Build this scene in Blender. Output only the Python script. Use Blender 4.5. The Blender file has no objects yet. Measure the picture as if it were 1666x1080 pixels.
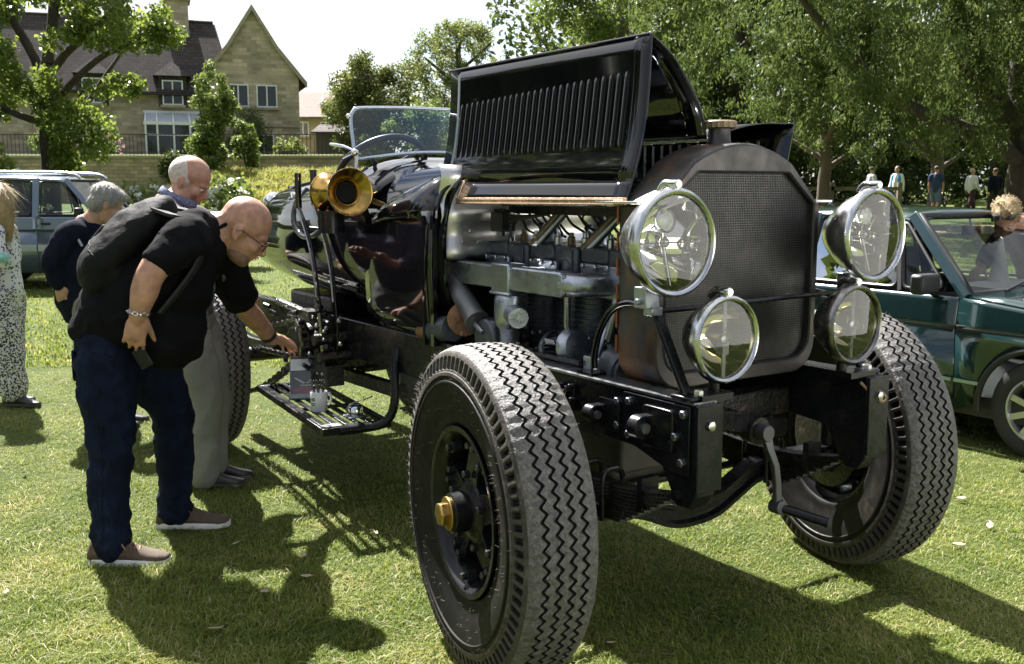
import bpy, bmesh, math, random
import numpy as np
from mathutils import Vector, Matrix
R = math.radians
PI = math.pi
random.seed(7)
RNG = np.random.default_rng(11)
SC = bpy.context.scene
COL = SC.collection
# ---------------------------------------------------------------- camera
cam = bpy.data.cameras.new('camera')
cam_o = bpy.data.objects.new('camera', cam)
COL.objects.link(cam_o)
cam.sensor_width = 36.0
cam.lens = 36.0 * 1634.6 / 1666.0
cam.clip_start = 0.05
cam.clip_end = 3000
cam_o.location = (0, 0, 1.52)
cam_o.rotation_euler = (R(90 - 8.0962), 0, 0)
cam.dof.use_dof = True
cam.dof.focus_distance = 3.6
cam.dof.aperture_fstop = 11.0
SC.camera = cam_o
# ---------------------------------------------------------------- sky and sun
SUN_DIR = Vector((-0.50, 0.866, 0)).normalized()        # horizontal direction towards the sun
SUN_EL = R(50)
world = bpy.data.worlds.new('World')
SC.world = world
world.use_nodes = True
nt = world.node_tree
for n in list(nt.nodes):
    nt.nodes.remove(n)
w_out = nt.nodes.new('ShaderNodeOutputWorld')
w_bg = nt.nodes.new('ShaderNodeBackground')
sky = nt.nodes.new('ShaderNodeTexSky')
sky.sky_type = 'NISHITA'
sky.sun_disc = False
sky.sun_elevation = SUN_EL
sky.sun_rotation = math.atan2(SUN_DIR.x, SUN_DIR.y)
sky.air_density = 1.0
sky.dust_density = 1.5
tc = nt.nodes.new('ShaderNodeTexCoord')
mp = nt.nodes.new('ShaderNodeMapping')
mp.inputs['Scale'].default_value = (1, 1, 2.2)
cl = nt.nodes.new('ShaderNodeTexNoise')
cl.inputs['Scale'].default_value = 2.6
cl.inputs['Detail'].default_value = 7
cl.inputs['Roughness'].default_value = 0.62
cr = nt.nodes.new('ShaderNodeValToRGB')
cr.color_ramp.elements[0].position = 0.40
cr.color_ramp.elements[1].position = 0.52
mx = nt.nodes.new('ShaderNodeMix')
mx.data_type = 'RGBA'
# clouds scatter forward: bright round the sun, duller opposite it
geo_d = nt.nodes.new('ShaderNodeVectorMath'); geo_d.operation = 'DOT_PRODUCT'
_sv = SUN_DIR * math.cos(SUN_EL) + Vector((0, 0, math.sin(SUN_EL)))
geo_d.inputs[1].default_value = tuple(_sv)
ph = nt.nodes.new('ShaderNodeMapRange'); ph.interpolation_type = 'SMOOTHSTEP'
ph.inputs['From Min'].default_value = -.25; ph.inputs['From Max'].default_value = .55
ph.inputs['To Min'].default_value = 0; ph.inputs['To Max'].default_value = 1
cc_ = nt.nodes.new('ShaderNodeMix'); cc_.data_type = 'RGBA'
cc_.inputs[6].default_value = (1.9, 2.0, 2.25, 1); cc_.inputs[7].default_value = (6.0, 6.1, 6.2, 1)
nt.links.new(tc.outputs['Generated'], geo_d.inputs[0]); nt.links.new(geo_d.outputs['Value'], ph.inputs['Value'])
nt.links.new(ph.outputs[0], cc_.inputs[0]); nt.links.new(cc_.outputs[2], mx.inputs[7])
nt.links.new(tc.outputs['Generated'], mp.inputs['Vector'])
nt.links.new(mp.outputs['Vector'], cl.inputs['Vector'])
nt.links.new(cl.outputs['Fac'], cr.inputs['Fac'])
nt.links.new(cr.outputs['Color'], mx.inputs[0])
nt.links.new(sky.outputs['Color'], mx.inputs[6])
nt.links.new(mx.outputs[2], w_bg.inputs['Color'])
w_bg.inputs['Strength'].default_value = 0.05
nt.links.new(w_bg.outputs['Background'], w_out.inputs['Surface'])
sun = bpy.data.lights.new('sun', 'SUN')
sun.energy = 5.0
sun.angle = R(0.5)
sun.color = (1.0, 0.965, 0.915)
sun_o = bpy.data.objects.new('sun', sun)
COL.objects.link(sun_o)
sv = SUN_DIR * math.cos(SUN_EL) + Vector((0, 0, math.sin(SUN_EL)))
sun_o.rotation_euler = (-sv).to_track_quat('-Z', 'Y').to_euler()
sun_o.location = sv * 50
SC.view_settings.view_transform = 'Standard'
SC.view_settings.look = 'None'
SC.view_settings.gamma = 1
SC.view_settings.use_curve_mapping = False
SC.view_settings.exposure = 2.0
SC.cycles.use_denoising = True
SC.cycles.max_bounces = 8
SC.cycles.transparent_max_bounces = 12
SC.cycles.caustics_reflective = False
SC.cycles.caustics_refractive = False
SC.cycles.sample_clamp_indirect = 6

# ---------------------------------------------------------------- helpers
def tag(o, label, cat, group=None):
    o['label'] = label
    o['category'] = cat
    if group:
        o['group'] = group
    return o

def kind(o, k):
    o['kind'] = k
    return o

def empty(name, loc=(0, 0, 0), rz=0.0, parent=None):
    o = bpy.data.objects.new(name, None)
    COL.objects.link(o)
    o.location = loc
    o.rotation_euler = (0, 0, rz)
    o.empty_display_size = 0.1
    o.parent = parent
    return o

def basis(d):
    d = Vector(d).normalized()
    a = Vector((0, 0, 1)) if abs(d.z) < 0.9 else Vector((1, 0, 0))
    u = a.cross(d).normalized()
    v = d.cross(u)
    return u, v, d

class MB:
    def __init__(self):
        self.v = []
        self.f = []
        self.m = []
        self.cur = 0
    def face(self, idx):
        self.f.append(tuple(idx)); self.m.append(self.cur)
    def add(self, vs, fs):
        b = len(self.v)
        self.v.extend([tuple(p) for p in vs])
        for q in fs:
            self.face([b + i for i in q])
        return self
    def hexa(self, p):
        return self.add(p, [(0, 3, 2, 1), (4, 5, 6, 7), (0, 1, 5, 4), (1, 2, 6, 5), (2, 3, 7, 6), (3, 0, 4, 7)])
    def mm(self, a, b):
        x0, x1 = sorted((a[0], b[0])); y0, y1 = sorted((a[1], b[1])); z0, z1 = sorted((a[2], b[2]))
        return self.hexa([(x0, y0, z0), (x1, y0, z0), (x1, y1, z0), (x0, y1, z0), (x0, y0, z1), (x1, y0, z1), (x1, y1, z1), (x0, y1, z1)])
    def box(self, c, s, rot=None):
        c = Vector(c)
        p = []
        for dz in (-.5, .5):
            for dx, dy in ((-.5, -.5), (.5, -.5), (.5, .5), (-.5, .5)):
                q = Vector((dx * s[0], dy * s[1], dz * s[2]))
                if rot is not None:
                    q = rot @ q
                p.append(c + q)
        return self.hexa(p)
    def bar(self, a, b, w, h, up=(0, 0, 1)):
        a, b = Vector(a), Vector(b)
        d = (b - a).normalized()
        u = Vector(up)
        if abs(u.normalized().dot(d)) > 0.98:
            u = Vector((1, 0, 0)) if abs(d.x) < .9 else Vector((0, 1, 0))
        s = d.cross(u).normalized() * (w / 2)
        t = s.cross(d).normalized() * (h / 2)
        return self.hexa([a - s - t, a + s - t, a + s + t, a - s + t, b - s - t, b + s - t, b + s + t, b - s + t])
    def rings(self, rs, caps=True, closed=False):
        n = len(rs[0]); b = len(self.v)
        for r in rs:
            self.v.extend([tuple(p) for p in r])
        k = len(rs)
        for i in range(k if closed else k - 1):
            i2 = (i + 1) % k
            for j in range(n):
                j2 = (j + 1) % n
                self.face((b + i * n + j, b + i * n + j2, b + i2 * n + j2, b + i2 * n + j))
        if caps and not closed:
            self.face([b + j for j in range(n)][::-1])
            self.face([b + (k - 1) * n + j for j in range(n)])
        return self
    def tube(self, pts, r, n=10, caps=True, closed=False):
        P = [Vector(p) for p in pts]
        k = len(P)
        rr = list(r) if hasattr(r, '__len__') else [r] * k
        rs = []
        u = None
        for i in range(k):
            if closed:
                d = P[(i + 1) % k] - P[i - 1]
            else:
                d = P[min(i + 1, k - 1)] - P[max(i - 1, 0)]
            d.normalize()
            if u is None:
                u, v, _ = basis(d)
            else:
                u = (u - d * u.dot(d)).normalized()
                v = d.cross(u)
            rs.append([P[i] + (u * math.cos(2 * PI * j / n) + v * math.sin(2 * PI * j / n)) * rr[i] for j in range(n)])
        return self.rings(rs, caps, closed)
    def lathe(self, prof, o, ax, n=32, caps=True):
        u, v, d = basis(ax)
        o = Vector(o)
        rs = [[o + d * a + (u * math.cos(2 * PI * j / n) + v * math.sin(2 * PI * j / n)) * max(r, 1e-4) for j in range(n)] for a, r in prof]
        return self.rings(rs, caps)
    def cyl(self, a, b, r, n=16):
        return self.tube([a, b], r, n)
    def ell(self, c, r, rot=None, nu=16, nv=10):
        c = Vector(c)
        rs = []
        for i in range(nv + 1):
            t = PI * i / nv
            row = []
            for j in range(nu):
                p = 2 * PI * j / nu
                q = Vector((r[0] * max(math.sin(t), 1e-3) * math.cos(p), r[1] * max(math.sin(t), 1e-3) * math.sin(p), -r[2] * math.cos(t)))
                if rot is not None:
                    q = rot @ q
                row.append(c + q)
            rs.append(row)
        return self.rings(rs)
    def prism(self, out, o, u, v, w):
        o, u, v, w = Vector(o), Vector(u), Vector(v), Vector(w)
        a = [o + u * p[0] + v * p[1] for p in out]
        return self.rings([a, [p + w for p in a]])
    def grid(self, rows):
        n = len(rows[0]); b = len(self.v)
        for r in rows:
            self.v.extend([tuple(p) for p in r])
        for i in range(len(rows) - 1):
            for j in range(n - 1):
                self.face((b + i * n + j, b + i * n + j + 1, b + (i + 1) * n + j + 1, b + (i + 1) * n + j))
        return self
    def bolt(self, p, ax, r=.012, h=.012):
        u, v, d = basis(ax)
        p = Vector(p)
        return self.rings([[p + (u * math.cos(2 * PI * j / 6) + v * math.sin(2 * PI * j / 6)) * q + d * a for j in range(6)] for a, q in ((-.002, r), (h * .8, r), (h, r * .75))])
    def build(self, name, mat, parent=None, smooth=35, bevel=0.0, seg=2, recalc=True, thick=0.0):
        me = bpy.data.meshes.new(name)
        me.from_pydata(self.v, [], self.f)
        ms = mat if isinstance(mat, (list, tuple)) else [mat]
        for m in ms:
            me.materials.append(m)
        if len(ms) > 1:
            me.polygons.foreach_set('material_index', self.m)
        me.validate()
        if recalc:
            bm = bmesh.new(); bm.from_mesh(me)
            bmesh.ops.recalc_face_normals(bm, faces=bm.faces[:])
            bm.to_mesh(me); bm.free()
        if smooth:
            me.polygons.foreach_set('use_smooth', [True] * len(me.polygons))
            me.set_sharp_from_angle(angle=R(smooth))
        o = bpy.data.objects.new(name, me)
        COL.objects.link(o)
        o.parent = parent
        if thick:
            md = o.modifiers.new('thickness', 'SOLIDIFY'); md.thickness = thick; md.offset = 0
        if bevel:
            md = o.modifiers.new('bevel', 'BEVEL')
            md.width = bevel; md.segments = seg; md.limit_method = 'ANGLE'; md.angle_limit = R(40); md.harden_normals = False
        return o

def pieces(mb, name, mat, parent=None, **kw):
    """each connected piece of the builder becomes an object of its own"""
    par = list(range(len(mb.v)))
    def find(a):
        while par[a] != a:
            par[a] = par[par[a]]; a = par[a]
        return a
    for f in mb.f:
        r0 = find(f[0])
        for i in f[1:]:
            par[find(i)] = r0
    groups = {}
    for f in mb.f:
        groups.setdefault(find(f[0]), []).append(f)
    out = []
    for g in groups.values():
        ids = sorted({i for f in g for i in f}); mp_ = {i: k for k, i in enumerate(ids)}
        m = MB(); m.add([mb.v[i] for i in ids], [tuple(mp_[i] for i in f) for f in g])
        out.append(m.build(name, mat, parent, **kw))
    return out

def surf(o, p):
    """nearest point and normal on a mesh object"""
    ok, loc, nor, _ = o.closest_point_on_mesh(Vector(p))
    return loc, nor

def seam(o, pts, r, mat, name='seam', lift=.0, n=6):
    P_ = []
    for p in smooth_path(pts, 6):
        l, nn = surf(o, p); P_.append(l + nn * lift)
    m = MB(); m.tube(P_, r, n); return m.build(name, mat, o, smooth=60)

def fold(o, fn):
    me = o.data; n = len(me.vertices)
    co = np.empty(n * 3, np.float32); me.vertices.foreach_get('co', co); co = co.reshape(-1, 3)
    no = np.empty(n * 3, np.float32); me.vertices.foreach_get('normal', no); no = no.reshape(-1, 3)
    co = co + no * fn(co.astype(float), no)[:, None]
    me.vertices.foreach_set('co', co.astype(np.float32).ravel()); me.update()

def crease(t, sharp=.5):
    """rounded ridges with narrow valleys"""
    s = np.sin(t); return np.sign(s) * np.abs(s) ** sharp * .5 + .5

def strands(o, n, L, mat, down=(0, 0, -1), lift=.004, w=.0016, name='hair_strands'):
    me = o.data
    P_ = me.polygons; idx = RNG.integers(0, len(P_), n)
    V = []; F = []
    dn = Vector(down)
    for i in idx:
        p = P_[int(i)]; c = p.center.copy(); nn = p.normal.copy()
        d = dn + Vector(RNG.normal(size=3)) * .25; d = d - nn * d.dot(nn)
        if d.length < .05: continue
        d.normalize(); s = nn.cross(d) * w
        l = L * (.5 + random.random()); b = len(V)
        a0 = c + nn * lift * .3; a1 = c + d * l * .5 + nn * lift * (1 + random.random()); a2 = c + d * l + nn * lift * random.random() * .6
        V += [a0 - s, a0 + s, a1 - s * .8, a1 + s * .8, a2]
        F += [(b, b + 1, b + 3, b + 2), (b + 2, b + 3, b + 4)]
    m = MB(); m.add(V, F); h = m.build(name, mat, o, smooth=0, recalc=False); h['kind'] = 'stuff'; return h

def np_mesh(name, V, Fq, mat, parent=None, smooth=False, midx=None):
    """V (n,3) array, Fq (m,3|4) array"""
    me = bpy.data.meshes.new(name)
    k = Fq.shape[1]
    me.vertices.add(len(V)); me.vertices.foreach_set('co', np.ascontiguousarray(V, dtype=np.float32).ravel())
    me.loops.add(Fq.size); me.loops.foreach_set('vertex_index', np.ascontiguousarray(Fq, dtype=np.int32).ravel())
    me.polygons.add(len(Fq))
    me.polygons.foreach_set('loop_start', np.arange(0, Fq.size, k, dtype=np.int32))
    me.polygons.foreach_set('loop_total', np.full(len(Fq), k, dtype=np.int32))
    for m in (mat if isinstance(mat, (list, tuple)) else [mat]):
        me.materials.append(m)
    if midx is not None:
        me.polygons.foreach_set('material_index', np.ascontiguousarray(midx, dtype=np.int32))
    me.update(calc_edges=True)
    if smooth:
        me.polygons.foreach_set('use_smooth', np.ones(len(Fq), dtype=bool))
    o = bpy.data.objects.new(name, me)
    COL.objects.link(o)
    o.parent = parent
    return o

def copy_tree(o, parent=None):
    c = o.copy(); COL.objects.link(c); c.parent = parent
    for ch in [x for x in o.children]:
        copy_tree(ch, c)
    return c

def remeshed(mb, name, mat, voxel, smooth_it=6, factor=.5, parent=None, wrinkle=None):
    """merge overlapping closed pieces into one continuous skin"""
    o = mb.build(name, mat, None, smooth=0)
    md = o.modifiers.new('r', 'REMESH'); md.mode = 'VOXEL'; md.voxel_size = voxel; md.adaptivity = 0
    if smooth_it:
        sm = o.modifiers.new('s', 'SMOOTH'); sm.iterations = smooth_it; sm.factor = factor
    if wrinkle:
        for k, (size, st) in enumerate(wrinkle):
            tx = bpy.data.textures.new(name + '_folds', 'CLOUDS'); tx.noise_scale = size; tx.noise_depth = 1
            dm = o.modifiers.new('d', 'DISPLACE'); dm.texture = tx; dm.strength = st; dm.mid_level = .5; dm.texture_coords = 'LOCAL'
    dg = bpy.context.evaluated_depsgraph_get()
    me = bpy.data.meshes.new_from_object(o.evaluated_get(dg))
    old = o.data
    o.modifiers.clear()
    o.data = me
    me.name = name
    bpy.data.meshes.remove(old)
    me.polygons.foreach_set('use_smooth', [True] * len(me.polygons))
    o.parent = parent
    return o

# ---------------------------------------------------------------- materials
MATS = {}
def pm(name, base, rough=.5, metal=0.0, var=.15, vs=6.0, bump=0.0, bs=40.0, spec=.5, coat=0.0, dirt=None, rvar=0.0, stretch=None, sub=0.0, ior=1.5):
    if name in MATS:
        return MATS[name]
    m = bpy.data.materials.new(name)
    m.use_nodes = True
    t = m.node_tree
    b = t.nodes['Principled BSDF']
    b.inputs['Metallic'].default_value = metal
    b.inputs['Roughness'].default_value = rough
    b.inputs['Specular IOR Level'].default_value = spec
    b.inputs['IOR'].default_value = ior
    b.inputs['Coat Weight'].default_value = coat
    b.inputs['Coat Roughness'].default_value = .03
    if sub:
        b.inputs['Subsurface Weight'].default_value = sub
        b.inputs['Subsurface Radius'].default_value = (.012, .005, .003)
        b.inputs['Subsurface Scale'].default_value = 1.0
    tcn = t.nodes.new('ShaderNodeTexCoord')
    vec = tcn.outputs['Object']
    if stretch:
        mpn = t.nodes.new('ShaderNodeMapping'); mpn.inputs['Scale'].default_value = stretch
        t.links.new(vec, mpn.inputs['Vector']); vec = mpn.outputs['Vector']
    def noise(scale, detail=6, rgh=.6):
        n = t.nodes.new('ShaderNodeTexNoise')
        n.inputs['Scale'].default_value = scale; n.inputs['Detail'].default_value = detail; n.inputs['Roughness'].default_value = rgh
        t.links.new(vec, n.inputs['Vector'])
        return n.outputs['Fac']
    def ramp(src, a, bb, ca=(0, 0, 0, 1), cb=(1, 1, 1, 1)):
        r = t.nodes.new('ShaderNodeValToRGB')
        r.color_ramp.elements[0].position = a; r.color_ramp.elements[1].position = bb
        r.color_ramp.elements[0].color = ca; r.color_ramp.elements[1].color = cb
        t.links.new(src, r.inputs['Fac'])
        return r.outputs['Color']
    lo = tuple(max(0, c * (1 - var)) for c in base) + (1,)
    hi = tuple(min(1, c * (1 + var)) for c in base) + (1,)
    col = ramp(noise(vs), .3, .7, lo, hi)
    if dirt:
        dc, da, ds = dirt
        mask = ramp(noise(ds, 8, .7), .62 - .35 * da, .80 - .30 * da)
        mi = t.nodes.new('ShaderNodeMix'); mi.data_type = 'RGBA'
        t.links.new(mask, mi.inputs[0]); t.links.new(col, mi.inputs[6]); mi.inputs[7].default_value = tuple(dc) + (1,)
        col = mi.outputs[2]
    t.links.new(col, b.inputs['Base Color'])
    if rvar:
        mr = t.nodes.new('ShaderNodeMapRange')
        mr.inputs['To Min'].default_value = max(0.02, rough - rvar); mr.inputs['To Max'].default_value = min(1, rough + rvar)
        mr.inputs['From Min'].default_value = .3; mr.inputs['From Max'].default_value = .7
        t.links.new(noise(vs * 2.3), mr.inputs['Value']); t.links.new(mr.outputs[0], b.inputs['Roughness'])
    if bump:
        bp = t.nodes.new('ShaderNodeBump'); bp.inputs['Strength'].default_value = min(1, bump); bp.inputs['Distance'].default_value = .01 * max(1, bump)
        t.links.new(noise(bs, 5), bp.inputs['Height']); t.links.new(bp.outputs['Normal'], b.inputs['Normal'])
    MATS[name] = m
    return m

def glass(name, tint=(.9, .95, .93), refl=1.0, rough=0.0):
    """thin pane: clear transmission plus mirror by Fresnel"""
    if name in MATS:
        return MATS[name]
    m = bpy.data.materials.new(name); m.use_nodes = True
    t = m.node_tree
    for n in list(t.nodes):
        t.nodes.remove(n)
    o = t.nodes.new('ShaderNodeOutputMaterial')
    tr = t.nodes.new('ShaderNodeBsdfTransparent'); tr.inputs['Color'].default_value = tint + (1,)
    gl = t.nodes.new('ShaderNodeBsdfGlossy'); gl.inputs['Roughness'].default_value = rough
    gl.inputs['Color'].default_value = (refl, refl, refl, 1)
    fr = t.nodes.new('ShaderNodeFresnel'); fr.inputs['IOR'].default_value = 1.6
    ms = t.nodes.new('ShaderNodeMixShader')
    t.links.new(fr.outputs[0], ms.inputs[0]); t.links.new(tr.outputs[0], ms.inputs[1]); t.links.new(gl.outputs[0], ms.inputs[2])
    t.links.new(ms.outputs[0], o.inputs['Surface'])
    MATS[name] = m
    return m

def leafmat(name, a, b, trans=.35, rough=.45, patch=None, spec=.4, c=None):
    """leaf: colour varies leaf by leaf and bough by bough, light passes through"""
    if name in MATS:
        return MATS[name]
    m = bpy.data.materials.new(name); m.use_nodes = True
    t = m.node_tree
    p = t.nodes['Principled BSDF']
    p.inputs['Roughness'].default_value = rough
    p.inputs['Specular IOR Level'].default_value = spec
    g = t.nodes.new('ShaderNodeNewGeometry')
    n = t.nodes.new('ShaderNodeTexNoise'); n.inputs['Scale'].default_value = patch or .9; n.inputs['Detail'].default_value = 3
    tcn = t.nodes.new('ShaderNodeTexCoord'); t.links.new(tcn.outputs['Object'], n.inputs['Vector'])
    ad = t.nodes.new('ShaderNodeMath'); ad.operation = 'ADD'
    mu = t.nodes.new('ShaderNodeMath'); mu.operation = 'MULTIPLY'; mu.inputs[1].default_value = .5
    t.links.new(g.outputs['Random Per Island'], mu.inputs[0])
    t.links.new(mu.outputs[0], ad.inputs[0])
    mr = t.nodes.new('ShaderNodeMapRange'); mr.inputs['From Min'].default_value = .3; mr.inputs['From Max'].default_value = .7; mr.inputs['To Max'].default_value = .5
    t.links.new(n.outputs['Fac'], mr.inputs['Value']); t.links.new(mr.outputs[0], ad.inputs[1])
    r = t.nodes.new('ShaderNodeValToRGB')
    r.color_ramp.elements[0].color = tuple(a) + (1,); r.color_ramp.elements[1].color = tuple(c or b) + (1,)
    if c:
        e_ = r.color_ramp.elements.new(.6); e_.color = tuple(b) + (1,)
    t.links.new(ad.outputs[0], r.inputs['Fac'])
    t.links.new(r.outputs['Color'], p.inputs['Base Color'])
    tl = t.nodes.new('ShaderNodeBsdfTranslucent')
    hs = t.nodes.new('ShaderNodeHueSaturation'); hs.inputs['Value'].default_value = 1.6; hs.inputs['Hue'].default_value = .485
    t.links.new(r.outputs['Color'], hs.inputs['Color']); t.links.new(hs.outputs['Color'], tl.inputs['Color'])
    ms = t.nodes.new('ShaderNodeMixShader'); ms.inputs[0].default_value = trans
    t.links.new(p.outputs[0], ms.inputs[1]); t.links.new(tl.outputs[0], ms.inputs[2])
    o = t.nodes['Material Output']; t.links.new(ms.outputs[0], o.inputs['Surface'])
    MATS[name] = m
    return m

def smooth_path(pts, k=6):
    P = [Vector(p) for p in pts]
    out = []
    for i in range(len(P) - 1):
        p0 = P[max(i - 1, 0)]; p1 = P[i]; p2 = P[i + 1]; p3 = P[min(i + 2, len(P) - 1)]
        for j in range(k):
            t = j / k
            out.append(.5 * ((2 * p1) + (p2 - p0) * t + (2 * p0 - 5 * p1 + 4 * p2 - p3) * t * t + (3 * p1 - p0 - 3 * p2 + p3) * t ** 3))
    out.append(P[-1])
    return out

def lerp(a, b, t):
    return a + (b - a) * t

def interp(x, xs, ys):
    return float(np.interp(x, xs, ys))

def rounded(pts, rads, k=5):
    """2-D polygon with rounded corners"""
    out = []
    n = len(pts)
    for i in range(n):
        p = Vector(pts[i]).to_2d() if len(pts[i]) > 2 else Vector(pts[i])
        a = Vector(pts[i - 1]); b = Vector(pts[(i + 1) % n])
        r = rads[i] if hasattr(rads, '__len__') else rads
        if r <= 0:
            out.append(tuple(p)); continue
        da = (a - p); db = (b - p)
        la, lb = da.length, db.length
        da.normalize(); db.normalize()
        ang = da.angle(db)
        t = min(r / math.tan(ang / 2), la * .49, lb * .49)
        s = p + da * t; e = p + db * t
        for j in range(k + 1):
            q = j / k
            out.append(tuple(s * (1 - q) ** 2 + p * 2 * q * (1 - q) + e * q * q))
    return out
# ================================================================ ground
def sstep(a, b, x):
    t = np.clip((x - a) / (b - a), 0, 1)
    return t * t * (3 - 2 * t)

def gz(x, y):
    x = np.asarray(x, dtype=float); y = np.asarray(y, dtype=float)
    left = sstep(5, -2, x)
    zr = .62 * sstep(15, 36, y) + .8 * sstep(40, 90, y)
    far = sstep(-15, -11.5, x)
    zl = .35 * sstep(17, 30, y) + (.55 + 1.2 * far) * sstep(30, 42, y) + (.95 + 1.2 * (1 - far)) * sstep(44.2, 45.2, y) + .3 * sstep(46, 60, y)
    z = zr * (1 - left) + zl * left
    return z + .02 * np.sin(x * 1.3 + 2) * np.sin(y * 1.1) * sstep(5, 9, y)

def gzf(x, y):
    return float(gz(x, y))

def grass_ground():
    m = bpy.data.materials.new('mown_grass_ground'); m.use_nodes = True
    t = m.node_tree; b = t.nodes['Principled BSDF']
    b.inputs['Roughness'].default_value = .85
    b.inputs['Specular IOR Level'].default_value = .2
    tcn = t.nodes.new('ShaderNodeTexCoord')
    def noise(s, d=6, r=.65):
        n = t.nodes.new('ShaderNodeTexNoise'); n.inputs['Scale'].default_value = s; n.inputs['Detail'].default_value = d; n.inputs['Roughness'].default_value = r
        t.links.new(tcn.outputs['Object'], n.inputs['Vector']); return n.outputs['Fac']
    def ramp(src, stops):
        r = t.nodes.new('ShaderNodeValToRGB')
        while len(r.color_ramp.elements) < len(stops):
            r.color_ramp.elements.new(.5)
        for e, (p, c) in zip(r.color_ramp.elements, stops):
            e.position = p; e.color = c + (1,)
        t.links.new(src, r.inputs['Fac']); return r.outputs['Color']
    c1 = ramp(noise(.9, 8, .7), [(.3, (.085, .145, .020)), (.5, (.145, .20, .04)), (.7, (.235, .245, .08))])
    c2 = ramp(noise(26, 4, .7), [(.35, (.22, .22, .2)), (.66, (.9, .9, .9))])
    mi = t.nodes.new('ShaderNodeMix'); mi.data_type = 'RGBA'; mi.blend_type = 'MULTIPLY'; mi.inputs[0].default_value = .75
    t.links.new(c1, mi.inputs[6]); t.links.new(c2, mi.inputs[7])
    t.links.new(mi.outputs[2], b.inputs['Base Color'])
    bp = t.nodes.new('ShaderNodeBump'); bp.inputs['Strength'].default_value = 1; bp.inputs['Distance'].default_value = .05
    t.links.new(noise(34, 6, .8), bp.inputs['Height']); t.links.new(bp.outputs['Normal'], b.inputs['Normal'])
    return m

GM = grass_ground()
xs = np.unique(np.concatenate([np.arange(-40, 40.1, .5), np.linspace(-700, -40, 30), np.linspace(40, 700, 30)]))
ys = np.unique(np.concatenate([np.arange(-15, 65.1, .4), np.linspace(-300, -15, 20), np.linspace(65, 1300, 40)]))
GX, GY = np.meshgrid(xs, ys)
V = np.stack([GX.ravel(), GY.ravel(), gz(GX, GY).ravel()], 1)
nx = len(xs)
ii, jj = np.meshgrid(np.arange(len(ys) - 1), np.arange(nx - 1), indexing='ij')
a = (ii * nx + jj).ravel()
ground = np_mesh('ground', V, np.stack([a, a + 1, a + nx + 1, a + nx], 1), GM, smooth=True)
kind(ground, 'structure')
# pale footpath at the foot of the trees on the right
px_ = np.arange(3, 46, .8); rows = []
for k in range(7):
    yy = 25.5 + k * .5 + .9 * np.sin(px_ * .16)
    rows.append(np.stack([px_, yy, gz(px_, yy) + .012 + .02 * (1 - abs(k - 3) / 3)], 1))
V = np.concatenate(rows); n_ = len(px_)
ii, jj = np.meshgrid(np.arange(6), np.arange(n_ - 1), indexing='ij'); a = (ii * n_ + jj).ravel()
kind(np_mesh('path', V, np.stack([a, a + 1, a + n_ + 1, a + n_], 1), pm('path_gravel', (.34, .28, .2), .9, var=.25, vs=3, bump=.6, bs=60), smooth=True), 'structure')

# ---- grass blades
def blades(n, y0, y1, hh, ww, name, power, mat, side=.62, flat=.5, xfun=None):
    u = RNG.random(n)
    if power == 1:
        y = y0 * (y1 / y0) ** u
    else:
        e = 1 - power
        y = (y0 ** e + u * (y1 ** e - y0 ** e)) ** (1 / e)
    x = (RNG.random(n) * 2 - 1) * (side * y + .5)
    if xfun is not None:
        x, y = xfun(n)
    # clumps: shorter where the noise is low
    cl = .95 + .3 * np.sin(x * 7 + 3 * np.sin(y * 5)) * np.sin(y * 8 + 2 * np.sin(x * 6)) + .2 * np.sin(x * 2.1 + 1.7 * np.sin(y * 1.3)) * np.sin(y * 2.6 + x)
    h = (hh * (.45 + .9 * RNG.random(n))) * cl
    w = ww * (.6 + .8 * RNG.random(n))
    z = gz(x, y)
    az = RNG.random(n) * 2 * PI
    lean = flat * (.3 + 1.2 * RNG.random(n))
    dx, dy = np.cos(az), np.sin(az)
    sx, sy = -dy * w / 2, dx * w / 2
    base = np.stack([x, y, z - .004], 1)
    S = np.stack([sx, sy, 0 * sx], 1)
    mid = base + np.stack([dx * h * lean * .35, dy * h * lean * .35, h * .62], 1)
    tip = base + np.stack([dx * h * lean, dy * h * lean, h * np.clip(1.05 - .25 * lean, .3, 1.2)], 1)
    V = np.concatenate([base - S, base + S, mid + S * .75, mid - S * .75, tip])
    i = np.arange(n)
    F1 = np.stack([i, i + n, i + 2 * n, i + 3 * n], 1)
    F2 = np.stack([i + 3 * n, i + 2 * n, i + 4 * n], 1)
    me = bpy.data.meshes.new(name)
    loops = np.concatenate([F1.ravel(), F2.ravel()]).astype(np.int32)
    me.vertices.add(len(V)); me.vertices.foreach_set('co', V.astype(np.float32).ravel())
    me.loops.add(len(loops)); me.loops.foreach_set('vertex_index', loops)
    me.polygons.add(2 * n)
    me.polygons.foreach_set('loop_start', np.concatenate([np.arange(n) * 4, 4 * n + np.arange(n) * 3]).astype(np.int32))
    me.polygons.foreach_set('loop_total', np.concatenate([np.full(n, 4), np.full(n, 3)]).astype(np.int32))
    me.materials.append(mat)
    me.update(calc_edges=True)
    o = bpy.data.objects.new(name, me); COL.objects.link(o)
    kind(o, 'stuff')
    return o

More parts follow.
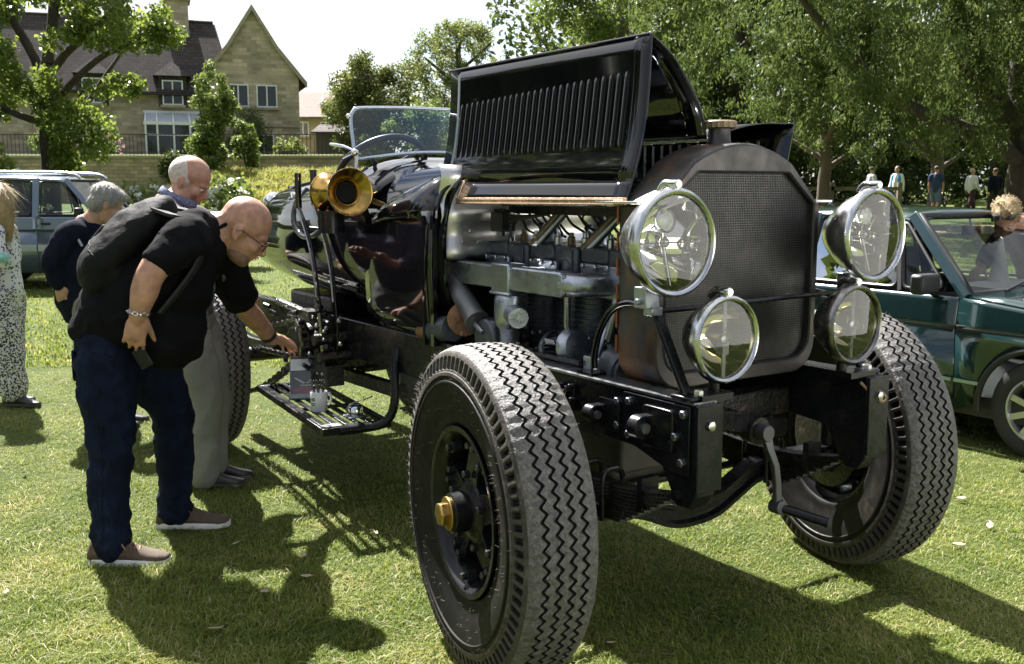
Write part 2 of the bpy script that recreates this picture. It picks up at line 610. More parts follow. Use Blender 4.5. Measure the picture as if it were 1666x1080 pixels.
GRASS = leafmat('grass_blade', (.05, .105, .010), (.195, .238, .045), trans=.35, rough=.5, patch=2.2, spec=.25, c=(.42, .38, .16))
STRAW = leafmat('dry_straw', (.27, .22, .11), (.42, .36, .22), trans=.15, rough=.6, patch=2.0, spec=.3)
o = blades(480000, 2.4, 9.5, .023, .0034, 'short_grass', 1.5, GRASS, flat=1.05)
tag(o, 'short mown green grass across the show field', 'grass')
o = blades(110000, 8.5, 30, .04, .014, 'distant_grass', 1.3, GRASS, flat=.6)
tag(o, 'mown grass farther out across the field', 'grass')
o = blades(16000, 2.4, 11, .028, .0026, 'dry_grass_clippings', 1.3, STRAW, flat=2.6)
tag(o, 'pale dry grass clippings strewn over the lawn', 'grass')
def bankxy(n):
    return -12.6 + 9.6 * RNG.random(n), 30 + 12.5 * RNG.random(n)
BANK = leafmat('bank_grass', (.14, .17, .03), (.34, .33, .09), trans=.3, rough=.6, patch=.8, spec=.2)
o = blades(45000, 29, 43, .30, .05, 'bank_grass', 1.0, BANK, flat=.9, xfun=bankxy)
tag(o, 'long yellowing grass on the bank below the stone garden wall', 'grass')

# ---- fallen leaves lying on the grass
LEAF_D = pm('fallen_leaf_dry', (.36, .30, .2), .7, var=.35, vs=9)
LEAF_L = ['dry leaf in the large man\'s shadow, nearest its middle', 'pale leaf in front of the large man\'s far shoe', 'brown leaf at the lower edge of the large man\'s shadow', 'small leaf between the large man\'s two shoes and his shadow', 'dry leaf on sunlit grass left of the large man\'s near shoe',
    'small leaf left of the large man\'s knees on the grass', 'largest dry leaf at the right of the large man\'s shadow', 'leaf on sunlit grass midway to the blonde woman', 'tiny leaf in the lower left corner of the lawn', 'leaf lying just right of the near front tyre', 'pale leaf right of the far front tyre',
    'larger pale leaf beyond the far front tyre towards the hatchback', 'leaf near the right edge below the hatchback', 'leaf in the car shadow at the bottom of the picture', 'leaf behind the large man\'s legs on the lawn', 'leaf near the blonde woman\'s feet', 'leaf below the sill of the green hatchback', 'leaf in the lever shadow below the step board']
fl = None
for k, (x, y, s) in enumerate([(-.93, 3.60, .05), (-.86, 3.98, .045), (-1.02, 3.28, .055), (-1.18, 4.12, .04), (-2.15, 4.0, .05), (-2.0, 4.7, .04), (-.8, 3.75, .06), (-2.6, 5.2, .05), (-1.9, 3.6, .035), (.33, 3.17, .04), (1.9, 4.1, .07), (2.15, 4.35, .06), (2.3, 4.0, .05), (.85, 2.98, .06), (-1.9, 5.6, .05), (-3.0, 4.9, .05), (2.2, 4.75, .06), (-.6, 4.25, .05)]):
    if fl is None:
        mb = MB()
        prof = [(-.5, 0), (-.3, .17), (0, .26), (.25, .19), (.5, 0)]
        L_ = [(p, q, .06 + .25 * p * p) for p, q in prof]; R_ = [(p, -q, .10 + .25 * p * p) for p, q in prof]; M_ = [(p, 0, .2 * p * p) for p, q in prof]
        mb.grid([L_, M_, R_])
        fl = mb.build('fallen_leaf', LEAF_D, thick=.02)
        o = fl
    else:
        o = fl.copy(); COL.objects.link(o)
    o.location = (x, y, .022); o.scale = (s, s, s)
    o.rotation_euler = (random.uniform(-.3, .3), random.uniform(-.3, .3), random.uniform(0, 6.28))
    tag(o, LEAF_L[k], 'leaf', 'fallen leaves on the lawn')
# ================================================================ stone houses behind the garden wall
def stone(name, c1, c2, mortar, sx=.36, sz=.14, axes='xz', bump=.5):
    m = bpy.data.materials.new(name); m.use_nodes = True
    t = m.node_tree; b = t.nodes['Principled BSDF']; b.inputs['Roughness'].default_value = .9
    b.inputs['Specular IOR Level'].default_value = .25
    tcn = t.nodes.new('ShaderNodeTexCoord')
    sp = t.nodes.new('ShaderNodeSeparateXYZ'); cb = t.nodes.new('ShaderNodeCombineXYZ')
    t.links.new(tcn.outputs['Object'], sp.inputs[0])
    if axes == 'xz':
        t.links.new(sp.outputs[0], cb.inputs[0])
    else:
        t.links.new(sp.outputs[1], cb.inputs[0])
    t.links.new(sp.outputs[2], cb.inputs[1])
    nz = t.nodes.new('ShaderNodeTexNoise'); nz.inputs['Scale'].default_value = 1.2; nz.inputs['Detail'].default_value = 4
    t.links.new(tcn.outputs['Object'], nz.inputs['Vector'])
    mxv = t.nodes.new('ShaderNodeMix'); mxv.data_type = 'VECTOR'; mxv.inputs[0].default_value = .04
    t.links.new(cb.outputs[0], mxv.inputs[4]); t.links.new(nz.outputs['Color'], mxv.inputs[5])
    br = t.nodes.new('ShaderNodeTexBrick')
    br.inputs['Scale'].default_value = 1.0; br.inputs['Brick Width'].default_value = sx; br.inputs['Row Height'].default_value = sz
    br.inputs['Mortar Size'].default_value = .012; br.inputs['Bias'].default_value = -.1
    br.inputs['Color1'].default_value = c1 + (1,); br.inputs['Color2'].default_value = c2 + (1,); br.inputs['Mortar'].default_value = mortar + (1,)
    t.links.new(mxv.outputs[1], br.inputs['Vector'])
    n2 = t.nodes.new('ShaderNodeTexNoise'); n2.inputs['Scale'].default_value = 1.3; n2.inputs['Detail'].default_value = 9
    t.links.new(tcn.outputs['Object'], n2.inputs['Vector'])
    r2 = t.nodes.new('ShaderNodeValToRGB'); r2.color_ramp.elements[0].position = .3; r2.color_ramp.elements[0].color = (.72, .72, .74, 1); r2.color_ramp.elements[1].position = .7
    t.links.new(n2.outputs['Fac'], r2.inputs['Fac'])
    mi = t.nodes.new('ShaderNodeMix'); mi.data_type = 'RGBA'; mi.blend_type = 'MULTIPLY'; mi.inputs[0].default_value = 1
    t.links.new(br.outputs['Color'], mi.inputs[6]); t.links.new(r2.outputs['Color'], mi.inputs[7])
    t.links.new(mi.outputs[2], b.inputs['Base Color'])
    bp = t.nodes.new('ShaderNodeBump'); bp.inputs['Strength'].default_value = bump; bp.inputs['Distance'].default_value = .03
    t.links.new(br.outputs['Fac'], bp.inputs['Height']); bp.invert = True
    t.links.new(bp.outputs['Normal'], b.inputs['Normal'])
    return m

STONE = stone('coursed_limestone', (.64, .54, .40), (.34, .28, .20), (.45, .385, .30), .5, .2)
STONE_W = stone('garden_wall_stone', (.46, .38, .25), (.28, .23, .15), (.24, .2, .14), .34, .15)
STONE_P = stone('pale_stone', (.46, .38, .26), (.38, .31, .21), (.4, .35, .26), .4, .2, bump=.2)
TILE = stone('stone_roof_tiles', (.082, .066, .060), (.050, .041, .039), (.025, .022, .02), .34, .19)
TRIM = pm('dressed_stone', (.34, .30, .22), .85, var=.2, vs=3)
UPVC = pm('white_window_frame', (.78, .79, .80), .4, var=.03)
PANE = pm('window_glass_dark', (.025, .035, .04), .04, var=.3, vs=.7, spec=.8)
LEADG = pm('lead_flashing', (.17, .19, .22), .6, var=.2)
IRON = pm('black_iron', (.012, .012, .013), .5, var=.2)

def window(parent, cx, z0, w, h, y, n=2, sill=True, bars=0, open_leaf=False):
    f = .07
    mb = MB()
    mb.mm((cx - w / 2, y - .06, z0), (cx + w / 2, y + .05, z0 + f))
    mb.mm((cx - w / 2, y - .06, z0 + h - f), (cx + w / 2, y + .05, z0 + h))
    for k in range(n + 1):
        xx = cx - w / 2 + (w - f) * k / n
        mb.mm((xx, y - .065, z0 + f), (xx + f, y + .05, z0 + h - f))
    for b_ in range(bars):
        zz = z0 + h * (b_ + 1) / (bars + 1)
        mb.mm((cx - w / 2 + f, y - .045, zz - .015), (cx + w / 2 - f, y - .02, zz + .015))
    o = mb.build('window', UPVC, parent, smooth=0)
    for k in range(n):
        xx = cx - w / 2 + (w - f) * k / n
        p = MB(); p.mm((xx + f, y - .02, z0 + f), (xx + (w - f) / n, y - .005, z0 + h - f))
        p.build('pane', PANE, o, smooth=0)
    if sill:
        s = MB(); s.mm((cx - w / 2 - .12, y - .16, z0 - .13), (cx + w / 2 + .12, y + .02, z0 - .003)); s.build('sill', TRIM, o, smooth=0)
    return o

# ---------------- main house, gable end to the right
HX0, HX1, HY = -17.15, -12.05, 58.0
hz = 2.9
house = empty('stone_house', (0, 0, 0))
_h = R(19); house.rotation_euler = (0, 0, _h); house.location = (-14.6 - (-14.6 * math.cos(_h) - 58 * math.sin(_h)), 58 - (-14.6 * math.sin(_h) + 58 * math.cos(_h)), 0)
tag(house, 'long honey stone house with steep tiled roof and a gable wing at its right end', 'house')
gx, ga, ge = (HX0 + HX1) / 2 + .05, 11.35, 7.75
mb = MB()
mb.prism([(HX0, hz), (HX1, hz), (HX1, ge), (gx, ga), (HX0, ge)], (0, HY, 0), (1, 0, 0), (0, 0, 1), (0, 9.5, 0))
mb.build('gable_wall', STONE, house, smooth=0)
mb = MB(); mb.mm((-34, HY + .9, hz), (HX0 - .003, HY + 8, 6.9)); mb.build('wall', STONE, house, smooth=0)
# roof of the gable wing (slopes with a slight flare at the foot), verge overhang
for s in (-1, 1):
    ex = HX0 if s < 0 else HX1
    mb = MB()
    prof = [(gx, ga + .12), (lerp(gx, ex, .55), lerp(ga, ge, .60) + .06), (ex + s * .45, ge - .42)]
    for (x0, z0), (x1, z1) in zip(prof, prof[1:]):
        mb.hexa([(x0, HY - .16, z0), (x1, HY - .16, z1), (x1, HY + 9.7, z1), (x0, HY + 9.7, z0), (x0, HY - .16, z0 + .16), (x1, HY - .16, z1 + .16), (x1, HY + 9.7, z1 + .16), (x0, HY + 9.7, z0 + .16)])
    mb.build('roof_slope', TILE, house, smooth=0)
    c = MB()
    for (x0, z0), (x1, z1) in zip(prof, prof[1:]):
        c.hexa([(x0, HY - .28, z0 - .1), (x1, HY - .28, z1 - .1), (x1, HY - .16, z1 - .1), (x0, HY - .16, z0 - .1), (x0, HY - .28, z0 + .22), (x1, HY - .28, z1 + .22), (x1, HY - .16, z1 + .22), (x0, HY - .16, z0 + .22)])
    c.build('verge_coping', TRIM, house, smooth=0)
# main roof, steep front slope with hip at the right
mb = MB()
mb.add([(-34, HY + .45, 6.75), (-15.6, HY + .45, 6.75), (-16.4, HY + 4.6, 11.2), (-34, HY + 4.6, 11.2)], [(0, 1, 2, 3)])
mb.add([(-34, HY + 8.7, 6.75), (-15.6, HY + 8.7, 6.75), (-16.4, HY + 4.6, 11.2), (-34, HY + 4.6, 11.2)], [(0, 1, 2, 3)])
mb.add([(-15.6, HY + .45, 6.75), (-15.6, HY + 8.7, 6.75), (-16.4, HY + 4.6, 11.2)], [(0, 1, 2)])
mb.build('main_roof', TILE, house, smooth=0, thick=.2)
mb = MB(); mb.tube([(-34, HY + 4.6, 11.27), (-16.4, HY + 4.6, 11.27)], .14, 8); mb.build('ridge_tiles', TILE, house)
mb = MB(); mb.tube([(-34, HY + .4, 6.72), (-17.2, HY + .4, 6.72)], .07, 8)
mb.tube([(-23.2, HY + .8, 6.7), (-23.2, HY + .78, 3.2)], .05, 8); mb.build('gutter', IRON, house)
ch = MB(); ch.mm((-19.0, HY + 3.7, 9.9), (-17.8, HY + 5.3, 12.35)); ch.mm((-19.15, HY + 3.55, 12.35), (-17.65, HY + 5.45, 12.52)); ch.mm((-19.08, HY + 3.62, 12.52), (-17.72, HY + 5.38, 12.65))
cho = ch.build('chimney', STONE, house, smooth=0)
p = MB()
p.lathe([(0, .17), (.1, .16), (.45, .13), (.5, .16), (.55, .12)], (-18.7, HY + 4.5, 12.65), (0, 0, 1), 12); p.build('chimney_pot', pm('terracotta', (.33, .17, .1), .8), cho)
p = MB(); p.lathe([(0, .17), (.1, .16), (.6, .13), (.66, .16), (.7, .12)], (-18.1, HY + 4.5, 12.65), (0, 0, 1), 12); p.build('chimney_pot', MATS['terracotta'], cho)
p = MB(); p.mm((-19.05, HY + 3.6, 10.2), (-17.75, HY + 4.2, 10.7)); p.build('flashing', LEADG, cho, smooth=0)
# windows of the gable wing
for cx in (-15.42, -13.85):
    window(house, cx, 6.1, 1.15, 1.25, HY, 2)
window(house, -14.1, 3.15, 1.15, 1.45, HY, 2)
mb = MB(); mb.mm((-14.66, HY - .03, 9.0), (-14.34, HY - .003, 9.75)); mb.build('slit_window', TRIM, house, smooth=0)
mb = MB(); mb.mm((HX0, HY - .08, 5.02), (HX1, HY - .004, 5.16)); mb.build('string_course', TRIM, house, smooth=0)
# dormers breaking the eave
for cx in (-18.9, -23.0, -28.2):
    d = MB(); d.mm((cx - .75, HY + .55, 6.05), (cx - .52, HY + 2.8, 7.75)); d.mm((cx + .52, HY + .55, 6.05), (cx + .75, HY + 2.8, 7.75)); d.mm((cx - .52, HY + .62, 7.5), (cx + .52, HY + 2.8, 7.75))
    do = d.build('dormer', TILE, house, smooth=0)
    r_ = MB(); r_.add([(cx - 1.0, HY + .3, 7.72), (cx + 1.0, HY + .3, 7.72), (cx, HY + 1.2, 8.6), (cx, HY + 3.2, 8.6), (cx - 1.0, HY + 2.6, 7.72), (cx + 1.0, HY + 2.6, 7.72)], [(0, 1, 2), (0, 2, 3, 4), (1, 5, 3, 2), (0, 4, 5, 1)])
    r_.build('dormer_roof', TILE, do, smooth=0)
    window(house, cx, 6.15, 1.1, 1.35, HY + .6, 2)
for cx, w_ in ((-25.2, 1.5), (-28.6, 1.2)):
    window(house, cx, 3.5, w_, 1.3, HY + .9, 2)
# lean-to conservatory
cons = MB()
cy0, cy1 = HY - .9, HY + .88
for x in (-20.4, -19.8, -18.95, -18.1, -17.5):
    cons.mm((x - .05, cy0 - .04, 3.0), (x + .05, cy0 + .06, 5.05))
    cons.bar((x, cy0, 5.1), (x, cy1, 5.75), .07, .09)
cons.mm((-20.5, cy0 - .06, 4.98), (-17.4, cy0 + .06, 5.14)); cons.mm((-20.45, cy0 - .05, 2.95), (-17.45, cy0 + .05, 3.1))
cons.mm((-20.4, cy0 - .045, 4.4), (-17.5, cy0 + .03, 4.48)); cons.mm((-20.5, cy1 - .1, 5.7), (-17.4, cy1 - .02, 5.85))
for yy in (cy0 + .6, cy0 + 1.2):
    cons.mm((-20.45, yy - .03, 3.0), (-20.36, yy + .03, 5.3))
for zz in (3.6, 4.2, 4.8):
    cons.mm((-20.44, cy0, zz - .03), (-20.37, cy1, zz + .03))
co = cons.build('conservatory', UPVC, house, smooth=0)
for x0, x1 in ((-20.35, -19.85), (-19.75, -19.0), (-18.9, -18.15), (-18.05, -17.55)):
    g_ = MB(); g_.mm((x0, cy0 - .01, 3.1), (x1, cy0 + .005, 4.98)); g_.build('pane', PANE, co, smooth=0)
g_ = MB(); g_.add([(-20.4, cy0, 5.09), (-17.5, cy0, 5.09), (-17.5, cy1, 5.74), (-20.4, cy1, 5.74)], [(0, 1, 2, 3)]); g_.build('glass_roof', pm('conservatory_roof', (.45, .5, .55), .15, var=.1), co, smooth=0)

# ---------------- farther house
h2 = empty('stone_cottage', (0, 0, 0))
tag(h2, 'low pale cottage with brown tiled roof beyond the gable house', 'house')
mb = MB(); mb.mm((-18.5, 75, 3), (-10.6, 82, 6.75)); mb.build('wall', STONE_P, h2, smooth=0)
mb = MB(); mb.add([(-18.9, 74.5, 6.65), (-10.2, 74.5, 6.65), (-10.2, 78.5, 8.75), (-18.9, 78.5, 8.75), (-10.2, 82.5, 6.65), (-18.9, 82.5, 6.65)], [(0, 1, 2, 3), (3, 2, 4, 5)])
mb.build('roof', pm('brown_tiles', (.20, .15, .13), .9, var=.25, vs=5, bump=.6, bs=14), h2, smooth=0, thick=.18)
for cx in (-15.3, -13.6, -11.6):
    window(h2, cx, 5.35, .85, 1.05, 75, 2)
mb = MB(); mb.tube([(-13.0, 78.5, 8.7), (-13.0, 78.5, 10.0)], .03, 6); mb.tube([(-13.2, 78.5, 9.9), (-12.8, 78.5, 9.9)], .02, 6); mb.build('aerial', IRON, h2)
mb = MB(); mb.tube([(-14.1, 74.55, 6.7), (-14.4, 78.45, 8.8)], .04, 6); mb.build('cable', UPVC, h2)
# ---------------- retaining garden wall, railings, furniture on the terrace
gw = MB(); gw.mm((-30, 43.9, .6), (-4.6, 44.3, 2.86))
gwo = gw.build('garden_wall', STONE_W, None, smooth=0); tag(gwo, 'long stone retaining wall below the house terrace', 'wall')
cp_ = MB()
x = -30.0
while x < -4.7:
    l = random.uniform(.7, 1.0); cp_.mm((x + .008, 43.84, 2.865), (min(x + l, -4.6), 44.36, 2.95)); x += l
cp_.build('coping', TRIM, gwo, smooth=0)
rl = MB(); rl.tube([(-24, 44.1, 3.85), (-7, 44.1, 3.85)], .022, 6); rl.tube([(-24, 44.1, 3.1), (-7, 44.1, 3.1)], .018, 6)
x = -24.0
while x <= -7:
    rl.cyl((x, 44.1, 2.95), (x, 44.1, 3.87), .013, 5); x += .17
rlo = rl.build('iron_railing', IRON); tag(rlo, 'black iron railing along the top of the garden wall', 'railing')
sh = MB(); sh.mm((-9.6, 50, 2.9), (-7.8, 52, 4.3)); so = sh.build('garden_shed', pm('weathered_boards', (.09, .07, .055), .9, var=.3, vs=4, stretch=(8, 1, 1)))
r_ = MB(); r_.add([(-9.8, 49.8, 4.25), (-7.6, 49.8, 4.25), (-7.6, 52.2, 4.75), (-9.8, 52.2, 4.75)], [(0, 1, 2, 3)]); r_.build('shed_roof', TILE, so, smooth=0, thick=.08)
tag(so, 'small dark timber shed beside the gable house', 'shed')
# ================================================================ trees and shrubs
def leafcloud(C, rad, n, L, W, droop=0.0, squash=1.0, shell=.5):
    """leaf quads scattered round clump centres C (k,3) with radii rad"""
    C = np.asarray(C, float); k = len(C)
    rad = np.broadcast_to(np.asarray(rad, float), (k,))
    wgt = rad ** 2; wgt = wgt / wgt.sum()
    idx = RNG.choice(k, n, p=wgt)
    d = RNG.normal(size=(n, 3)); d /= np.linalg.norm(d, axis=1)[:, None]
    r = rad[idx] * (shell + (1 - shell) * RNG.random(n)) * RNG.random(n) ** .25
    p = C[idx] + d * r[:, None] * np.array([1, 1, squash])
    ax = RNG.normal(size=(n, 3)); ax[:, 2] -= droop * 2.0
    ax /= np.linalg.norm(ax, axis=1)[:, None]
    t = RNG.normal(size=(n, 3)); t[:, 2] += .4
    s = np.cross(ax, t); s /= np.linalg.norm(s, axis=1)[:, None] + 1e-9
    l = (L * (.6 + .8 * RNG.random(n)))[:, None]; w = (W * (.6 + .8 * RNG.random(n)))[:, None]
    a = p - ax * l / 2; b = p + ax * l / 2; m = p + np.cross(s, ax) * l * .08
    V = np.stack([a, m + s * w / 2, b, m - s * w / 2], 1).reshape(-1, 3)
    F = np.arange(4 * n).reshape(-1, 4)
    return V, F

BARK = pm('bark', (.10, .08, .06), .95, var=.35, vs=5, bump=1.0, bs=14, stretch=(1, 1, .25))
BARK_D = pm('dark_bark', (.055, .045, .036), .95, var=.35, vs=5, bump=1.0, bs=14, stretch=(1, 1, .25))
MAPLE = leafmat('sycamore_leaf', (.045, .085, .016), (.20, .26, .05), trans=.45, rough=.35, patch=.5)
WILLOW = leafmat('willow_leaf', (.035, .068, .016), (.125, .165, .045), trans=.38, rough=.5, patch=.35, spec=.18)
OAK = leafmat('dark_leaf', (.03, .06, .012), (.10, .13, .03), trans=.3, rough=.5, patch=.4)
HOLM = leafmat('holm_leaf', (.035, .06, .012), (.16, .18, .045), trans=.35, rough=.45, patch=.6)
ASH = leafmat('ash_leaf', (.08, .12, .025), (.22, .25, .08), trans=.4, rough=.5, patch=.4)
LIME = leafmat('light_leaf', (.06, .105, .02), (.17, .22, .055), trans=.4, rough=.45, patch=.6)
WHITE_F = leafmat('white_blossom', (.5, .52, .45), (.8, .8, .75), trans=.2, rough=.7)
PINK_F = leafmat('pink_blossom', (.4, .22, .24), (.55, .38, .4), trans=.2, rough=.7)

def tree(name, label, trunk_paths, bark, clumps, rad, n, L, W, mat, cat='tree', group=None, base=None, **kw):
    """trunk_paths: list of (points, radii); thing > trunk, crown"""
    root = empty(name, base or trunk_paths[0][0][0])
    off = Vector(root.location)
    mb = MB()
    for pts, rr in trunk_paths:
        sp = smooth_path([Vector(p) - off for p in pts], 4)
        kk = np.interp(np.linspace(0, 1, len(sp)), np.linspace(0, 1, len(rr)), rr)
        sp = [q + Vector((random.uniform(-1, 1), random.uniform(-1, 1), 0)) * float(kk[i]) * .12 for i, q in enumerate(sp)]
        mb.tube(sp, list(kk), 9)
    mb.build('trunk', bark, root, smooth=60)
    V, F = leafcloud(np.asarray(clumps, float) - np.array(off), rad, n, L, W, **kw)
    c = np_mesh('crown', V, F, mat, root)
    tag(root, label, cat, group)
    return root

def around(c, s, n, keep=None):
    """n clump centres inside an ellipsoid, biased to the surface"""
    d = RNG.normal(size=(n, 3)); d /= np.linalg.norm(d, axis=1)[:, None]
    r = RNG.random(n) ** .4
    P = np.array(c) + d * r[:, None] * np.array(s)
    if keep is not None:
        P = np.array([p for p in P if keep(p)])
    return P

# --- sycamore in front of the house, with spreading limbs
b0 = (-9.95, 22, gzf(-9.95, 22) - .1)
fork = (-9.9, 22, 4.15)
limbs = [([b0, (-10.0, 22, 2.2), (-9.95, 22, 3.3), fork], [.34, .27, .25, .22]),
         ([(-9.95, 22, 3.3), (-10.3, 22.3, 4.3), (-10.9, 22.5, 5.4), (-11.6, 22.6, 7.4)], [.2, .16, .13, .06]),
         ([fork, (-9.8, 22.2, 5.2), (-9.7, 22.4, 6.4), (-9.4, 22.8, 8.5)], [.2, .17, .13, .06]),
         ([(-9.9, 22, 3.9), (-9.3, 21.8, 4.45), (-8.7, 21.5, 4.75), (-8.0, 21.3, 5.3), (-7.2, 21.0, 5.6)], [.14, .12, .10, .07, .03]),
         ([(-9.95, 22, 3.2), (-9.2, 21.6, 3.75), (-8.4, 21.3, 4.25), (-7.6, 21.1, 4.45), (-6.9, 21.0, 4.6)], [.13, .11, .09, .06, .025]),
         ([(-9.9, 22, 2.9), (-9.3, 22.3, 3.3), (-8.9, 22.6, 4.0), (-8.3, 22.8, 4.9)], [.12, .1, .07, .03]),
         ([(-10, 22, 2.9), (-10.7, 21.6, 3.2), (-11.5, 21.2, 3.9), (-12.6, 21, 4.2)], [.13, .1, .07, .04])]
cl_ = []
cr_ = []
for c, s, n, r in (((-11.9, 21.8, 3.3), (1.6, 1.6, 1.7), 46, .42), ((-12.6, 22, 6.2), (2.2, 1.6, 2.2), 40, .45), ((-7.9, 21.3, 4.75), (1.15, .9, .55), 22, .30), ((-9.0, 21.6, 5.3), (1.2, 1.0, .6), 16, .34),
                   ((-6.95, 21.0, 4.55), (.35, .4, .35), 7, .25), ((-9.3, 21.6, 2.5), (1.0, .9, .75), 20, .36), ((-9.7, 22.3, 7.6), (2.3, 1.6, 1.2), 26, .42), ((-8.2, 21.6, 3.55), (.75, .6, .3), 9, .24), ((-10.4, 21.5, 3.9), (1.3, .7, 1.0), 14, .34)):
    q = around(c, s, n); cl_.append(q); cr_ += [r] * len(q)
limbs = [(p_, [q * .66 for q in r_]) for p_, r_ in limbs]
tree('sycamore_tree', 'leafy sycamore with dark forked limbs standing in front of the stone house', limbs, BARK_D, np.concatenate(cl_), cr_, 44000, .10, .075, MAPLE, droop=.3)

# --- willow at the right: weeping curtains of narrow leaves
tb = (15.4, 30, gzf(15.4, 30) - .1)
wl = [([tb, (15.3, 30, 2.0), (15.1, 30, 3.6), (14.8, 29.5, 6)], [.78, .6, .55, .45]),
      ([(15.2, 30, 2.2), (13.2, 29.2, 3.1), (11.0, 28.4, 3.8), (8.6, 27.4, 5.4), (6.4, 26.4, 7.4)], [.26, .22, .17, .12, .06]),
      ([(14.4, 30, 3.6), (12.9, 29.6, 5.6), (11.6, 28.6, 8.2), (10.2, 28, 10.8)], [.42, .36, .26, .12]),
      ([(14.4, 30, 3.4), (16.2, 29, 5.2), (18.5, 28, 7.6), (20, 27, 9)], [.4, .32, .22, .1]),
      ([(14.8, 29.5, 6), (15.2, 28.5, 9), (15.4, 28, 12)], [.42, .3, .12])]
wc = []; wr = []
def wz(x):       # lowest hanging leaves
    return interp(x, [1.5, 4, 8, 12, 20, 26], [4.2, 2.2, 2.05, 2.2, 2.3, 2.6])
tops = around((12.5, 28, 8.5), (10.0, 6.5, 6.5), 620)
for p in tops:
    if p[0] < 2.9 + .06 * (p[1] - 22) + (0.25 * max(0, 6 - p[2])):
        continue
    zt = p[2]
    ln = random.uniform(.8, 2.6)
    lo = max(wz(p[0]) + random.uniform(0, .8), zt - ln)
    k = max(2, int((zt - lo) / .45))
    for j in range(k):
        wc.append((p[0] + random.uniform(-.15, .15), p[1] + random.uniform(-.15, .15), lerp(zt, lo, j / (k - 1)))); wr.append(lerp(.62, .3, j / (k - 1)))
tree('willow_tree', 'huge willow with a thick trunk and hanging foliage filling the right side', wl, BARK_D, wc, wr, 235000, .145, .045, WILLOW, droop=1.0, shell=.2)

# --- trees behind the car
def simple_tree(name, label, x, y, ht, cr, cz, s, n, L, W, mat, bark=BARK, nc=60, r=.8, group=None, droop=.2, tr=.25):
    z = gzf(x, y)
    paths = [([(x, y, z - .1), (x + .1, y, z + ht * .35), (x, y, z + ht * .6), (x + .1, y, z + ht * .68)], [tr, tr * .8, tr * .55, .06])]
    for k in range(6):
        a = k * 1.1 + .3; zz = z + ht * (.30 + .04 * k)
        paths.append(([(x, y, zz), (x + math.cos(a) * s[0] * .5, y + math.sin(a) * s[1] * .5, zz + ht * .12), (x + math.cos(a) * s[0] * .65, y + math.sin(a) * s[1] * .65, zz + ht * .16)], [tr * .45, tr * .28, .03]))
    P = around((x, y, cz), s, nc)
    return tree(name, label, paths, bark, P, r * (.6 + .8 * RNG.random(len(P))), n, L, W, mat, group=group, droop=droop)

simple_tree('holm_oak', 'dark rounded tree just left of the windscreen', -6.2, 45, 5.5, 0, 5.0, (1.95, 1.8, 2.15), 26000, .13, .08, HOLM, nc=60, r=.6)
simple_tree('birch_tree', 'pale loose tree with feathery crown behind the raised bonnet', -2.9, 56, 9, 0, 7.4, (3.1, 2.6, 3.1), 26000, .15, .075, ASH, nc=120, r=.55)
simple_tree('young_ash', 'bright green young tree seen through the windscreen', -3.4, 42, 4.0, 0, 3.4, (1.9, 1.6, 2.0), 13000, .15, .09, LIME, nc=50, r=.5)
simple_tree('ash_tree', 'light ash tree rising above the bonnet edge left of the willow', 4.2, 40, 11, 0, 8.6, (3.4, 3.0, 3.4), 24000, .2, .1, LIME, nc=70, r=.75)
simple_tree('hawthorn', 'olive green bushy tree beside the farther cottage', -9.0, 60, 6, 0, 5.6, (2.0, 2.0, 1.8), 13000, .15, .08, ASH, nc=60, r=.6)
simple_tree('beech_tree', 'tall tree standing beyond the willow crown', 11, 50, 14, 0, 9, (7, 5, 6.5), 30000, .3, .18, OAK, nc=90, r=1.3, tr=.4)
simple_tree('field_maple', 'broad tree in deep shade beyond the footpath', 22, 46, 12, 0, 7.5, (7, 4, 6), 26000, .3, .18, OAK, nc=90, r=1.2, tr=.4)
simple_tree('elder_tree', 'bushy tree at the left picture edge behind the parked estate car', -15.2, 25, 6, 0, 3.6, (2.3, 1.6, 2.6), 12000, .17, .12, MAPLE, nc=60, r=.55)

def shrub(name, label, x, y, s, n, L, W, mat, nc=24, r=.35, z=None, group=None, flowers=None):
    z = gzf(x, y) if z is None else z
    root = empty(name, (x, y, z))
    mb = MB()
    for k in range(5):
        a = k * 1.26; mb.tube(smooth_path([(0, 0, -.05), (math.cos(a) * s[0] * .25, math.sin(a) * s[1] * .25, s[2] * .7), (math.cos(a) * s[0] * .6, math.sin(a) * s[1] * .6, s[2] * 1.4)], 3), .03, 6)
    mb.build('stem', BARK, root, smooth=60)
    P = around((0, 0, s[2]), s, nc)
    V, F = leafcloud(P, r * (.6 + .8 * RNG.random(len(P))), n, L, W)
    np_mesh('foliage', V, F, mat, root)
    if flowers:
        fm, fn, fs = flowers
        d = RNG.normal(size=(fn, 3)); d /= np.linalg.norm(d, axis=1)[:, None]; d[:, 1] = -abs(d[:, 1])
        Pc = np.array([0, 0, s[2]]) + d * np.array(s) * 1.12
        V, F = leafcloud(Pc, fs, fn * 14, fs * .9, fs * .8)
        np_mesh('blossom', V, F, fm, root)
    return tag(root, label, 'shrub', group)

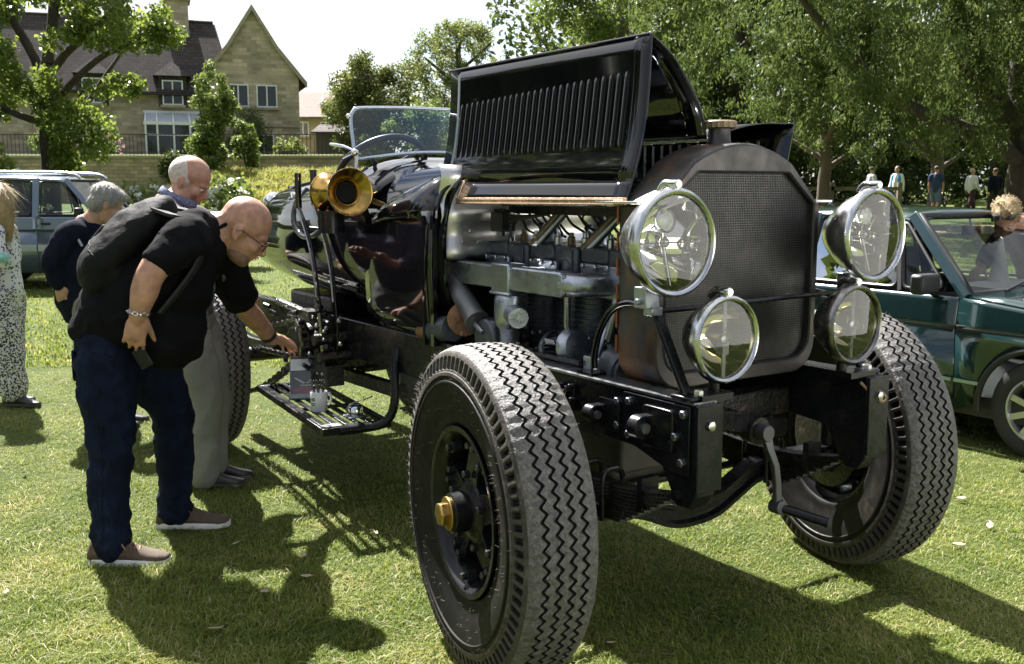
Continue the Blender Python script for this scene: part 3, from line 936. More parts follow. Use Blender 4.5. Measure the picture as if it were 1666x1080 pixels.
shrub('flowering_shrub', 'shrub with white flower heads between the parked estate car and the bald man', -6.7, 19.0, (.62, .5, .40), 2600, .11, .08, LIME, z=.72, flowers=(WHITE_F, 34, .085))
shrub('flowering_shrub', 'low white flowering bush at the right end of the bank', -5.55, 19.5, (.5, .5, .45), 2000, .11, .08, LIME, z=.75, flowers=(WHITE_F, 22, .08))
shrub('elder_bush', 'leafy bush with pale flowers above the roof of the parked estate car', -10.6, 20.5, (1.2, .8, .75), 5200, .12, .09, MAPLE, nc=34, z=.6, flowers=(WHITE_F, 20, .09))
shrub('laurel_bush', 'dense dark bush at far left behind the estate car', -12.6, 20.6, (1.5, .9, 1.1), 7000, .14, .1, OAK, nc=40, z=.6)
shrub('climbing_shrub', 'tall narrow light green shrub in front of the garden wall', -12.2, 41.5, (.85, .7, 2.7), 9500, .15, .09, LIME, nc=60, r=.36, z=1.3)
shrub('climbing_shrub', 'small light green sapling beside the tall narrow shrub', -10.9, 42, (.5, .4, 1.3), 2600, .14, .09, LIME, nc=20, r=.3, z=1.7)
shrub('yew_bush', 'dark domed yew bush against the gable house wall', -14.6, 56.4, (1.15, .9, 1.45), 8500, .10, .05, OAK, nc=60, r=.4, z=2.95)
shrub('rose_bush', 'pink flowering bush by the conservatory', -18.9, 47, (.9, .5, .55), 2400, .12, .09, MAPLE, z=2.9, flowers=(PINK_F, 26, .11))
shrub('terrace_shrub', 'yellow green shrub on the terrace left of the conservatory', -21.3, 47, (.8, .5, .6), 2600, .13, .09, LIME, z=2.9)
shrub('ivy', 'dark ivy growing over the face of the garden wall', -14.7, 43.75, (.5, .14, .8), 2200, .11, .09, OAK, z=1.5)
shrub('terrace_shrub', 'low shrub on the terrace beside the shed', -9.9, 46.5, (.8, .5, .4), 2000, .13, .09, ASH, z=2.9)
shrub('bank_bush', 'bush at the end of the garden wall behind the steering wheel', -5.4, 42.2, (1.0, .8, 1.2), 5000, .14, .09, ASH, z=1.6)
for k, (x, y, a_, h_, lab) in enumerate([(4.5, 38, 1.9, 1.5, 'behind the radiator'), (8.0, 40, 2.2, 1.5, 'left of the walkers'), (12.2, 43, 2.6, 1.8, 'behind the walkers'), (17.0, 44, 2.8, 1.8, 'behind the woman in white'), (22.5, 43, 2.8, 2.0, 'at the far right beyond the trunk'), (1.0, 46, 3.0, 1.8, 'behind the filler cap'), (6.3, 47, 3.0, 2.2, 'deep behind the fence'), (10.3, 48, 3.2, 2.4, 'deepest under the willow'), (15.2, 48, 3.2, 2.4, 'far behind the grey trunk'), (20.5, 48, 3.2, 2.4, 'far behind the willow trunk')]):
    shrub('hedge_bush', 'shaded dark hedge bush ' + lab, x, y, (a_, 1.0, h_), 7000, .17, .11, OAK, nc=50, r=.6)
# trees behind the photographer, mirrored in the paint and chrome
for k, (x, y, lab, h_) in enumerate([(-21, 9.5, 'nearest on the left', 13), (-25, 15.5, 'second on the left', 13), (-22, 2.5, 'third on the left', 11), (-27, -6, 'fourth on the left', 11)]):
    simple_tree('field_tree', 'broad tree outside the picture mirrored in the black paint, ' + lab, x, y, h_, 0, h_ * .56, (4.2, 3.6, h_ * .46), 5000, .5, .36, OAK, nc=60, r=1.4, tr=.3)
# --- the far wood closing the view to the right
n_ = 900
xs_ = -1 + 56 * RNG.random(n_); ys_ = 54 + 10 * RNG.random(n_)
P_ = np.stack([xs_, ys_, gz(xs_, ys_) + (11 + 2 * np.sin(xs_ * .5)) * RNG.random(n_)], 1)
V, F = leafcloud(P_, 1.2, 52000, .42, .26)
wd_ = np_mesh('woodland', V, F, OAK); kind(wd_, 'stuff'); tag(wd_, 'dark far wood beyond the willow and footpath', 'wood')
# --- timber posts and rails, dark shelter under the willow
WOOD = pm('grey_timber', (.16, .14, .11), .9, var=.3, vs=3, stretch=(1, 1, .2))
fn = empty('post_and_rail_fence', (8.2, 33, gzf(8.2, 33)))
tag(fn, 'weathered post and rail fence in the shade under the willow', 'fence')
for k in range(5):
    mb = MB(); mb.mm((k * 1.1 - .07, -.07, -.2), (k * 1.1 + .07, .07, 1.15)); mb.build('post', WOOD, fn, smooth=0, bevel=.01)
for k in range(4):
    for zz in (.45, .95):
        mb = MB(); mb.mm((k * 1.1 - .05, -.11, zz - .06), (k * 1.1 + 1.15 if k < 3 else k * 1.1 + 1.1, -.075 - .003 * (k % 2), zz + .06)); mb.build('rail', WOOD, fn, smooth=0)
for x, y, r, lab in ((9.6, 31.5, .22, 'slim grey trunk left of the walkers under the willow'), (16.0, 38.5, .28, 'straight grey trunk between the walkers and the woman in white')):
    simple_tree('lime_tree', lab, x, y, 5, 0, 5.2, (2.0, 2.0, 2.0), 5000, .2, .12, OAK, nc=30, r=.8, tr=r)
# ================================================================ the vintage speedster (car frame: X forward, Y left, Z up, origin under the front axle)
BLACK = pm('gloss_black_paint', (.005, .005, .007), .05, var=.3, vs=3, spec=.5, coat=.3, rvar=.02)
SATIN = pm('satin_black_paint', (.009, .009, .011), .27, spec=.28, var=.35, vs=9, rvar=.10, bump=.06, bs=30, dirt=((.06, .05, .04), .12, 6))
OILY = pm('oily_black', (.012, .011, .01), .32, var=.5, vs=18, rvar=.15, bump=.5, bs=60, dirt=((.07, .05, .035), .25, 14))
RADM = pm('aged_radiator_metal', (.062, .056, .056), .42, metal=.55, var=.35, vs=7, rvar=.14, bump=.12, bs=30, dirt=((.20, .10, .045), .15, 4.5))
RADS = pm('streaked_radiator_side', (.075, .072, .068), .45, metal=.5, var=.45, vs=8, rvar=.14, bump=.15, bs=30, dirt=((.26, .12, .045), .42, 5), stretch=(1, 1, .35))
CORE = pm('radiator_core', (.012, .012, .011), .6, var=.4, vs=30)
GRID = pm('radiator_grid', (.075, .073, .072), .38, metal=.6, var=.2, vs=14, rvar=.1)
CHROME = pm('bright_chrome', (.78, .78, .78), .10, metal=1, var=.06, vs=8, rvar=.05)
NICKEL = pm('dull_nickel', (.60, .60, .61), .22, metal=1, var=.18, vs=7, rvar=.09, bump=.04, bs=20, dirt=((.25, .23, .2), .12, 9))
PEWTER = pm('tarnished_lamp_metal', (.26, .25, .24), .3, metal=1, var=.35, vs=12, rvar=.12, dirt=((.12, .10, .07), .3, 20))
REFL = pm('lamp_reflector', (.86, .85, .82), .035, metal=1, var=.03)
REFL_A = pm('yellow_reflection_tint', (.82, .75, .56), .05, metal=1, var=.12, vs=9)  # yellow of mirrored surroundings put into the lower reflectors' colour
ALU = pm('cast_aluminium', (.40, .43, .475), .34, metal=.9, var=.2, vs=9, rvar=.12, bump=.15, bs=45, dirt=((.16, .16, .16), .2, 12))
ALU_B = pm('brushed_aluminium', (.62, .60, .58), .22, metal=1, var=.12, vs=3, rvar=.06)
IRONB = pm('grey_cylinder_iron', (.085, .095, .115), .38, metal=.35, var=.35, vs=14, rvar=.12, bump=.25, bs=45)
IROND = pm('dark_crankcase', (.022, .022, .025), .4, metal=.3, var=.5, vs=14, rvar=.15, bump=.3, bs=40, dirt=((.10, .08, .05), .2, 12))
RUSTY = pm('rusty_iron', (.19, .095, .045), .75, var=.5, vs=22, bump=.6, bs=60)
STEEL = pm('bare_steel', (.32, .33, .35), .32, metal=.9, var=.2, vs=14, rvar=.1)
BRASS = pm('aged_brass', (.46, .29, .085), .2, metal=1, var=.3, vs=9, rvar=.09, dirt=((.16, .08, .035), .4, 11))
BRASS_N = pm('hub_brass', (.40, .27, .09), .36, metal=1, var=.15, vs=14, rvar=.08)
COPPER = pm('copper_edging', (.78, .54, .38), .25, metal=1, var=.2, vs=30, rvar=.1)
BRZ = pm('weathered_bronze', (.20, .15, .10), .5, metal=.7, var=.35, vs=20, bump=.2, bs=60)
HOSE = pm('black_rubber_hose', (.012, .012, .013), .45, var=.3)
BOLT = pm('zinc_bolt', (.55, .55, .56), .3, metal=1, var=.2, vs=30)
BOLTK = pm('painted_bolt', (.02, .02, .022), .3, var=.3, vs=30)
LENS = glass('lamp_lens', (.97, .97, .95))
WSG = glass('windscreen_glass', (.62, .74, .82), 1.0)
TREAD = pm('dusty_tread', (.088, .084, .081), .5, var=.5, vs=60, rvar=.14, bump=.8, bs=110, dirt=((.19, .172, .155), .38, 70))
RUB = pm('black_tyre_rubber', (.0085, .008, .008), .55, spec=.2, var=.35, vs=12, rvar=.12, dirt=((.04, .03, .022), .16, 7))
GROOVE = pm('tread_groove', (.009, .009, .009), .8, var=.3)

CA = R(-56.1347)
CAR = empty('vintage_car', (.6534, 3.5529, 0), CA)
tag(CAR, 'big black chain drive vintage racing car with raised louvred bonnet and four lamps', 'car')

def part(name, mb, mat, parent=None, **kw):
    return mb.build(name, mat, parent or CAR, **kw)

# ------------------------------------------------------------ wheels
TR = .5225
def tyre_mesh():
    N, per = 504, 6
    zig = [-1, -.45, .45, 1, .45, -.45]
    cols = []          # (y, r, zigzag amount, slot flag, material of the strip that follows)
    side = [(.078, .262, 0, 0, 1), (.094, .272, 0, 0, 1), (.100, .285, 0, 0, 1), (.098, .296, 0, 0, 1), (.112, .33, 0, 0, 1), (.121, .37, 0, 0, 1), (.1245, .402, 0, 0, 1), (.129, .405, 0, 0, 1), (.1285, .411, 0, 0, 1), (.1235, .414, 0, 0, 1), (.1235, .424, 0, 0, 1), (.128, .428, 0, 0, 3), (.127, .438, 0, 0, 3), (.124, .4405, 0, 0, 3), (.123, .446, 0, 0, 3), (.1225, .450, 0, 1, 3), (.1165, .483, 0, 1, 3), (.114, .489, 0, 0, 3), (.112, .494, 0, 0, 3), (.106, .504, 0, 0, 0)]
    for y, r, z, s, m in side:
        cols.append((-y, r, z, s, m))
    def rt(y):
        return TR - .9 * y * y - (.004 if abs(y) > .095 else 0)
    cols.append((-.098, rt(.098), .3, 0, 0))
    hw = .0060
    for g in (-.060, -.020, .020, .060):
        cols += [(g - hw, rt(g), 1, 0, 2), (g - hw * .75, rt(g) - .011, 1, 0, 2), (g + hw * .75, rt(g) - .011, 1, 0, 2), (g + hw, rt(g), 1, 0, 0)]
    cols.append((.098, rt(.098), .3, 0, 0))
    for y, r, z, s, m in side[::-1]:
        cols.append((y, r, z, s, m))
    K = len(cols)
    t = np.arange(N) * 2 * PI / N
    zz = np.array([zig[i % per] for i in range(N)]) * .0085
    sl = np.array([0, 0, .15, 1, 1, .5] * (N // 6)) * .014
    V = np.zeros((N, K, 3)); M = []
    jit = RNG.normal(size=(N, K)) * .0006
    for k, (y, r, z, s, m) in enumerate(cols):
        yy = y + zz * z - np.sign(y) * sl * s
        rr = r - sl * s * .35 + jit[:, k] * (1 if z else 0)
        V[:, k, 0] = rr * np.cos(t); V[:, k, 1] = yy; V[:, k, 2] = rr * np.sin(t)
    F = []
    ii, kk = np.meshgrid(np.arange(N), np.arange(K - 1), indexing='ij')
    i2 = (ii + 1) % N
    F = np.stack([ii * K + kk, ii * K + kk + 1, i2 * K + kk + 1, i2 * K + kk], -1).reshape(-1, 4)
    mat = np.array([cols[k][4] for k in range(K - 1)])
    # strips on the inner half take the material of the column farther from the middle
    for k in range(K // 2 + 1, K - 1):
        mat[k] = cols[k + 1][4] if cols[k][0] > .099 or cols[k + 1][0] > .099 else mat[k]
    MI = np.tile(mat, (N, 1))
    for k in range(K - 1):       # floors of the shoulder slots stay black
        if cols[k][3] and cols[k + 1][3]:
            q6 = np.arange(N) % 6
            MI[:, k] = np.where(q6 == 3, 2, np.where((q6 == 2) | (q6 == 4), 1, 3))
    return V.reshape(-1, 3), F, MI.ravel()

TV, TF, TM = tyre_mesh()
DUSTY = pm('dusty_shoulder', (.045, .039, .035), .6, spec=.3, var=.4, vs=26, rvar=.12, bump=.4, bs=120, dirt=((.12, .10, .085), .3, 22))
def whiskers():
    n = 420
    V = np.zeros((n, 4, 3)); 
    for i in range(n):
        a = random.uniform(0, 2 * PI)
        s = -1
        kz = random.random()
        if kz < .5:
            r0 = random.choice((.30, .335, .36, .385, .42, .445)) + random.uniform(-.006, .006); y0 = -interp(r0, [.28, .33, .37, .40, .45], [.098, .112, .121, .124, .122])
            d = np.array([random.uniform(-.3, .3), -1, random.uniform(-.3, .3)])
        elif kz < .8:
            r0 = .497; y0 = -.110; d = np.array([math.cos(a) * .7, -.7, math.sin(a) * .7])
        else:
            r0 = .509; y0 = random.choice((-.10, .104)); d = np.array([math.cos(a), .35 * np.sign(y0), math.sin(a)])
        d = d + RNG.normal(size=3) * .25
        d = d / np.linalg.norm(d)
        p = np.array([r0 * math.cos(a), y0, r0 * math.sin(a)])
        u, v, _ = basis(d)
        w = .0005
        V[i, 0] = p + np.array(u) * w; V[i, 1] = p + np.array(v) * w; V[i, 2] = p - np.array(u + v) * w * .7; V[i, 3] = p + d * random.uniform(.009, .02)
    b = np.arange(n)[:, None] * 4
    F = np.concatenate([b + np.array([[0, 1, 3]]), b + np.array([[1, 2, 3]]), b + np.array([[2, 0, 3]])])
    return V.reshape(-1, 3), F

WV, WF = whiskers()
WHISK = pm('moulding_rubber_hair', (.20, .18, .16), .7, var=.2)
def wheel(loc, rz, front=True, proto=None):
    if proto is not None:
        w = copy_tree(proto, CAR)
        w.location = loc; w.rotation_euler = (0, 0, rz)
        return w
    mb = MB()      # rim and steel spider
    mb.lathe([(-.086, .252), (-.098, .268), (-.108, .270), (-.106, .252), (-.090, .240), (-.060, .226), (.02, .222), (.07, .232), (.086, .25), (.092, .268), (.088, .268), (.07, .246), (.02, .236), (-.055, .238), (-.086, .252)], (0, 0, 0), (0, 1, 0), 56, caps=False)
    for k in range(5):
        a = 2 * PI * k / 5 + .3
        d = Vector((math.cos(a), 0, math.sin(a))); t = Vector((-math.sin(a), 0, math.cos(a)))
        p = []
        for r0, wd, y0, y1 in ((.07, .05, -.075, .0), (.226, .036, -.055, -.005)):
            p.append([d * r0 + t * wd + Vector((0, y0, 0)), d * r0 - t * wd + Vector((0, y0, 0)), d * r0 - t * wd + Vector((0, y1, 0)), d * r0 + t * wd + Vector((0, y1, 0))])
        mb.rings([p[0], p[1]])
    w = mb.build('wheel', SATIN, CAR, smooth=35, bevel=.006)
    np_mesh('tyre', TV, TF, [TREAD, RUB, GROOVE, DUSTY], w, smooth=True, midx=TM).data.set_sharp_from_angle(angle=R(38))
    h = MB(); h.lathe([(.01, .105), (-.07, .10), (-.085, .082), (-.09, .064), (-.138, .062), (-.141, .056), (-.141, .0)], (0, 0, 0), (0, 1, 0), 40)
    h.build('hub', SATIN, w, smooth=40)
    c = MB(); c.lathe([(-.140, .050), (-.148, .053), (-.152, .053), (-.154, .047)], (0, 0, 0), (0, 1, 0), 32)
    c.rings([[Vector((q * math.cos(PI / 3 * j + .2), yy, q * math.sin(PI / 3 * j + .2))) for j in range(6)] for yy, q in ((-.153, .038), (-.175, .038), (-.180, .032))])
    c.build('hub_cap', BRASS_N, w, smooth=30, bevel=.002)
    dr = MB(); dr.lathe([(.02, .07), (.015, .19), (.03, .205), (.10, .205), (.105, .19), (.105, .05)], (0, 0, 0), (0, 1, 0), 40)
    dr.build('brake_drum', OILY, w, smooth=40)
    nb = MB()
    for k in range(5):
        a = 2 * PI * k / 5 + .3
        for da, rr in ((-.10, .205), (.10, .205), (.0, .118)):
            nb.bolt((rr * math.cos(a + da), -.06 if rr > .15 else -.078, rr * math.sin(a + da)), (0, -1, 0), .013, .02)
    for k in range(5):
        a = 2 * PI * (k + .5) / 5 + .3
        nb.box((.214 * math.cos(a), -.07, .214 * math.sin(a)), (.03, .03, .03), Matrix.Rotation(-a, 3, 'Y'))
        nb.bolt((.214 * math.cos(a), -.085, .214 * math.sin(a)), (0, -1, 0), .012, .02)
    pieces(nb, 'wheel_nut', BOLTK, w, smooth=30)
    wh = np_mesh('rubber_hair', WV, WF, WHISK, w); kind(wh, 'stuff')
    w.location = loc; w.rotation_euler = (0, 0, rz)
    return w

wf = wheel((0, -.865, TR), R(-9.7))
wheel((0, .865, TR), R(180 - 14.2), proto=wf)
wheel((-3.33, -.76, TR), 0, proto=wf)
wheel((-3.33, .76, TR), R(180), proto=wf)

# ------------------------------------------------------------ chassis
for s in (-1, 1):
    mb = MB()
    y0 = s * .40
    mb.mm((-4.0, y0 - .035, .69), (.0, y0 + .035, .88))
    mb.build('chassis_rail', SATIN, CAR, smooth=30, bevel=.006)
    pl = MB()      # deep front plate down to the spring eye
    out = [(-.02, .885), (.47, .885), (.47, .60), (.44, .555), (.385, .553), (.355, .60), (.30, .69), (.16, .70), (-.02, .70)]
    pl.prism(out, (0, y0 - s * .042, 0), (1, 0, 0), (0, 0, 1), (0, s * .078, 0))
    po = pl.build('front_frame_plate', SATIN, CAR, smooth=30, bevel=.005)
    ov = MB(); ov.prism([(.14, .875), (.445, .875), (.445, .66), (.36, .66), (.14, .72)], (0, y0 + s * .037, 0), (1, 0, 0), (0, 0, 1), (0, s * .010, 0)); ov.build('doubler_plate', SATIN, po, smooth=30, bevel=.003)
    ft = MB(); ft.mm((.471, y0 - .05, .615), (.485, y0 + .055, .884)); ft.build('end_plate', SATIN, po, smooth=30, bevel=.003)
    ft = MB(); ft.bolt((.486, y0, .82), (1, 0, 0), .016, .01); ft.build('end_bolt', BOLT, po)
    tp = MB(); tp.mm((-.9, y0 - .045, .8815), (.46, y0 + .05, .889)); tp.build('top_flange', STEEL if s < 0 else SATIN, po, smooth=30)
    bl = MB()
    for x, z in ((.105, .835), (.105, .755), (.175, .848), (.425, .85), (.42, .70), (.175, .74), (.39, .775)):
        bl.bolt((x, y0 + s * (.048 if x > .14 else .037), z), (0, s, 0), .0135, .014)
    pieces(bl, 'frame_bolt', STEEL, po, smooth=30)
    for k, (bx, bz, sc) in enumerate(((.035, .785, .85), (.285, .79, 1.05))):        # eye brackets
        mb = MB()
        yo = y0 + s * (.036 if k == 0 else .048)
        mb.prism(rounded([(-.055 * sc, .06 * sc), (.075 * sc, .06 * sc), (.075 * sc, -.065 * sc), (-.055 * sc, -.065 * sc)], .015, 3), (bx + .02, yo, bz), (1, 0, 0), (0, 0, 1), (0, s * .012, 0))
        bo = mb.build('bracket_plate', SATIN, po, smooth=30, bevel=.003)
        eye = MB()
        eye.lathe([(-.022, .036 * sc), (.022, .036 * sc)], (bx - .005, yo + s * .05, bz), (1, 0, 0), 24)
        eye.mm((bx - .027, yo, bz - .034 * sc), (bx + .017, yo + s * .05, bz + .034 * sc))
        eye.build('bracket_eye', SATIN, po, smooth=35, bevel=.003)
        pin = MB(); pin.lathe([(-.036, .016 * sc), (.034, .016 * sc)], (bx - .005, yo + s * .052, bz), (1, 0, 0), 16); pin.build('bracket_pin', BOLT, po)
    cy = MB(); cy.lathe([(-.026, .018), (.026, .018), (.026, .011), (.0, .011)], (-.17, y0 + s * .062, .80), (0, 0, 1), 20)
    cy.bar((-.20, y0 + s * .04, .80), (-.12, y0 + s * .04, .80), .02, .08)
    for x, z in ((-.19, .84), (-.13, .845), (-.12, .80), (-.145, .765)):
        cy.tube([(x, y0 + s * .03, z), (x, y0 + s * .068, z)], .010, 10)
    cy.build('shackle_post', SATIN, po, smooth=35, bevel=.002)
    # leaf spring: camber down to the axle pad, front eye on the plate
    def arc(x, k):
        return .60 - .012 - .0125 * k - .055 * (1 - ((x + .02) / .42) ** 2)
    sp = MB()
    lf = []
    for k in range(10):
        L = .40 - .030 * k
        xs_ = np.linspace(-.02 - L, -.02 + L, 13)
        rs = []
        for x in xs_:
            z = arc(x, k)
            rs.append([(x, y0 - .029, z - .0055), (x, y0 + .029, z - .0055), (x, y0 + .029, z + .0055), (x, y0 - .029, z + .0055)])
        lf.append(MB().rings(rs))
    so = lf[0].build('leaf_spring', OILY, CAR, smooth=30, bevel=.0015)
    for q in lf[1:]:
        q.build('leaf', OILY, so, smooth=30, bevel=.0015)
    ey = MB(); ey.lathe([(-.035, .034), (.035, .034)], (.395, y0, .590), (0, 1, 0), 20); ey.lathe([(-.055, .016), (.055, .016)], (.395, y0, .590), (0, 1, 0), 12); ey.build('spring_eye', SATIN, so)
    ub = MB()
    for x in (-.075, .035):
        ub.tube(smooth_path([(x, y0 - .042, .41), (x, y0 - .042, .56), (x, y0, .585), (x, y0 + .042, .56), (x, y0 + .042, .41)], 4), .010, 8)
    ub.mm((.20, y0 - .036, .49), (.225, y0 + .036, .60))
    ub.build('spring_clamp', SATIN, so, smooth=40)
# front axle, dropped at the middle
ax = smooth_path([(0, -.74, .455), (0, -.55, .455), (0, -.43, .45), (0, -.28, .425), (0, -.12, .362), (0, 0, .350), (0, .12, .365), (0, .24, .42), (0, .34, .46), (0, .55, .462), (0, .74, .455)], 5)
mb = MB()
rs = []
for p in ax:
    x, y, z = p
    rs.append([(x - .034, y, z - .042), (x + .034, y, z - .042), (x + .034, y, z - .026), (x + .012, y, z - .018), (x + .012, y, z + .018), (x + .034, y, z + .026), (x + .034, y, z + .042), (x - .034, y, z + .042), (x - .034, y, z + .026), (x - .012, y, z + .018), (x - .012, y, z - .018), (x - .034, y, z - .026)])
mb.rings(rs)
axo = mb.build('front_axle', SATIN, CAR, smooth=40)
for s in (-1, 1):
    k_ = MB(); k_.lathe([(-.11, .036), (.13, .034)], (0, s * .755, .50), (0, 0, 1), 18); k_.tube([(0, s * .75, .52), (0, s * .85, .5225)], .03, 12); k_.build('kingpin', SATIN, axo)
    k_ = MB(); k_.tube(smooth_path([(0, s * .755, .47), (-.1, s * .74, .44), (-.2, s * .70, .42)], 4), .018, 10); k_.build('steering_arm', OILY, axo)
mb = MB(); mb.cyl((-.2, -.70, .42), (-.2, .70, .42), .016, 10); mb.build('track_rod', OILY, axo)
# cross members and the dark gubbins between the rails
mb = MB(); mb.mm((.05, -.365, .70), (.13, .365, .80)); mb.mm((-1.0, -.365, .70), (-.92, .365, .80)); mb.mm((-2.3, -.365, .70), (-2.2, .365, .85)); mb.mm((-3.4, -.365, .7), (-3.3, .365, .82)); pieces(mb, 'cross_member', OILY, CAR, smooth=30, bevel=.006)
mb = MB(); mb.bar((.16, .30, .66), (.42, -.38, .83), .03, .06); mb.build('diagonal_brace', SATIN, CAR, smooth=30, bevel=.003)
# starting handle on its tube
cx_ = P0 = Vector((.335, 0, .715))
mb = MB(); mb.tube([(-.1, 0, .735), (.27, 0, .72)], .040, 20); mb.tube([(.27, 0, .72), (.318, 0, .716)], .047, 20)
for k in range(7):
    mb.lathe([(0, .0405), (.006, .044), (.012, .0405)], (.05 + k * .028, 0, .729 - k * .001), (1, 0, -.03), 18, caps=False)
cro = mb.build('starter_tube', OILY, CAR, smooth=35)
h = MB(); h.lathe([(-.02, .028), (.02, .028)], (.34, 0, .715), (1, 0, 0), 20)
rs = []
for p, w_ in (((.340, .005, .712), .044), ((.345, .018, .66), .032), ((.350, .045, .60), .028), ((.352, .055, .54), .028), ((.352, .062, .455), .028)):
    x, y, z = p
    rs.append([(x - .009, y - w_ / 2, z), (x + .009, y - w_ / 2, z), (x + .009, y + w_ / 2, z), (x - .009, y + w_ / 2, z)])
h.rings(rs); h.lathe([(-.022, .024), (.022, .024)], (.352, .062, .452), (1, 0, 0), 16)
h.build('starting_handle', pm('dark_forged_steel', (.10, .10, .11), .4, metal=.6, var=.2), cro, smooth=35, bevel=.003)
g = MB(); g.tube([(.352, .062, .452), (.40, .10, .437), (.475, .16, .413)], [.015, .017, .017], 14); g.lathe([(0, .018), (.008, .018)], (.475, .16, .413), (.75, .6, -.24), 14); g.build('handle_grip', SATIN, cro)

# ------------------------------------------------------------ radiator
rad = empty('radiator', (0, 0, 0), 0, None)
bpy.data.objects.remove(rad)
def rad_outline(o=0.0, zb=.872, hw=.385, zs=1.462, zt=1.672):
    pts = [(-hw + o, zs)]
    arcp = []
    for k in range(17):
        a = PI * (.30 + .40 * k / 16)
        arcp.append((math.cos(a), math.sin(a)))
    # straight chamfer then the arch
    top = []
    for k in range(21):
        y = lerp(.235, -.235, k / 20)
        z = zt - (zt - 1.607) * (abs(y) / .235) ** 2.0
        top.append((y, z - o))
    left = [(-hw + o, zs - o * .4)]
    right = [(hw - o, zs - o * .4)]
    bl = []
    rr = .11
    for k in range(7):
        a = PI + PI / 2 * k / 6
        bl.append((-hw + o + rr + rr * math.cos(a), zb + o + rr + rr * math.sin(a)))
    br = [(-y, z) for y, z in bl[::-1]]
    return right + top + left + bl + br
mb = MB()
o_ = rad_outline(); 
mb.rings([[(.035, y, z) for y, z in o_], [(.200, y, z) for y, z in o_], [(.212, y * .992, (z - 1.2) * .992 + 1.2) for y, z in o_]], caps=False)
back = [(.035, y, z) for y, z in o_]
rado = mb.build('radiator', RADS, CAR, smooth=30)
# face of the shell: ring between outer outline and core opening
core = [(.3445, 1.465), (.212, 1.573), (-.212, 1.573), (-.3445, 1.465)] + [(-.3445 + .085 + .085 * math.cos(PI + PI / 2 * k / 6), .9275 + .085 + .085 * math.sin(PI + PI / 2 * k / 6)) for k in range(7)] + [(.3445 - .085 + .085 * math.sin(PI / 2 * k / 6), .9275 + .085 - .085 * math.cos(PI / 2 * k / 6)) for k in range(7)]
def resample(poly, n):
    P_ = [Vector(p) for p in poly]; P_.append(P_[0]); L = [0]
    for a_, b_ in zip(P_, P_[1:]):
        L.append(L[-1] + (b_ - a_).length)
    return P_, L
def polar_match(poly, angs, c=(0, 1.22)):
    out = []
    n = len(poly)
    for a_ in angs:
        d = Vector((math.cos(a_), math.sin(a_)))
        best = None
        for i in range(n):
            p = Vector(poly[i]) - Vector(c); q = Vector(poly[(i + 1) % n]) - Vector(c)
            e = q - p
            den = d.x * e.y - d.y * e.x
            if abs(den) < 1e-9:
                continue
            t = (p.x * e.y - p.y * e.x) / den
            s_ = (p.x * d.y - p.y * d.x) / den
            if t > 0 and -1e-6 <= s_ <= 1 + 1e-6:
                best = t if best is None else max(best, t)
        out.append((c[0] + d.x * best, c[1] + d.y * best))
    return out
angs = sorted(set([2 * PI * k / 180 for k in range(180)] + [math.atan2(z - 1.22, y) % (2 * PI) for y, z in core] + [math.atan2(z - 1.22, y) % (2 * PI) for y, z in o_]))
outer = polar_match([(y * .992, (z - 1.2) * .992 + 1.2) for y, z in o_], angs)
inner = polar_match(core, angs)
inner2 = polar_match([(y * 1.022, (z - 1.22) * 1.022 + 1.22) for y, z in core], angs)
mb = MB()
mb.rings([[(.212, y, z) for y, z in outer], [(.217, y * .985, (z - 1.22) * .985 + 1.22) for y, z in outer], [(.217, y, z) for y, z in inner2], [(.2225, y * 1.012, (z - 1.22) * 1.012 + 1.22) for y, z in inner], [(.217, y, z) for y, z in inner], [(.190, y, z) for y, z in inner]], caps=False)
mb.build('radiator_face', RADM, rado, smooth=32)
mb = MB(); mb.add([(.192, y, z) for y, z in inner], [tuple(range(len(inner)))]); mb.build('radiator_core', CORE, rado, smooth=0)
def core_span_y(z):
    if z > 1.465:
        w_ = lerp(.3445, .212, (z - 1.465) / (1.573 - 1.465))
    elif z < .9275 + .085:
        q = (.9275 + .085 - z) / .085; w_ = .3445 - .085 + .085 * math.sqrt(max(0, 1 - q * q))
    else:
        w_ = .3445
    return w_
mb = MB()
z = .9345
while z < 1.572:
    w_ = core_span_y(z) - .001; mb.mm((.1985, -w_, z - .0012), (.2005, w_, z + .0012)); z += .0082
y = -.3395
while y < .344:
    ay = abs(y)
    zt = 1.573 if ay < .212 else lerp(1.573, 1.465, (ay - .212) / (.3445 - .212))
    zb = .9275 if ay < .2595 else .9275 + .085 - math.sqrt(max(0, .085 ** 2 - (ay - .2595) ** 2))
    mb.mm((.1990, y - .0012, zb), (.2010, y + .0012, zt)); y += .0082
kind(mb.build('radiator_mesh', GRID, rado, smooth=0), 'stuff')
mb = MB(); mb.lathe([(0, .047), (.012, .040), (.045, .037), (.056, .037)], (.092, 0, 1.668), (0, 0, 1), 28); mb.build('filler_neck', RADM, rado, smooth=40)
mb = MB()
rs = []
for a_, q in ((1.722, .046), (1.726, .055), (1.745, .056), (1.750, .048), (1.752, .02)):
    rs.append([(.092 + q * (1 + (.06 if j % 2 else 0)) * math.cos(2 * PI * j / 36), q * (1 + (.06 if j % 2 else 0)) * math.sin(2 * PI * j / 36), a_) for j in range(36)])
mb.rings(rs); mb.build('filler_cap', BRZ, rado, smooth=30)
mb = MB(); mb.tube([(.03, .06, 1.70), (.03, .06, 1.75)], .02, 10); mb.build('steam_valve', CHROME, rado)
rv = MB()
for s in (-1, 1):
    for k in range(6):
        rv.mm((.028, s * .387, .98 + k * .085), (.036, s * .392, 1.04 + k * .085))
pieces(rv, 'copper_clip', pm('red_copper', (.35, .13, .08), .4, metal=.8), rado, smooth=0)
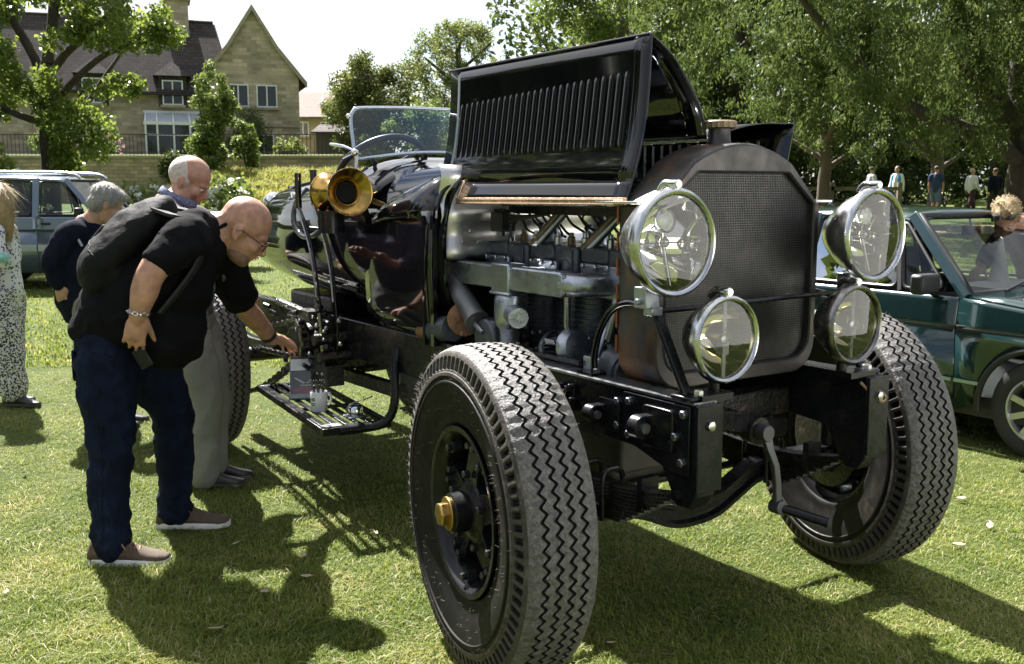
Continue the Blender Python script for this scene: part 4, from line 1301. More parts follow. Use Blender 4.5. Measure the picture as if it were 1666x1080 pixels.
mb = MB(); mb.mm((.0, -.375, 1.474), (.205, -.46, 1.481)); mb.mm((.0, .375, 1.474), (.205, .46, 1.481)); pieces(mb, 'bonnet_shelf', pm('bare_bonnet_shelf', (.7, .7, .69), .3, metal=.9), rado, smooth=30)  # real ledge, widened to take in the white highlight of the lamp top

# ------------------------------------------------------------ lamps
def lamp(c, r, depth, shell, rim, refl, upper, yaw=0.0):
    c = Vector(c); d = Vector((math.cos(yaw), math.sin(yaw), 0))
    mb = MB()
    if upper:
        prof = [(-depth * 1.02, .01), (-depth, r * .30), (-depth * .93, r * .42), (-depth * .75, r * .62), (-depth * .45, r * .87), (-depth * .2, r * .99), (-.01, r * 1.03)]
    else:
        prof = [(-depth, .01), (-depth * .99, r * .4), (-depth * .8, r * .68), (-depth * .45, r * .9), (-depth * .15, r * .99), (-.008, r)]
    mb.lathe(prof, c, d, 48, caps=False)
    L_ = mb.build('headlamp', shell, CAR, smooth=50)
    rm = MB(); rm.lathe([(-.022, r * 1.03), (-.020, r * 1.075), (-.004, r * 1.085), (.008, r * 1.06), (.013, r * 1.01), (.010, r * .955), (.002, r * .93), (-.010, r * .93)], c, d, 56, caps=False)
    rm.build('rim', rim, L_, smooth=50)
    rf = MB(); rf.lathe([(-depth * .86 * (1 - (q / 12) ** 2) - .012, r * .93 * q / 12) for q in range(12, 0, -1)], c, d, 48, caps=False)
    rf.cur = 0
    rf.build('reflector', refl, L_, smooth=60, recalc=True)
    u = Vector((0, 0, 1)); sd = d.cross(u)
    gl = MB(); gl.lathe([(.000, r * .945), (.006, r * .6), (.009, r * .25), (.0095, .002)], c, d, 48, caps=False); gl.build('lens', LENS, L_, smooth=60)
    bb = MB()
    if upper:
        q = c + u * r * .42 - d * .05
        bb.tube([c - u * r * .85 - d * .02, c - u * r * .05 - d * .055], r * .045, 8)
        bb.tube([c - d * .055, q], r * .02, 6)
        bb.lathe([(-.02, r * .14), (.0, r * .23), (.012, r * .235), (.016, r * .20), (.012, r * .185)], q, d, 28, caps=False)
        bb.ell(c - d * .05, (r * .11, r * .11, r * .11))
        bb.tube([c - sd * r * .9 - d * .03, c + sd * r * .9 - d * .03], .0025, 6)
        bb.build('bulb_holder', CHROME, L_, smooth=50)
        sg = MB(); sg.lathe([(.010, r * .185), (.016, r * .1), (.017, .001)], q, d, 24, caps=False); sg.build('pilot_lens', pm('pilot_glass', (.55, .58, .57), .08, var=.2, vs=40), L_, smooth=60)
    else:
        bb.bar(c - u * r * .92 - d * .012, c + u * r * .92 - d * .012, r * .11, .006, up=d)
        bb.lathe([(-.018, r * .13), (-.006, r * .13), (-.003, r * .08)], c, d, 20)
        bb.mm(c - u * r * .40 - d * .04 - sd * r * .2 + u * 0, c - d * .014 - sd * r * .04)
        bb.build('bulb_holder', STEEL, L_, smooth=40)
    tc_ = MB()
    tp = c + u * r * 1.10
    tc_.tube(smooth_path([c + u * r * 1.0 - d * .075, tp - d * .05 + u * .008, tp - d * .012 + u * .004], 4), [.010, .011, .012, .012, .012, .012, .012, .012, .012], 10)
    tc_.build('clip', shell, L_, smooth=50)
    sc_ = MB(); sc_.lathe([(-.016, .0145), (.012, .0145), (.016, .011)], tp - d * .005 + u * .006, d, 18); sc_.build('clip_screw', CHROME, L_, smooth=40)
    return L_
for s in (-1, 1):
    L1 = lamp((.388, s * .467, 1.362), .151, .19, NICKEL, NICKEL, REFL, True)
    L2 = lamp((.447, s * .303, 1.068), .126, .13, PEWTER, NICKEL if s < 0 else PEWTER, REFL_A, False)
    mb = MB(); mb.mm((.25, s * .447, 1.160), (.305, s * .505, 1.225)); mb.lathe([(-.045, .010), (.045, .010)], (.278, s * .475, 1.18), (0, 1, 0), 10); mb.mm((.26, s * .43, 1.135), (.30, s * .475, 1.161)); mb.build('lamp_foot', ALU, L1, smooth=30, bevel=.003)
    mb = MB(); mb.tube([(.40, s * .303, .945), (.40, s * .303, .905)], .018, 12); mb.mm((.36, s * .28, .885), (.46, s * .41, .906)); mb.build('lamp_foot', SATIN, L2, smooth=35)
    # stays
    st = MB(); st.bar((.268, s * .43, 1.15), (.400, s * .415, .895), .034, .018, up=(1, 0, 0)); st.mm((.36, s * .375, .890), (.45, s * .45, .904))
    sto = st.build('lamp_stay', SATIN, CAR, smooth=30, bevel=.005)
    tb = MB(); tb.tube(smooth_path([(-.09, s * .385, .893), (-.088, s * .385, .96), (-.06, s * .385, 1.045), (.0, s * .39, 1.115), (.08, s * .40, 1.15), (.16, s * .41, 1.155), (.25, s * .43, 1.142)], 5), .0125, 12); tb.mm((-.13, s * .36, .889), (-.05, s * .43, .899)); tb.build('curved_stay', BLACK, sto, smooth=40)
    bb = MB(); bb.bolt((.43, s * .40, .904), (0, 0, 1), .016, .018); bb.bolt((-.06, s * .40, .9), (0, 0, 1), .012, .014); pieces(bb, 'stay_bolt', BOLT, sto)
mb = MB(); mb.cyl((.285, -.43, 1.146), (.285, .43, 1.160), .0085, 10); mb.build('lamp_tie_bar', SATIN, CAR)
mb = MB(); mb.tube(smooth_path([(.46, .33, .87), (.475, .37, .83), (.49, .41, .80), (.49, .43, .815), (.48, .40, .84)], 5), .005, 6); mb.build('lamp_cable', pm('braided_cable', (.25, .16, .11), .6, var=.5, vs=60), CAR)

# ------------------------------------------------------------ bonnet, both halves raised
bon = MB()
sec = [(-.016, 1.690), (-.040, 1.774), (-.094, 1.862), (-.180, 1.957), (-.276, 2.018)]
sec = [(p.x, p.y) for p in [Vector((a_, b_)) for a_, b_ in sec]]
secs = smooth_path([(0, a_, b_) for a_, b_ in sec], 4)
X0, X1 = -1.24, .05
bon.grid([[(x, p.y, p.z) for p in secs] for x in np.linspace(X0, X1, 14)])
bo = bon.build('bonnet_top_panel', BLACK, CAR, smooth=60, thick=.004)
def spy(z):
    t = max(0, (2.018 - z) / .539)
    return -.276 - .098 * (.15 * t + .85 * t ** 3)
sd_ = MB()
zs_ = np.linspace(2.02, 1.480, 12)
sd_.grid([[(x, spy(z), z) for z in np.linspace(2.02, 1.547, 10)] for x in np.linspace(-1.225, X1, 16)])
sd_.grid([[(x, spy(z), z) for z in (1.547, 1.525, 1.50, 1.480)] for x in np.linspace(-1.01, X1, 14)])
sp_o = sd_.build('bonnet_side_panel', BLACK, CAR, smooth=60, thick=.005)
e = MB(); e.tube([(X1, spy(z) - .001, z) for z in zs_], .0042, 8); e.tube([(X1 - .022, spy(z) - .0015, z) for z in zs_], .0022, 6); e.tube([(-1.245, -.276, 2.02), (X1, -.276, 2.02)], .005, 8); pieces(e, 'rolled_edge', BLACK, sp_o)
hg = MB(); hg.tube([(-1.2, -.0, 1.690), (.05, 0, 1.690)], .007, 8)
for k in range(10):
    hg.tube([(-1.15 + k * .12, 0, 1.690), (-1.09 + k * .12, 0, 1.690)], .009, 8)
hg.build('hinge', STEEL, bo)
# louvres pressed outwards
lv = MB()
rows_ = []
for i in range(25):
    t = i / 24
    z = .135 * math.sin((t - .5) * PI)
    endr = min(1, math.sqrt(max(0, 1 - max(0, (abs(z) - .112) / .023) ** 2)))
    rows_.append([(-.014 * endr, 0, z), (-.010 * endr, -.004 * endr, z), (-.003 * endr, -.0085 * endr, z), (.006 * endr, -.0105 * endr, z), (.0095 * endr, -.009 * endr, z), (.0105 * endr, .0, z)])
lv.grid(rows_)
first = None
NL = 27
for k in range(NL):
    t = k / (NL - 1)
    x = lerp(-1.125, -.065, t)
    zt, zb = lerp(1.876, 1.914, t), lerp(1.640, 1.652, t)
    zc = (zt + zb) / 2
    if first is None:
        first = lv.build('louvre', BLACK, sp_o, smooth=50); lo_ = first
    else:
        lo_ = first.copy(); COL.objects.link(lo_); lo_.parent = sp_o
    lo_.location = (x, spy(zc) - .002, zc)
    lo_.rotation_euler = (-math.atan2(spy(zc + .1) - spy(zc - .1), .2), 0, 0)
    lo_.scale = (1, 1, (zt - zb) / .27)
SLOT = pm('louvre_slot', (.003, .003, .003), .9)
sl = MB()
for k in range(NL):
    t = k / (NL - 1); x = lerp(-1.125, -.065, t) + .0135
    zt, zb = lerp(1.864, 1.902, t), lerp(1.652, 1.664, t)
    sl.hexa([(x, spy(zb) - .0045, zb), (x + .006, spy(zb) - .0045, zb), (x + .006, spy(zb) + .001, zb), (x, spy(zb) + .001, zb), (x, spy(zt) - .0045, zt), (x + .006, spy(zt) - .0045, zt), (x + .006, spy(zt) + .001, zt), (x, spy(zt) + .001, zt)])
pieces(sl, 'louvre_slot', SLOT, sp_o, smooth=0)
# copper edging with the stepped rear end
ce = MB()
def strip(pts, w_):
    for (xa, za), (xb, zb) in zip(pts, pts[1:]):
        ya, yb = spy(za) - .004, spy(zb) - .004
        ce.bar((xa, ya, za), (xb, yb, zb), .010, w_, up=(0, 0, 1) if abs(xb - xa) > abs(zb - za) else (1, 0, 0))
strip([(-1.015, 1.472), (.06, 1.480)], .026)
strip([(-1.013, 1.486), (-1.010, 1.552)], .013); strip([(-1.003, 1.549), (-1.148, 1.549)], .013); strip([(-1.142, 1.543), (-1.146, 1.474)], .013); strip([(-1.14, 1.478), (-1.20, 1.477)], .02)
ceo = ce.build('copper_edging', COPPER, sp_o, smooth=0, bevel=.0025)
ru = MB(); ru.tube([(-1.0, spy(1.48) - .012, 1.478), (.055, spy(1.48) - .012, 1.486)], .0045, 6); ru.tube([(-1.0, spy(1.48) - .012, 1.463), (.055, spy(1.48) - .012, 1.471)], .0045, 6)
for k in range(9):
    ru.ell((-.93 + k * .115, spy(1.48) - .011, 1.4755), (.004, .003, .004), None, 8, 5)
ru.build('edging_bead', COPPER, ceo)
# left half, folded up beyond the centre line
lb = MB()
secl = smooth_path([(0, .016, 1.690), (0, .12, 1.728), (0, .26, 1.752), (0, .425, 1.757)], 4)
lb.grid([[(x, p.y, p.z) for p in secl] for x in np.linspace(X0, X1, 10)])
lb.grid([[(x, lerp(.425, .37, t), lerp(1.757, 1.50, t)) for t in np.linspace(0, 1, 6)] for x in np.linspace(X0, X1, 8)])
lbo = lb.build('bonnet_left_panel', BLACK, CAR, smooth=60, thick=.004)
lg = MB()
for k in range(20):
    x = -1.1 + k * .053
    lg.mm((x, .383, 1.56), (x + .012, .388, 1.70))
pieces(lg, 'louvre_slot', ALU, lbo, smooth=0)

# ------------------------------------------------------------ engine
eng = MB(); eng.prism([(-.19, .62), (.19, .62), (.25, .80), (.24, .93), (-.24, .93), (-.25, .80)], (-1.10, 0, 0), (0, 1, 0), (0, 0, 1), (1.0, 0, 0)); engo = eng.build('engine', IROND, CAR, smooth=30, bevel=.02)
def ep(name, mb, mat, **kw):
    return mb.build(name, mat, engo, **kw)
for k, x in enumerate((-.93, -.60, -.265)):
    mb = MB(); mb.mm((x - .145, -.185, 1.12), (x + .145, .185, 1.30)); 
    ep('cylinder_block', mb, IRONB, smooth=30, bevel=.014, seg=3)
    mb = MB(); mb.mm((x - .150, -.195, 1.245), (x + .005, -.18, 1.300)); mb.mm((x - .148, -.20, 1.19), (x - .02, -.183, 1.246)); ep('port_boss', mb, IRONB, smooth=30, bevel=.010)
    for q in (-.072, .072):
        mb = MB(); mb.tube([(x + q, -.02, .93), (x + q, -.02, 1.13)], .083, 24)
        for j in range(9):
            mb.lathe([(-.003, .093), (.003, .093)], (x + q, -.02, .95 + j * .020), (0, 0, 1), 24)
        ep('cylinder_barrel', mb, IRONB, smooth=40)
    mb = MB(); mb.lathe([(-.006, .030), (.012, .028), (.014, .018)], (x + .085, -.184, 1.225), (0, -1, 0), 20); mb.mm((x + .05, -.192, 1.19), (x + .12, -.183, 1.29)); ep('inspection_cover', mb, IRONB, smooth=35, bevel=.006)
    for q in (-.09, .0, .09):
        mb = MB(); mb.lathe([(0, .017), (.03, .016), (.034, .011), (.05, .010)], (x + q, -.10, 1.30), (0, 0, 1), 12); ep('priming_cup', mb, BOLT if q else BRZ, smooth=40)
    mb = MB(); mb.lathe([(0, .052), (.02, .050), (.06, .036), (.075, .018)], (x + .0, .03, 1.30), (0, 0, 1), 20); ep('valve_dome', mb, ALU, smooth=45)
    mb = MB(); mb.lathe([(0, .016), (.05, .014), (.06, .02), (.075, .016)], (x - .08, .05, 1.30), (0, 0, 1), 10); mb.tube(smooth_path([(x - .08, .05, 1.37), (x - .06, .0, 1.40), (x, -.03, 1.425), (x + .04, -.06, 1.43)], 4), .005, 6); mb.tube(smooth_path([(x + .07, .05, 1.33), (x + .075, .0, 1.39), (x + .05, -.05, 1.43)], 4), .005, 6); ep('spark_plug', mb, HOSE, smooth=40)
    # flange of the manifold on this block
    mb = MB(); mb.mm((x - .12, -.222, 1.175), (x + .06, -.2005, 1.245)); ep('port_flange', mb, ALU, smooth=30, bevel=.006)
    mb = MB()
    for q in (-.10, -.03, .04):
        mb.bolt((x + q, -.223, 1.237), (0, -1, 0), .010, .010)
    pieces(mb, 'flange_bolt', BOLT, engo)
mb = MB(); mb.mm((-1.115, -.365, 1.130), (-.315, -.300, 1.222)); mb.mm((-1.03, -.30, 1.14), (-.93, -.222, 1.215)); mb.mm((-.68, -.30, 1.14), (-.60, -.222, 1.215)); ep('intake_manifold', mb, ALU, smooth=30, bevel=.008)
mb = MB(); mb.tube(smooth_path([(-.325, -.332, 1.176), (-.27, -.325, 1.178), (-.235, -.30, 1.18), (-.215, -.24, 1.18), (-.215, -.205, 1.18)], 5), .043, 20); ep('manifold_elbow', mb, ALU, smooth=50)
mb = MB(); mb.mm((-.325, -.372, 1.138), (-.298, -.294, 1.216)); mb.mm((-.30, -.222, 1.125), (-.135, -.206, 1.245)); ep('elbow_flange', mb, ALU, smooth=30, bevel=.005)
mb = MB()
for q in ((-.29, 1.235), (-.22, 1.238), (-.15, 1.235), (-.29, 1.135), (-.15, 1.135)):
    mb.bolt((q[0], -.223, q[1]), (0, -1, 0), .011, .012)
for z in (1.150, 1.205):
    for y in (-.36, -.306):
        mb.bolt((-.297, y, z), (1, 0, 0), .007, .007)
pieces(mb, 'elbow_bolt', BOLT, engo)
mb = MB(); mb.mm((-.765, -.376, 1.118), (-.64, -.292, 1.232)); mb.mm((-.772, -.382, 1.108), (-.633, -.286, 1.122)); ep('carburettor_tee', mb, ALU, smooth=30, bevel=.008)
mb = MB()
mb.rings([[(-.70 + q * math.cos(a_), -.33 + q2 * math.sin(a_), z) for a_ in np.linspace(0, 2 * PI, 24, endpoint=False)] for z, q, q2 in ((1.107, .068, .045), (1.09, .07, .055), (1.02, .062, .06), (.985, .055, .055), (.975, .045, .045), (.90, .036, .036))])
mb.tube([(-.65, -.345, 1.035), (-.57, -.375, 1.03)], .040, 20); ep('carburettor', mb, ALU, smooth=40)
mb = MB(); mb.tube([(-.70, -.33, .91), (-.70, -.33, .80)], .045, 16); mb.bolt((-.66, -.36, .978), (0, 0, 1), .012, .016); mb.bolt((-.75, -.34, .978), (0, 0, 1), .012, .016); ep('float_bowl', mb, IRONB, smooth=40)
# oval inlet tubes slanting up between the blocks
for xa, xb in ((-.735, -.70), (-.395, -.35)):
    mb = MB(); mb.tube([(xa - .04, -.17, 1.292), (xb + .02, -.10, 1.425)], .016, 14); ep('bronze_breather', mb, BRZ, smooth=40)
    mb = MB(); mb.tube([(xa - .005, -.17, 1.292), (xb + .055, -.10, 1.425)], .015, 14); ep('steel_breather', mb, STEEL, smooth=40)
mb = MB(); mb.mm((-1.02, -.12, 1.418), (-.02, -.07, 1.452)); mb.mm((-1.02, -.16, 1.450), (-.02, -.07, 1.456)); ep('ignition_conduit', mb, OILY, smooth=30, bevel=.004)
mb = MB()
for k in range(12):
    x = -.98 + k * .085
    mb.tube(smooth_path([(x, -.1, 1.42), (x + .02, -.08, 1.38), (x + random.uniform(-.03, .05), -.03, 1.345), (x + random.uniform(-.03, .05), .02, 1.32)], 4), .0055, 6)
pieces(mb, 'ignition_wire', HOSE, engo, smooth=40)
mb = MB(); mb.mm((-.985, -.235, 1.345), (-.90, -.165, 1.425))
for q in range(4):
    mb.tube([(-.975 + q * .022, -.215, 1.425), (-.975 + q * .022, -.215, 1.437)], .008, 8); mb.tube([(-.975 + q * .022, -.185, 1.425), (-.975 + q * .022, -.185, 1.437)], .008, 8)
mb.tube([(-.94, -.2, 1.345), (-.94, -.2, 1.325)], .008, 8); ep('magneto', mb, HOSE, smooth=30, bevel=.004)
mb = MB()
for q in range(4):
    mb.tube(smooth_path([(-.90, -.20, 1.36 + q * .018), (-.86, -.22, 1.385 + q * .012), (-.80, -.20, 1.40 + .004 * q), (-.72, -.12, 1.42)], 5), .0055, 6)
mb.tube(smooth_path([(-.84, -.2, 1.40), (-.855, -.22, 1.36), (-.84, -.22, 1.31)], 5), .006, 6); mb.tube(smooth_path([(-.84, -.2, 1.39), (-.90, -.19, 1.34), (-.93, -.18, 1.30)], 4), .003, 6)
pieces(mb, 'magneto_lead', HOSE, engo, smooth=40)
# aluminium undershield behind the engine bay
PANEL = pm('satin_aluminium_panel', (.70, .68, .66), .33, metal=.95, var=.1, vs=3, rvar=.08, bump=.05, bs=6)
mb = MB(); mb.grid([[(-1.065 + .012 * math.cos(z * 40), y, z) for y in np.linspace(-.43, .43, 8)] for z in np.linspace(1.225, 1.62, 14)]); ep('bulkhead_panel', mb, PANEL, smooth=50, thick=.004)

mb = MB(); mb.bolt((-1.055, -.33, 1.30), (1, 0, 0), .009, .006); mb.bolt((-1.055, -.25, 1.30), (1, 0, 0), .009, .006); mb.bolt((-1.055, -.29, 1.345), (1, 0, 0), .009, .006); pieces(mb, 'shield_rivet', BOLT, engo)
mb = MB(); mb.grid([[(x, y, z) for z in (.62, 1.6)] for x, y in ((-1.10, -.40), (-1.10, .40))]); mb.grid([[(x, .385, z) for z in (.62, 1.22)] for x in (-1.1, .03)]); ep('bulkhead', mb, OILY, smooth=0, thick=.01)
# steering box, column and rusty exhaust stub
mb = MB(); mb.tube([(-1.26, -.335, 1.215), (-1.10, -.345, 1.12)], .027, 16); mb.tube([(-1.11, -.345, 1.135), (-.85, -.385, .985)], .045, 24); mb.lathe([(0, .052), (.014, .052)], (-.862, -.384, .993), (.84, -.13, -.52), 24); ep('steering_column', mb, pm('galvanised_grey', (.16, .165, .17), .45, metal=.7, var=.35, vs=12), smooth=40)
mb = MB(); mb.lathe([(-.03, .075), (.03, .07)], (-.80, -.36, .93), (0, 1, 0), 28); mb.mm((-.86, -.38, .84), (-.74, -.30, 1.0)); ep('steering_box', mb, IRONB, smooth=35, bevel=.01)
mb = MB(); mb.lathe([(-.012, .070), (.012, .072), (.014, .05)], (-.955, -.385, .985), (.75, -.2, .25), 24); mb.bolt((-.90, -.425, .935), (0, -1, 0), .01, .01); ep('rusty_flange', mb, RUSTY, smooth=35)
mb = MB(); mb.tube([(-1.16, -.41, .920), (-1.0, -.41, .945)], .055, 20); ep('exhaust_clamp', mb, IRONB, smooth=40)
mb = MB(); mb.tube([(-1.30, -.41, .893), (-1.27, -.41, .90), (-1.25, -.41, .905), (-1.16, -.41, .92)], [.02, .034, .04, .038], 16); mb.tube([(-1.20, -.40, .91), (-1.21, -.39, .72)], .03, 14); ep('exhaust_stub', mb, RUSTY, smooth=40)
mb = MB(); mb.tube([(-1.11, -.39, 1.13), (-.80, -.40, .955)], .006, 8); mb.tube([(-.845, -.40, .98), (-.79, -.40, .95)], .010, 8); ep('throttle_rod', mb, STEEL, smooth=40)
# dynamo, fan pulleys
mb = MB(); mb.tube([(-.46, -.275, .915), (-.355, -.275, .935)], .070, 28); ep('dynamo', mb, BLACK, smooth=40)
mb = MB(); mb.lathe([(-.03, .045), (-.022, .068), (.0, .076), (.012, .076)], (-.462, -.275, .914), (1, 0, .19), 28); mb.lathe([(0, .076), (.018, .076), (.04, .06), (.05, .02)], (-.360, -.275, .934), (1, 0, .19), 28); pieces(mb, 'dynamo_end', ALU, engo, smooth=40)
mb = MB(); mb.box((-.405, -.343, .955), (.06, .004, .03), Matrix.Rotation(R(25), 3, 'X')); ep('dynamo_plate', mb, ALU_B, smooth=0)
mb = MB(); mb.lathe([(-.012, .13), (.012, .13), (.016, .10), (.014, .03)], (-.18, -.12, .99), (1, 0, 0), 40); mb.lathe([(-.02, .045), (.03, .04)], (-.17, -.26, .90), (1, 0, 0), 20); ep('fan_pulley', mb, ALU, smooth=40)
mb = MB(); mb.tube(smooth_path([(-.165, -.21, 1.10), (-.165, -.27, 1.02), (-.165, -.31, .94), (-.165, -.32, .90)], 4), .014, 8); mb.mm((-.20, -.35, .885), (-.11, -.28, .935)); ep('fan_bracket', mb, ALU, smooth=35, bevel=.006)
mb = MB(); mb.tube([(-.10, -.30, .915), (.0, -.30, .90)], .062, 24); mb.tube([(-.04, -.30, .905), (-.02, -.30, .90)], .072, 24); ep('water_pump', mb, IRONB, smooth=40)
mb = MB(); mb.tube(smooth_path([(-.10, -.28, 1.14), (-.10, -.29, 1.08), (-.12, -.30, 1.0)], 4), .017, 12); mb.tube([(-.36, -.30, 1.13), (-.36, -.30, 1.02), (-.36, -.29, .99)], .013, 10); pieces(mb, 'water_pipe', STEEL, engo, smooth=45)
mb = MB()
for k in range(26):
    x = random.uniform(-1.0, -.1); mb.bolt((x, -.25 + random.uniform(-.01, .01), random.uniform(.86, .98)), (0, -1, .2), random.uniform(.006, .012), .016)
pieces(mb, 'crankcase_bolt', BOLT, engo)
mb = MB()
for k in range(9):
    x = -1.0 + k * .11
    mb.tube(smooth_path([(x, -.27, .93), (x + .03, -.31, .905), (x + .10, -.33, .90)], 3), .008, 8)
mb.tube([(-1.0, -.35, .90), (-.2, -.36, .905)], .010, 8); mb.tube([(-.8, -.335, .92), (-.5, -.35, .905)], .014, 8); pieces(mb, 'oil_pipe', OILY, engo, smooth=40)
mb = MB(); mb.mm((-.9, -.25, .50), (-.1, .25, .64)); mb.prism([(-.2, .5), (.2, .5), (.12, .4), (-.12, .4)], (-.85, 0, 0), (0, 1, 0), (0, 0, 1), (.6, 0, 0)); ep('sump', mb, pm('dusty_sump', (.06, .055, .048), .7, var=.4, vs=12), smooth=30, bevel=.015)

# ------------------------------------------------------------ body
BX = [-1.03, -1.20, -1.62, -1.90, -2.3, -2.75, -3.2, -3.6, -4.0, -4.3, -4.5]
BH = [.435, .45, .47, .49, .50, .48, .42, .335, .22, .12, .03]
BB = [.845, .85, .87, .89, .93, .95, .98, 1.01, 1.06, 1.13, 1.20]
BT = [1.655, 1.64, 1.63, 1.675, 1.60, 1.575, 1.545, 1.49, 1.42, 1.34, 1.27]
def bsec(x, a_, inset=0.0):
    xx = -x
    hw = interp(xx, [-q for q in BX], BH) - inset; zb = interp(xx, [-q for q in BX], BB) + inset; zt = interp(xx, [-q for q in BX], BT) - inset
    e_ = 2 / 3.2
    c_, s_ = math.cos(a_), math.sin(a_)
    return (x, hw * math.copysign(abs(c_) ** e_, c_), (zb + zt) / 2 + (zt - zb) / 2 * math.copysign(abs(s_) ** (2 / 2.6), s_))
def body_y(x, z):
    xx = -x
    hw = interp(xx, [-q for q in BX], BH); zb = interp(xx, [-q for q in BX], BB); zt = interp(xx, [-q for q in BX], BT)
    q = abs((z - (zb + zt) / 2) / ((zt - zb) / 2))
    q = min(q, .999) ** (2.6 / 2)
    return hw * max(1e-4, math.sqrt(max(0, 1 - q * q))) ** (2 / 3.2)
mb = MB()
bxs = list(np.linspace(-1.03, -4.5, 60))
mb.rings([[bsec(x, 2 * PI * j / 72) for j in range(72)] for x in bxs], caps=False)
body = mb.build('body', [BLACK, ALU_B], CAR, smooth=60)
sm = body.modifiers.new('skin', 'SOLIDIFY'); sm.thickness = .012; sm.offset = -1; sm.material_offset = 1; sm.material_offset_rim = 0
ct = MB()
U_ = [(-1.93, 2.2), (-1.95, 1.62), (-2.03, 1.45), (-2.14, 1.33), (-2.26, 1.283), (-2.40, 1.278), (-2.52, 1.33), (-2.58, 1.42), (-2.60, 1.52), (-2.62, 2.2)]
up = [(p.x, p.z) for p in smooth_path([(a_, 0, b_) for a_, b_ in U_], 4)]
ct.prism(up, (0, -.8, 0), (1, 0, 0), (0, 0, 1), (0, 1.6, 0))
cut1 = ct.build('cut', BLACK, None, smooth=0)
ct = MB(); ct.rings([[(-3.02 + .30 * math.cos(a_), .29 * math.sin(a_), z) for a_ in np.linspace(0, 2 * PI, 40, endpoint=False)] for z in (1.42, 2.0)])
cut2 = ct.build('cut', BLACK, None, smooth=0)
for c_ in (cut1, cut2):
    md = body.modifiers.new('opening', 'BOOLEAN'); md.operation = 'DIFFERENCE'; md.object = c_; md.solver = 'EXACT'
me_ = bpy.data.meshes.new_from_object(body.evaluated_get(bpy.context.evaluated_depsgraph_get()))
body.modifiers.clear(); old = body.data; body.data = me_
for c_ in (cut1, cut2):
    bpy.data.objects.remove(c_)
me_.polygons.foreach_set('use_smooth', [True] * len(me_.polygons)); me_.set_sharp_from_angle(angle=R(35))
for s in (-1, 1):
    pts = [(x, s * body_y(x, z), z) for x, z in up if z < interp(-x, [-q for q in BX], BT) - .004]
    e = MB(); e.tube(pts, .015, 10); e.build('cockpit_lip', BLACK, body, smooth=60)
pts = []
for a_ in np.linspace(0, 2 * PI, 48, endpoint=False):
    x = -3.02 + .30 * math.cos(a_); y = .29 * math.sin(a_)
    lo_z, hi_z = 1.2, interp(-x, [-q for q in BX], BT)
    for _ in range(24):
        mz = (lo_z + hi_z) / 2
        if body_y(x, mz) > abs(y): lo_z = mz
        else: hi_z = mz
    pts.append((x, y, lo_z))
e = MB(); e.tube(pts, .015, 10, closed=True); e.build('cockpit_lip', BLACK, body, smooth=60)
pn = MB()
for k in range(5):
    pn.mm((-2.1 - k * .1, -.40, 1.08), (-2.19 - k * .1, .40, 1.14))
pn.build('seat_cushion', pm('black_leather', (.015, .014, .013), .45, var=.3, bump=.3, bs=30), body, smooth=30, bevel=.02)
pn = MB(); pn.grid([[(-2.62 - .12 * t, y, lerp(1.1, 1.5, t)) for y in (-.42, -.2, 0, .2, .42)] for t in np.linspace(0, 1, 4)]); pn.build('seat_back', ALU_B, body, smooth=40, thick=.03)
pn = MB(); pn.mm((-2.18, .26, 1.30), (-2.3, .465, 1.34)); pn.build('strap', HOSE, body, smooth=0)
# cowl scoop over the scuttle and the raised ridge behind the bonnet
rs = []
for x, w_, z0, hgt in ((-1.07, .44, 1.40, .235), (-1.3, .455, 1.395, .225), (-1.5, .46, 1.38, .20), (-1.62, .455, 1.36, .15), (-1.74, .44, 1.35, .10)):
    rs.append([(x, w_ * math.cos(a_) * (1.02), z0 + hgt * math.sin(a_) ** .8) for a_ in np.linspace(0.001, PI - .001, 30)])
sc_ = MB(); sc_.grid(rs); sc_.build('scuttle_cowl', BLACK, CAR, smooth=60, thick=.008)
sc_ = MB(); sc_.tube([rs[0][k] for k in range(30)], .010, 8); sc_.mm((-1.10, -.462, .86), (-1.075, -.440, 1.41)); sc_.mm((-1.16, -.468, .86), (-1.145, -.446, 1.41)); sc_.build('firewall_flange', BLACK, CAR, smooth=40)
sd2 = MB()
sd2.grid([[(x, -interp(z, [.83, .95, 1.2, 1.42], [.40, .455, .468, .455]), z) for z in np.linspace(interp(-x, [1.08, 1.35, 1.55, 1.72], [.835, .838, .85, .95]), 1.43, 10)] for x in np.linspace(-1.08, -1.72, 12)])
sd2.build('scuttle_side', BLACK, CAR, smooth=60, thick=.006)
# windscreen
ws = []
for y, z in [(-.455, 1.665), (-.462, 1.75), (-.458, 1.845), (-.44, 1.885), (-.40, 1.902), (-.2, 1.912), (0, 1.915), (.2, 1.912), (.40, 1.902), (.44, 1.885), (.458, 1.845), (.462, 1.75), (.455, 1.665), (.38, 1.668), (.2, 1.69), (0, 1.70), (-.2, 1.69), (-.38, 1.668)]:
    ws.append((-1.80 - (z - 1.64) * .28, y, z))
wsp = []
n_ = len(ws)
for i in range(n_):
    p0, p1, p2, p3 = [Vector(ws[(i + d) % n_]) for d in (-1, 0, 1, 2)]
    for j in range(4):
        t = j / 4
        wsp.append(.5 * ((2 * p1) + (p2 - p0) * t + (2 * p0 - 5 * p1 + 4 * p2 - p3) * t * t + (3 * p1 - p0 - 3 * p2 + p3) * t ** 3))
mb = MB(); mb.tube(wsp, .0085, 10, closed=True); wso = mb.build('windscreen_frame', pm('silver_painted_frame', (.55, .6, .68), .2, metal=.6, var=.05), CAR, smooth=60)
mb = MB(); mb.add(wsp, [tuple(range(len(wsp)))]); mb.build('windscreen_glass', WSG, wso, smooth=0)
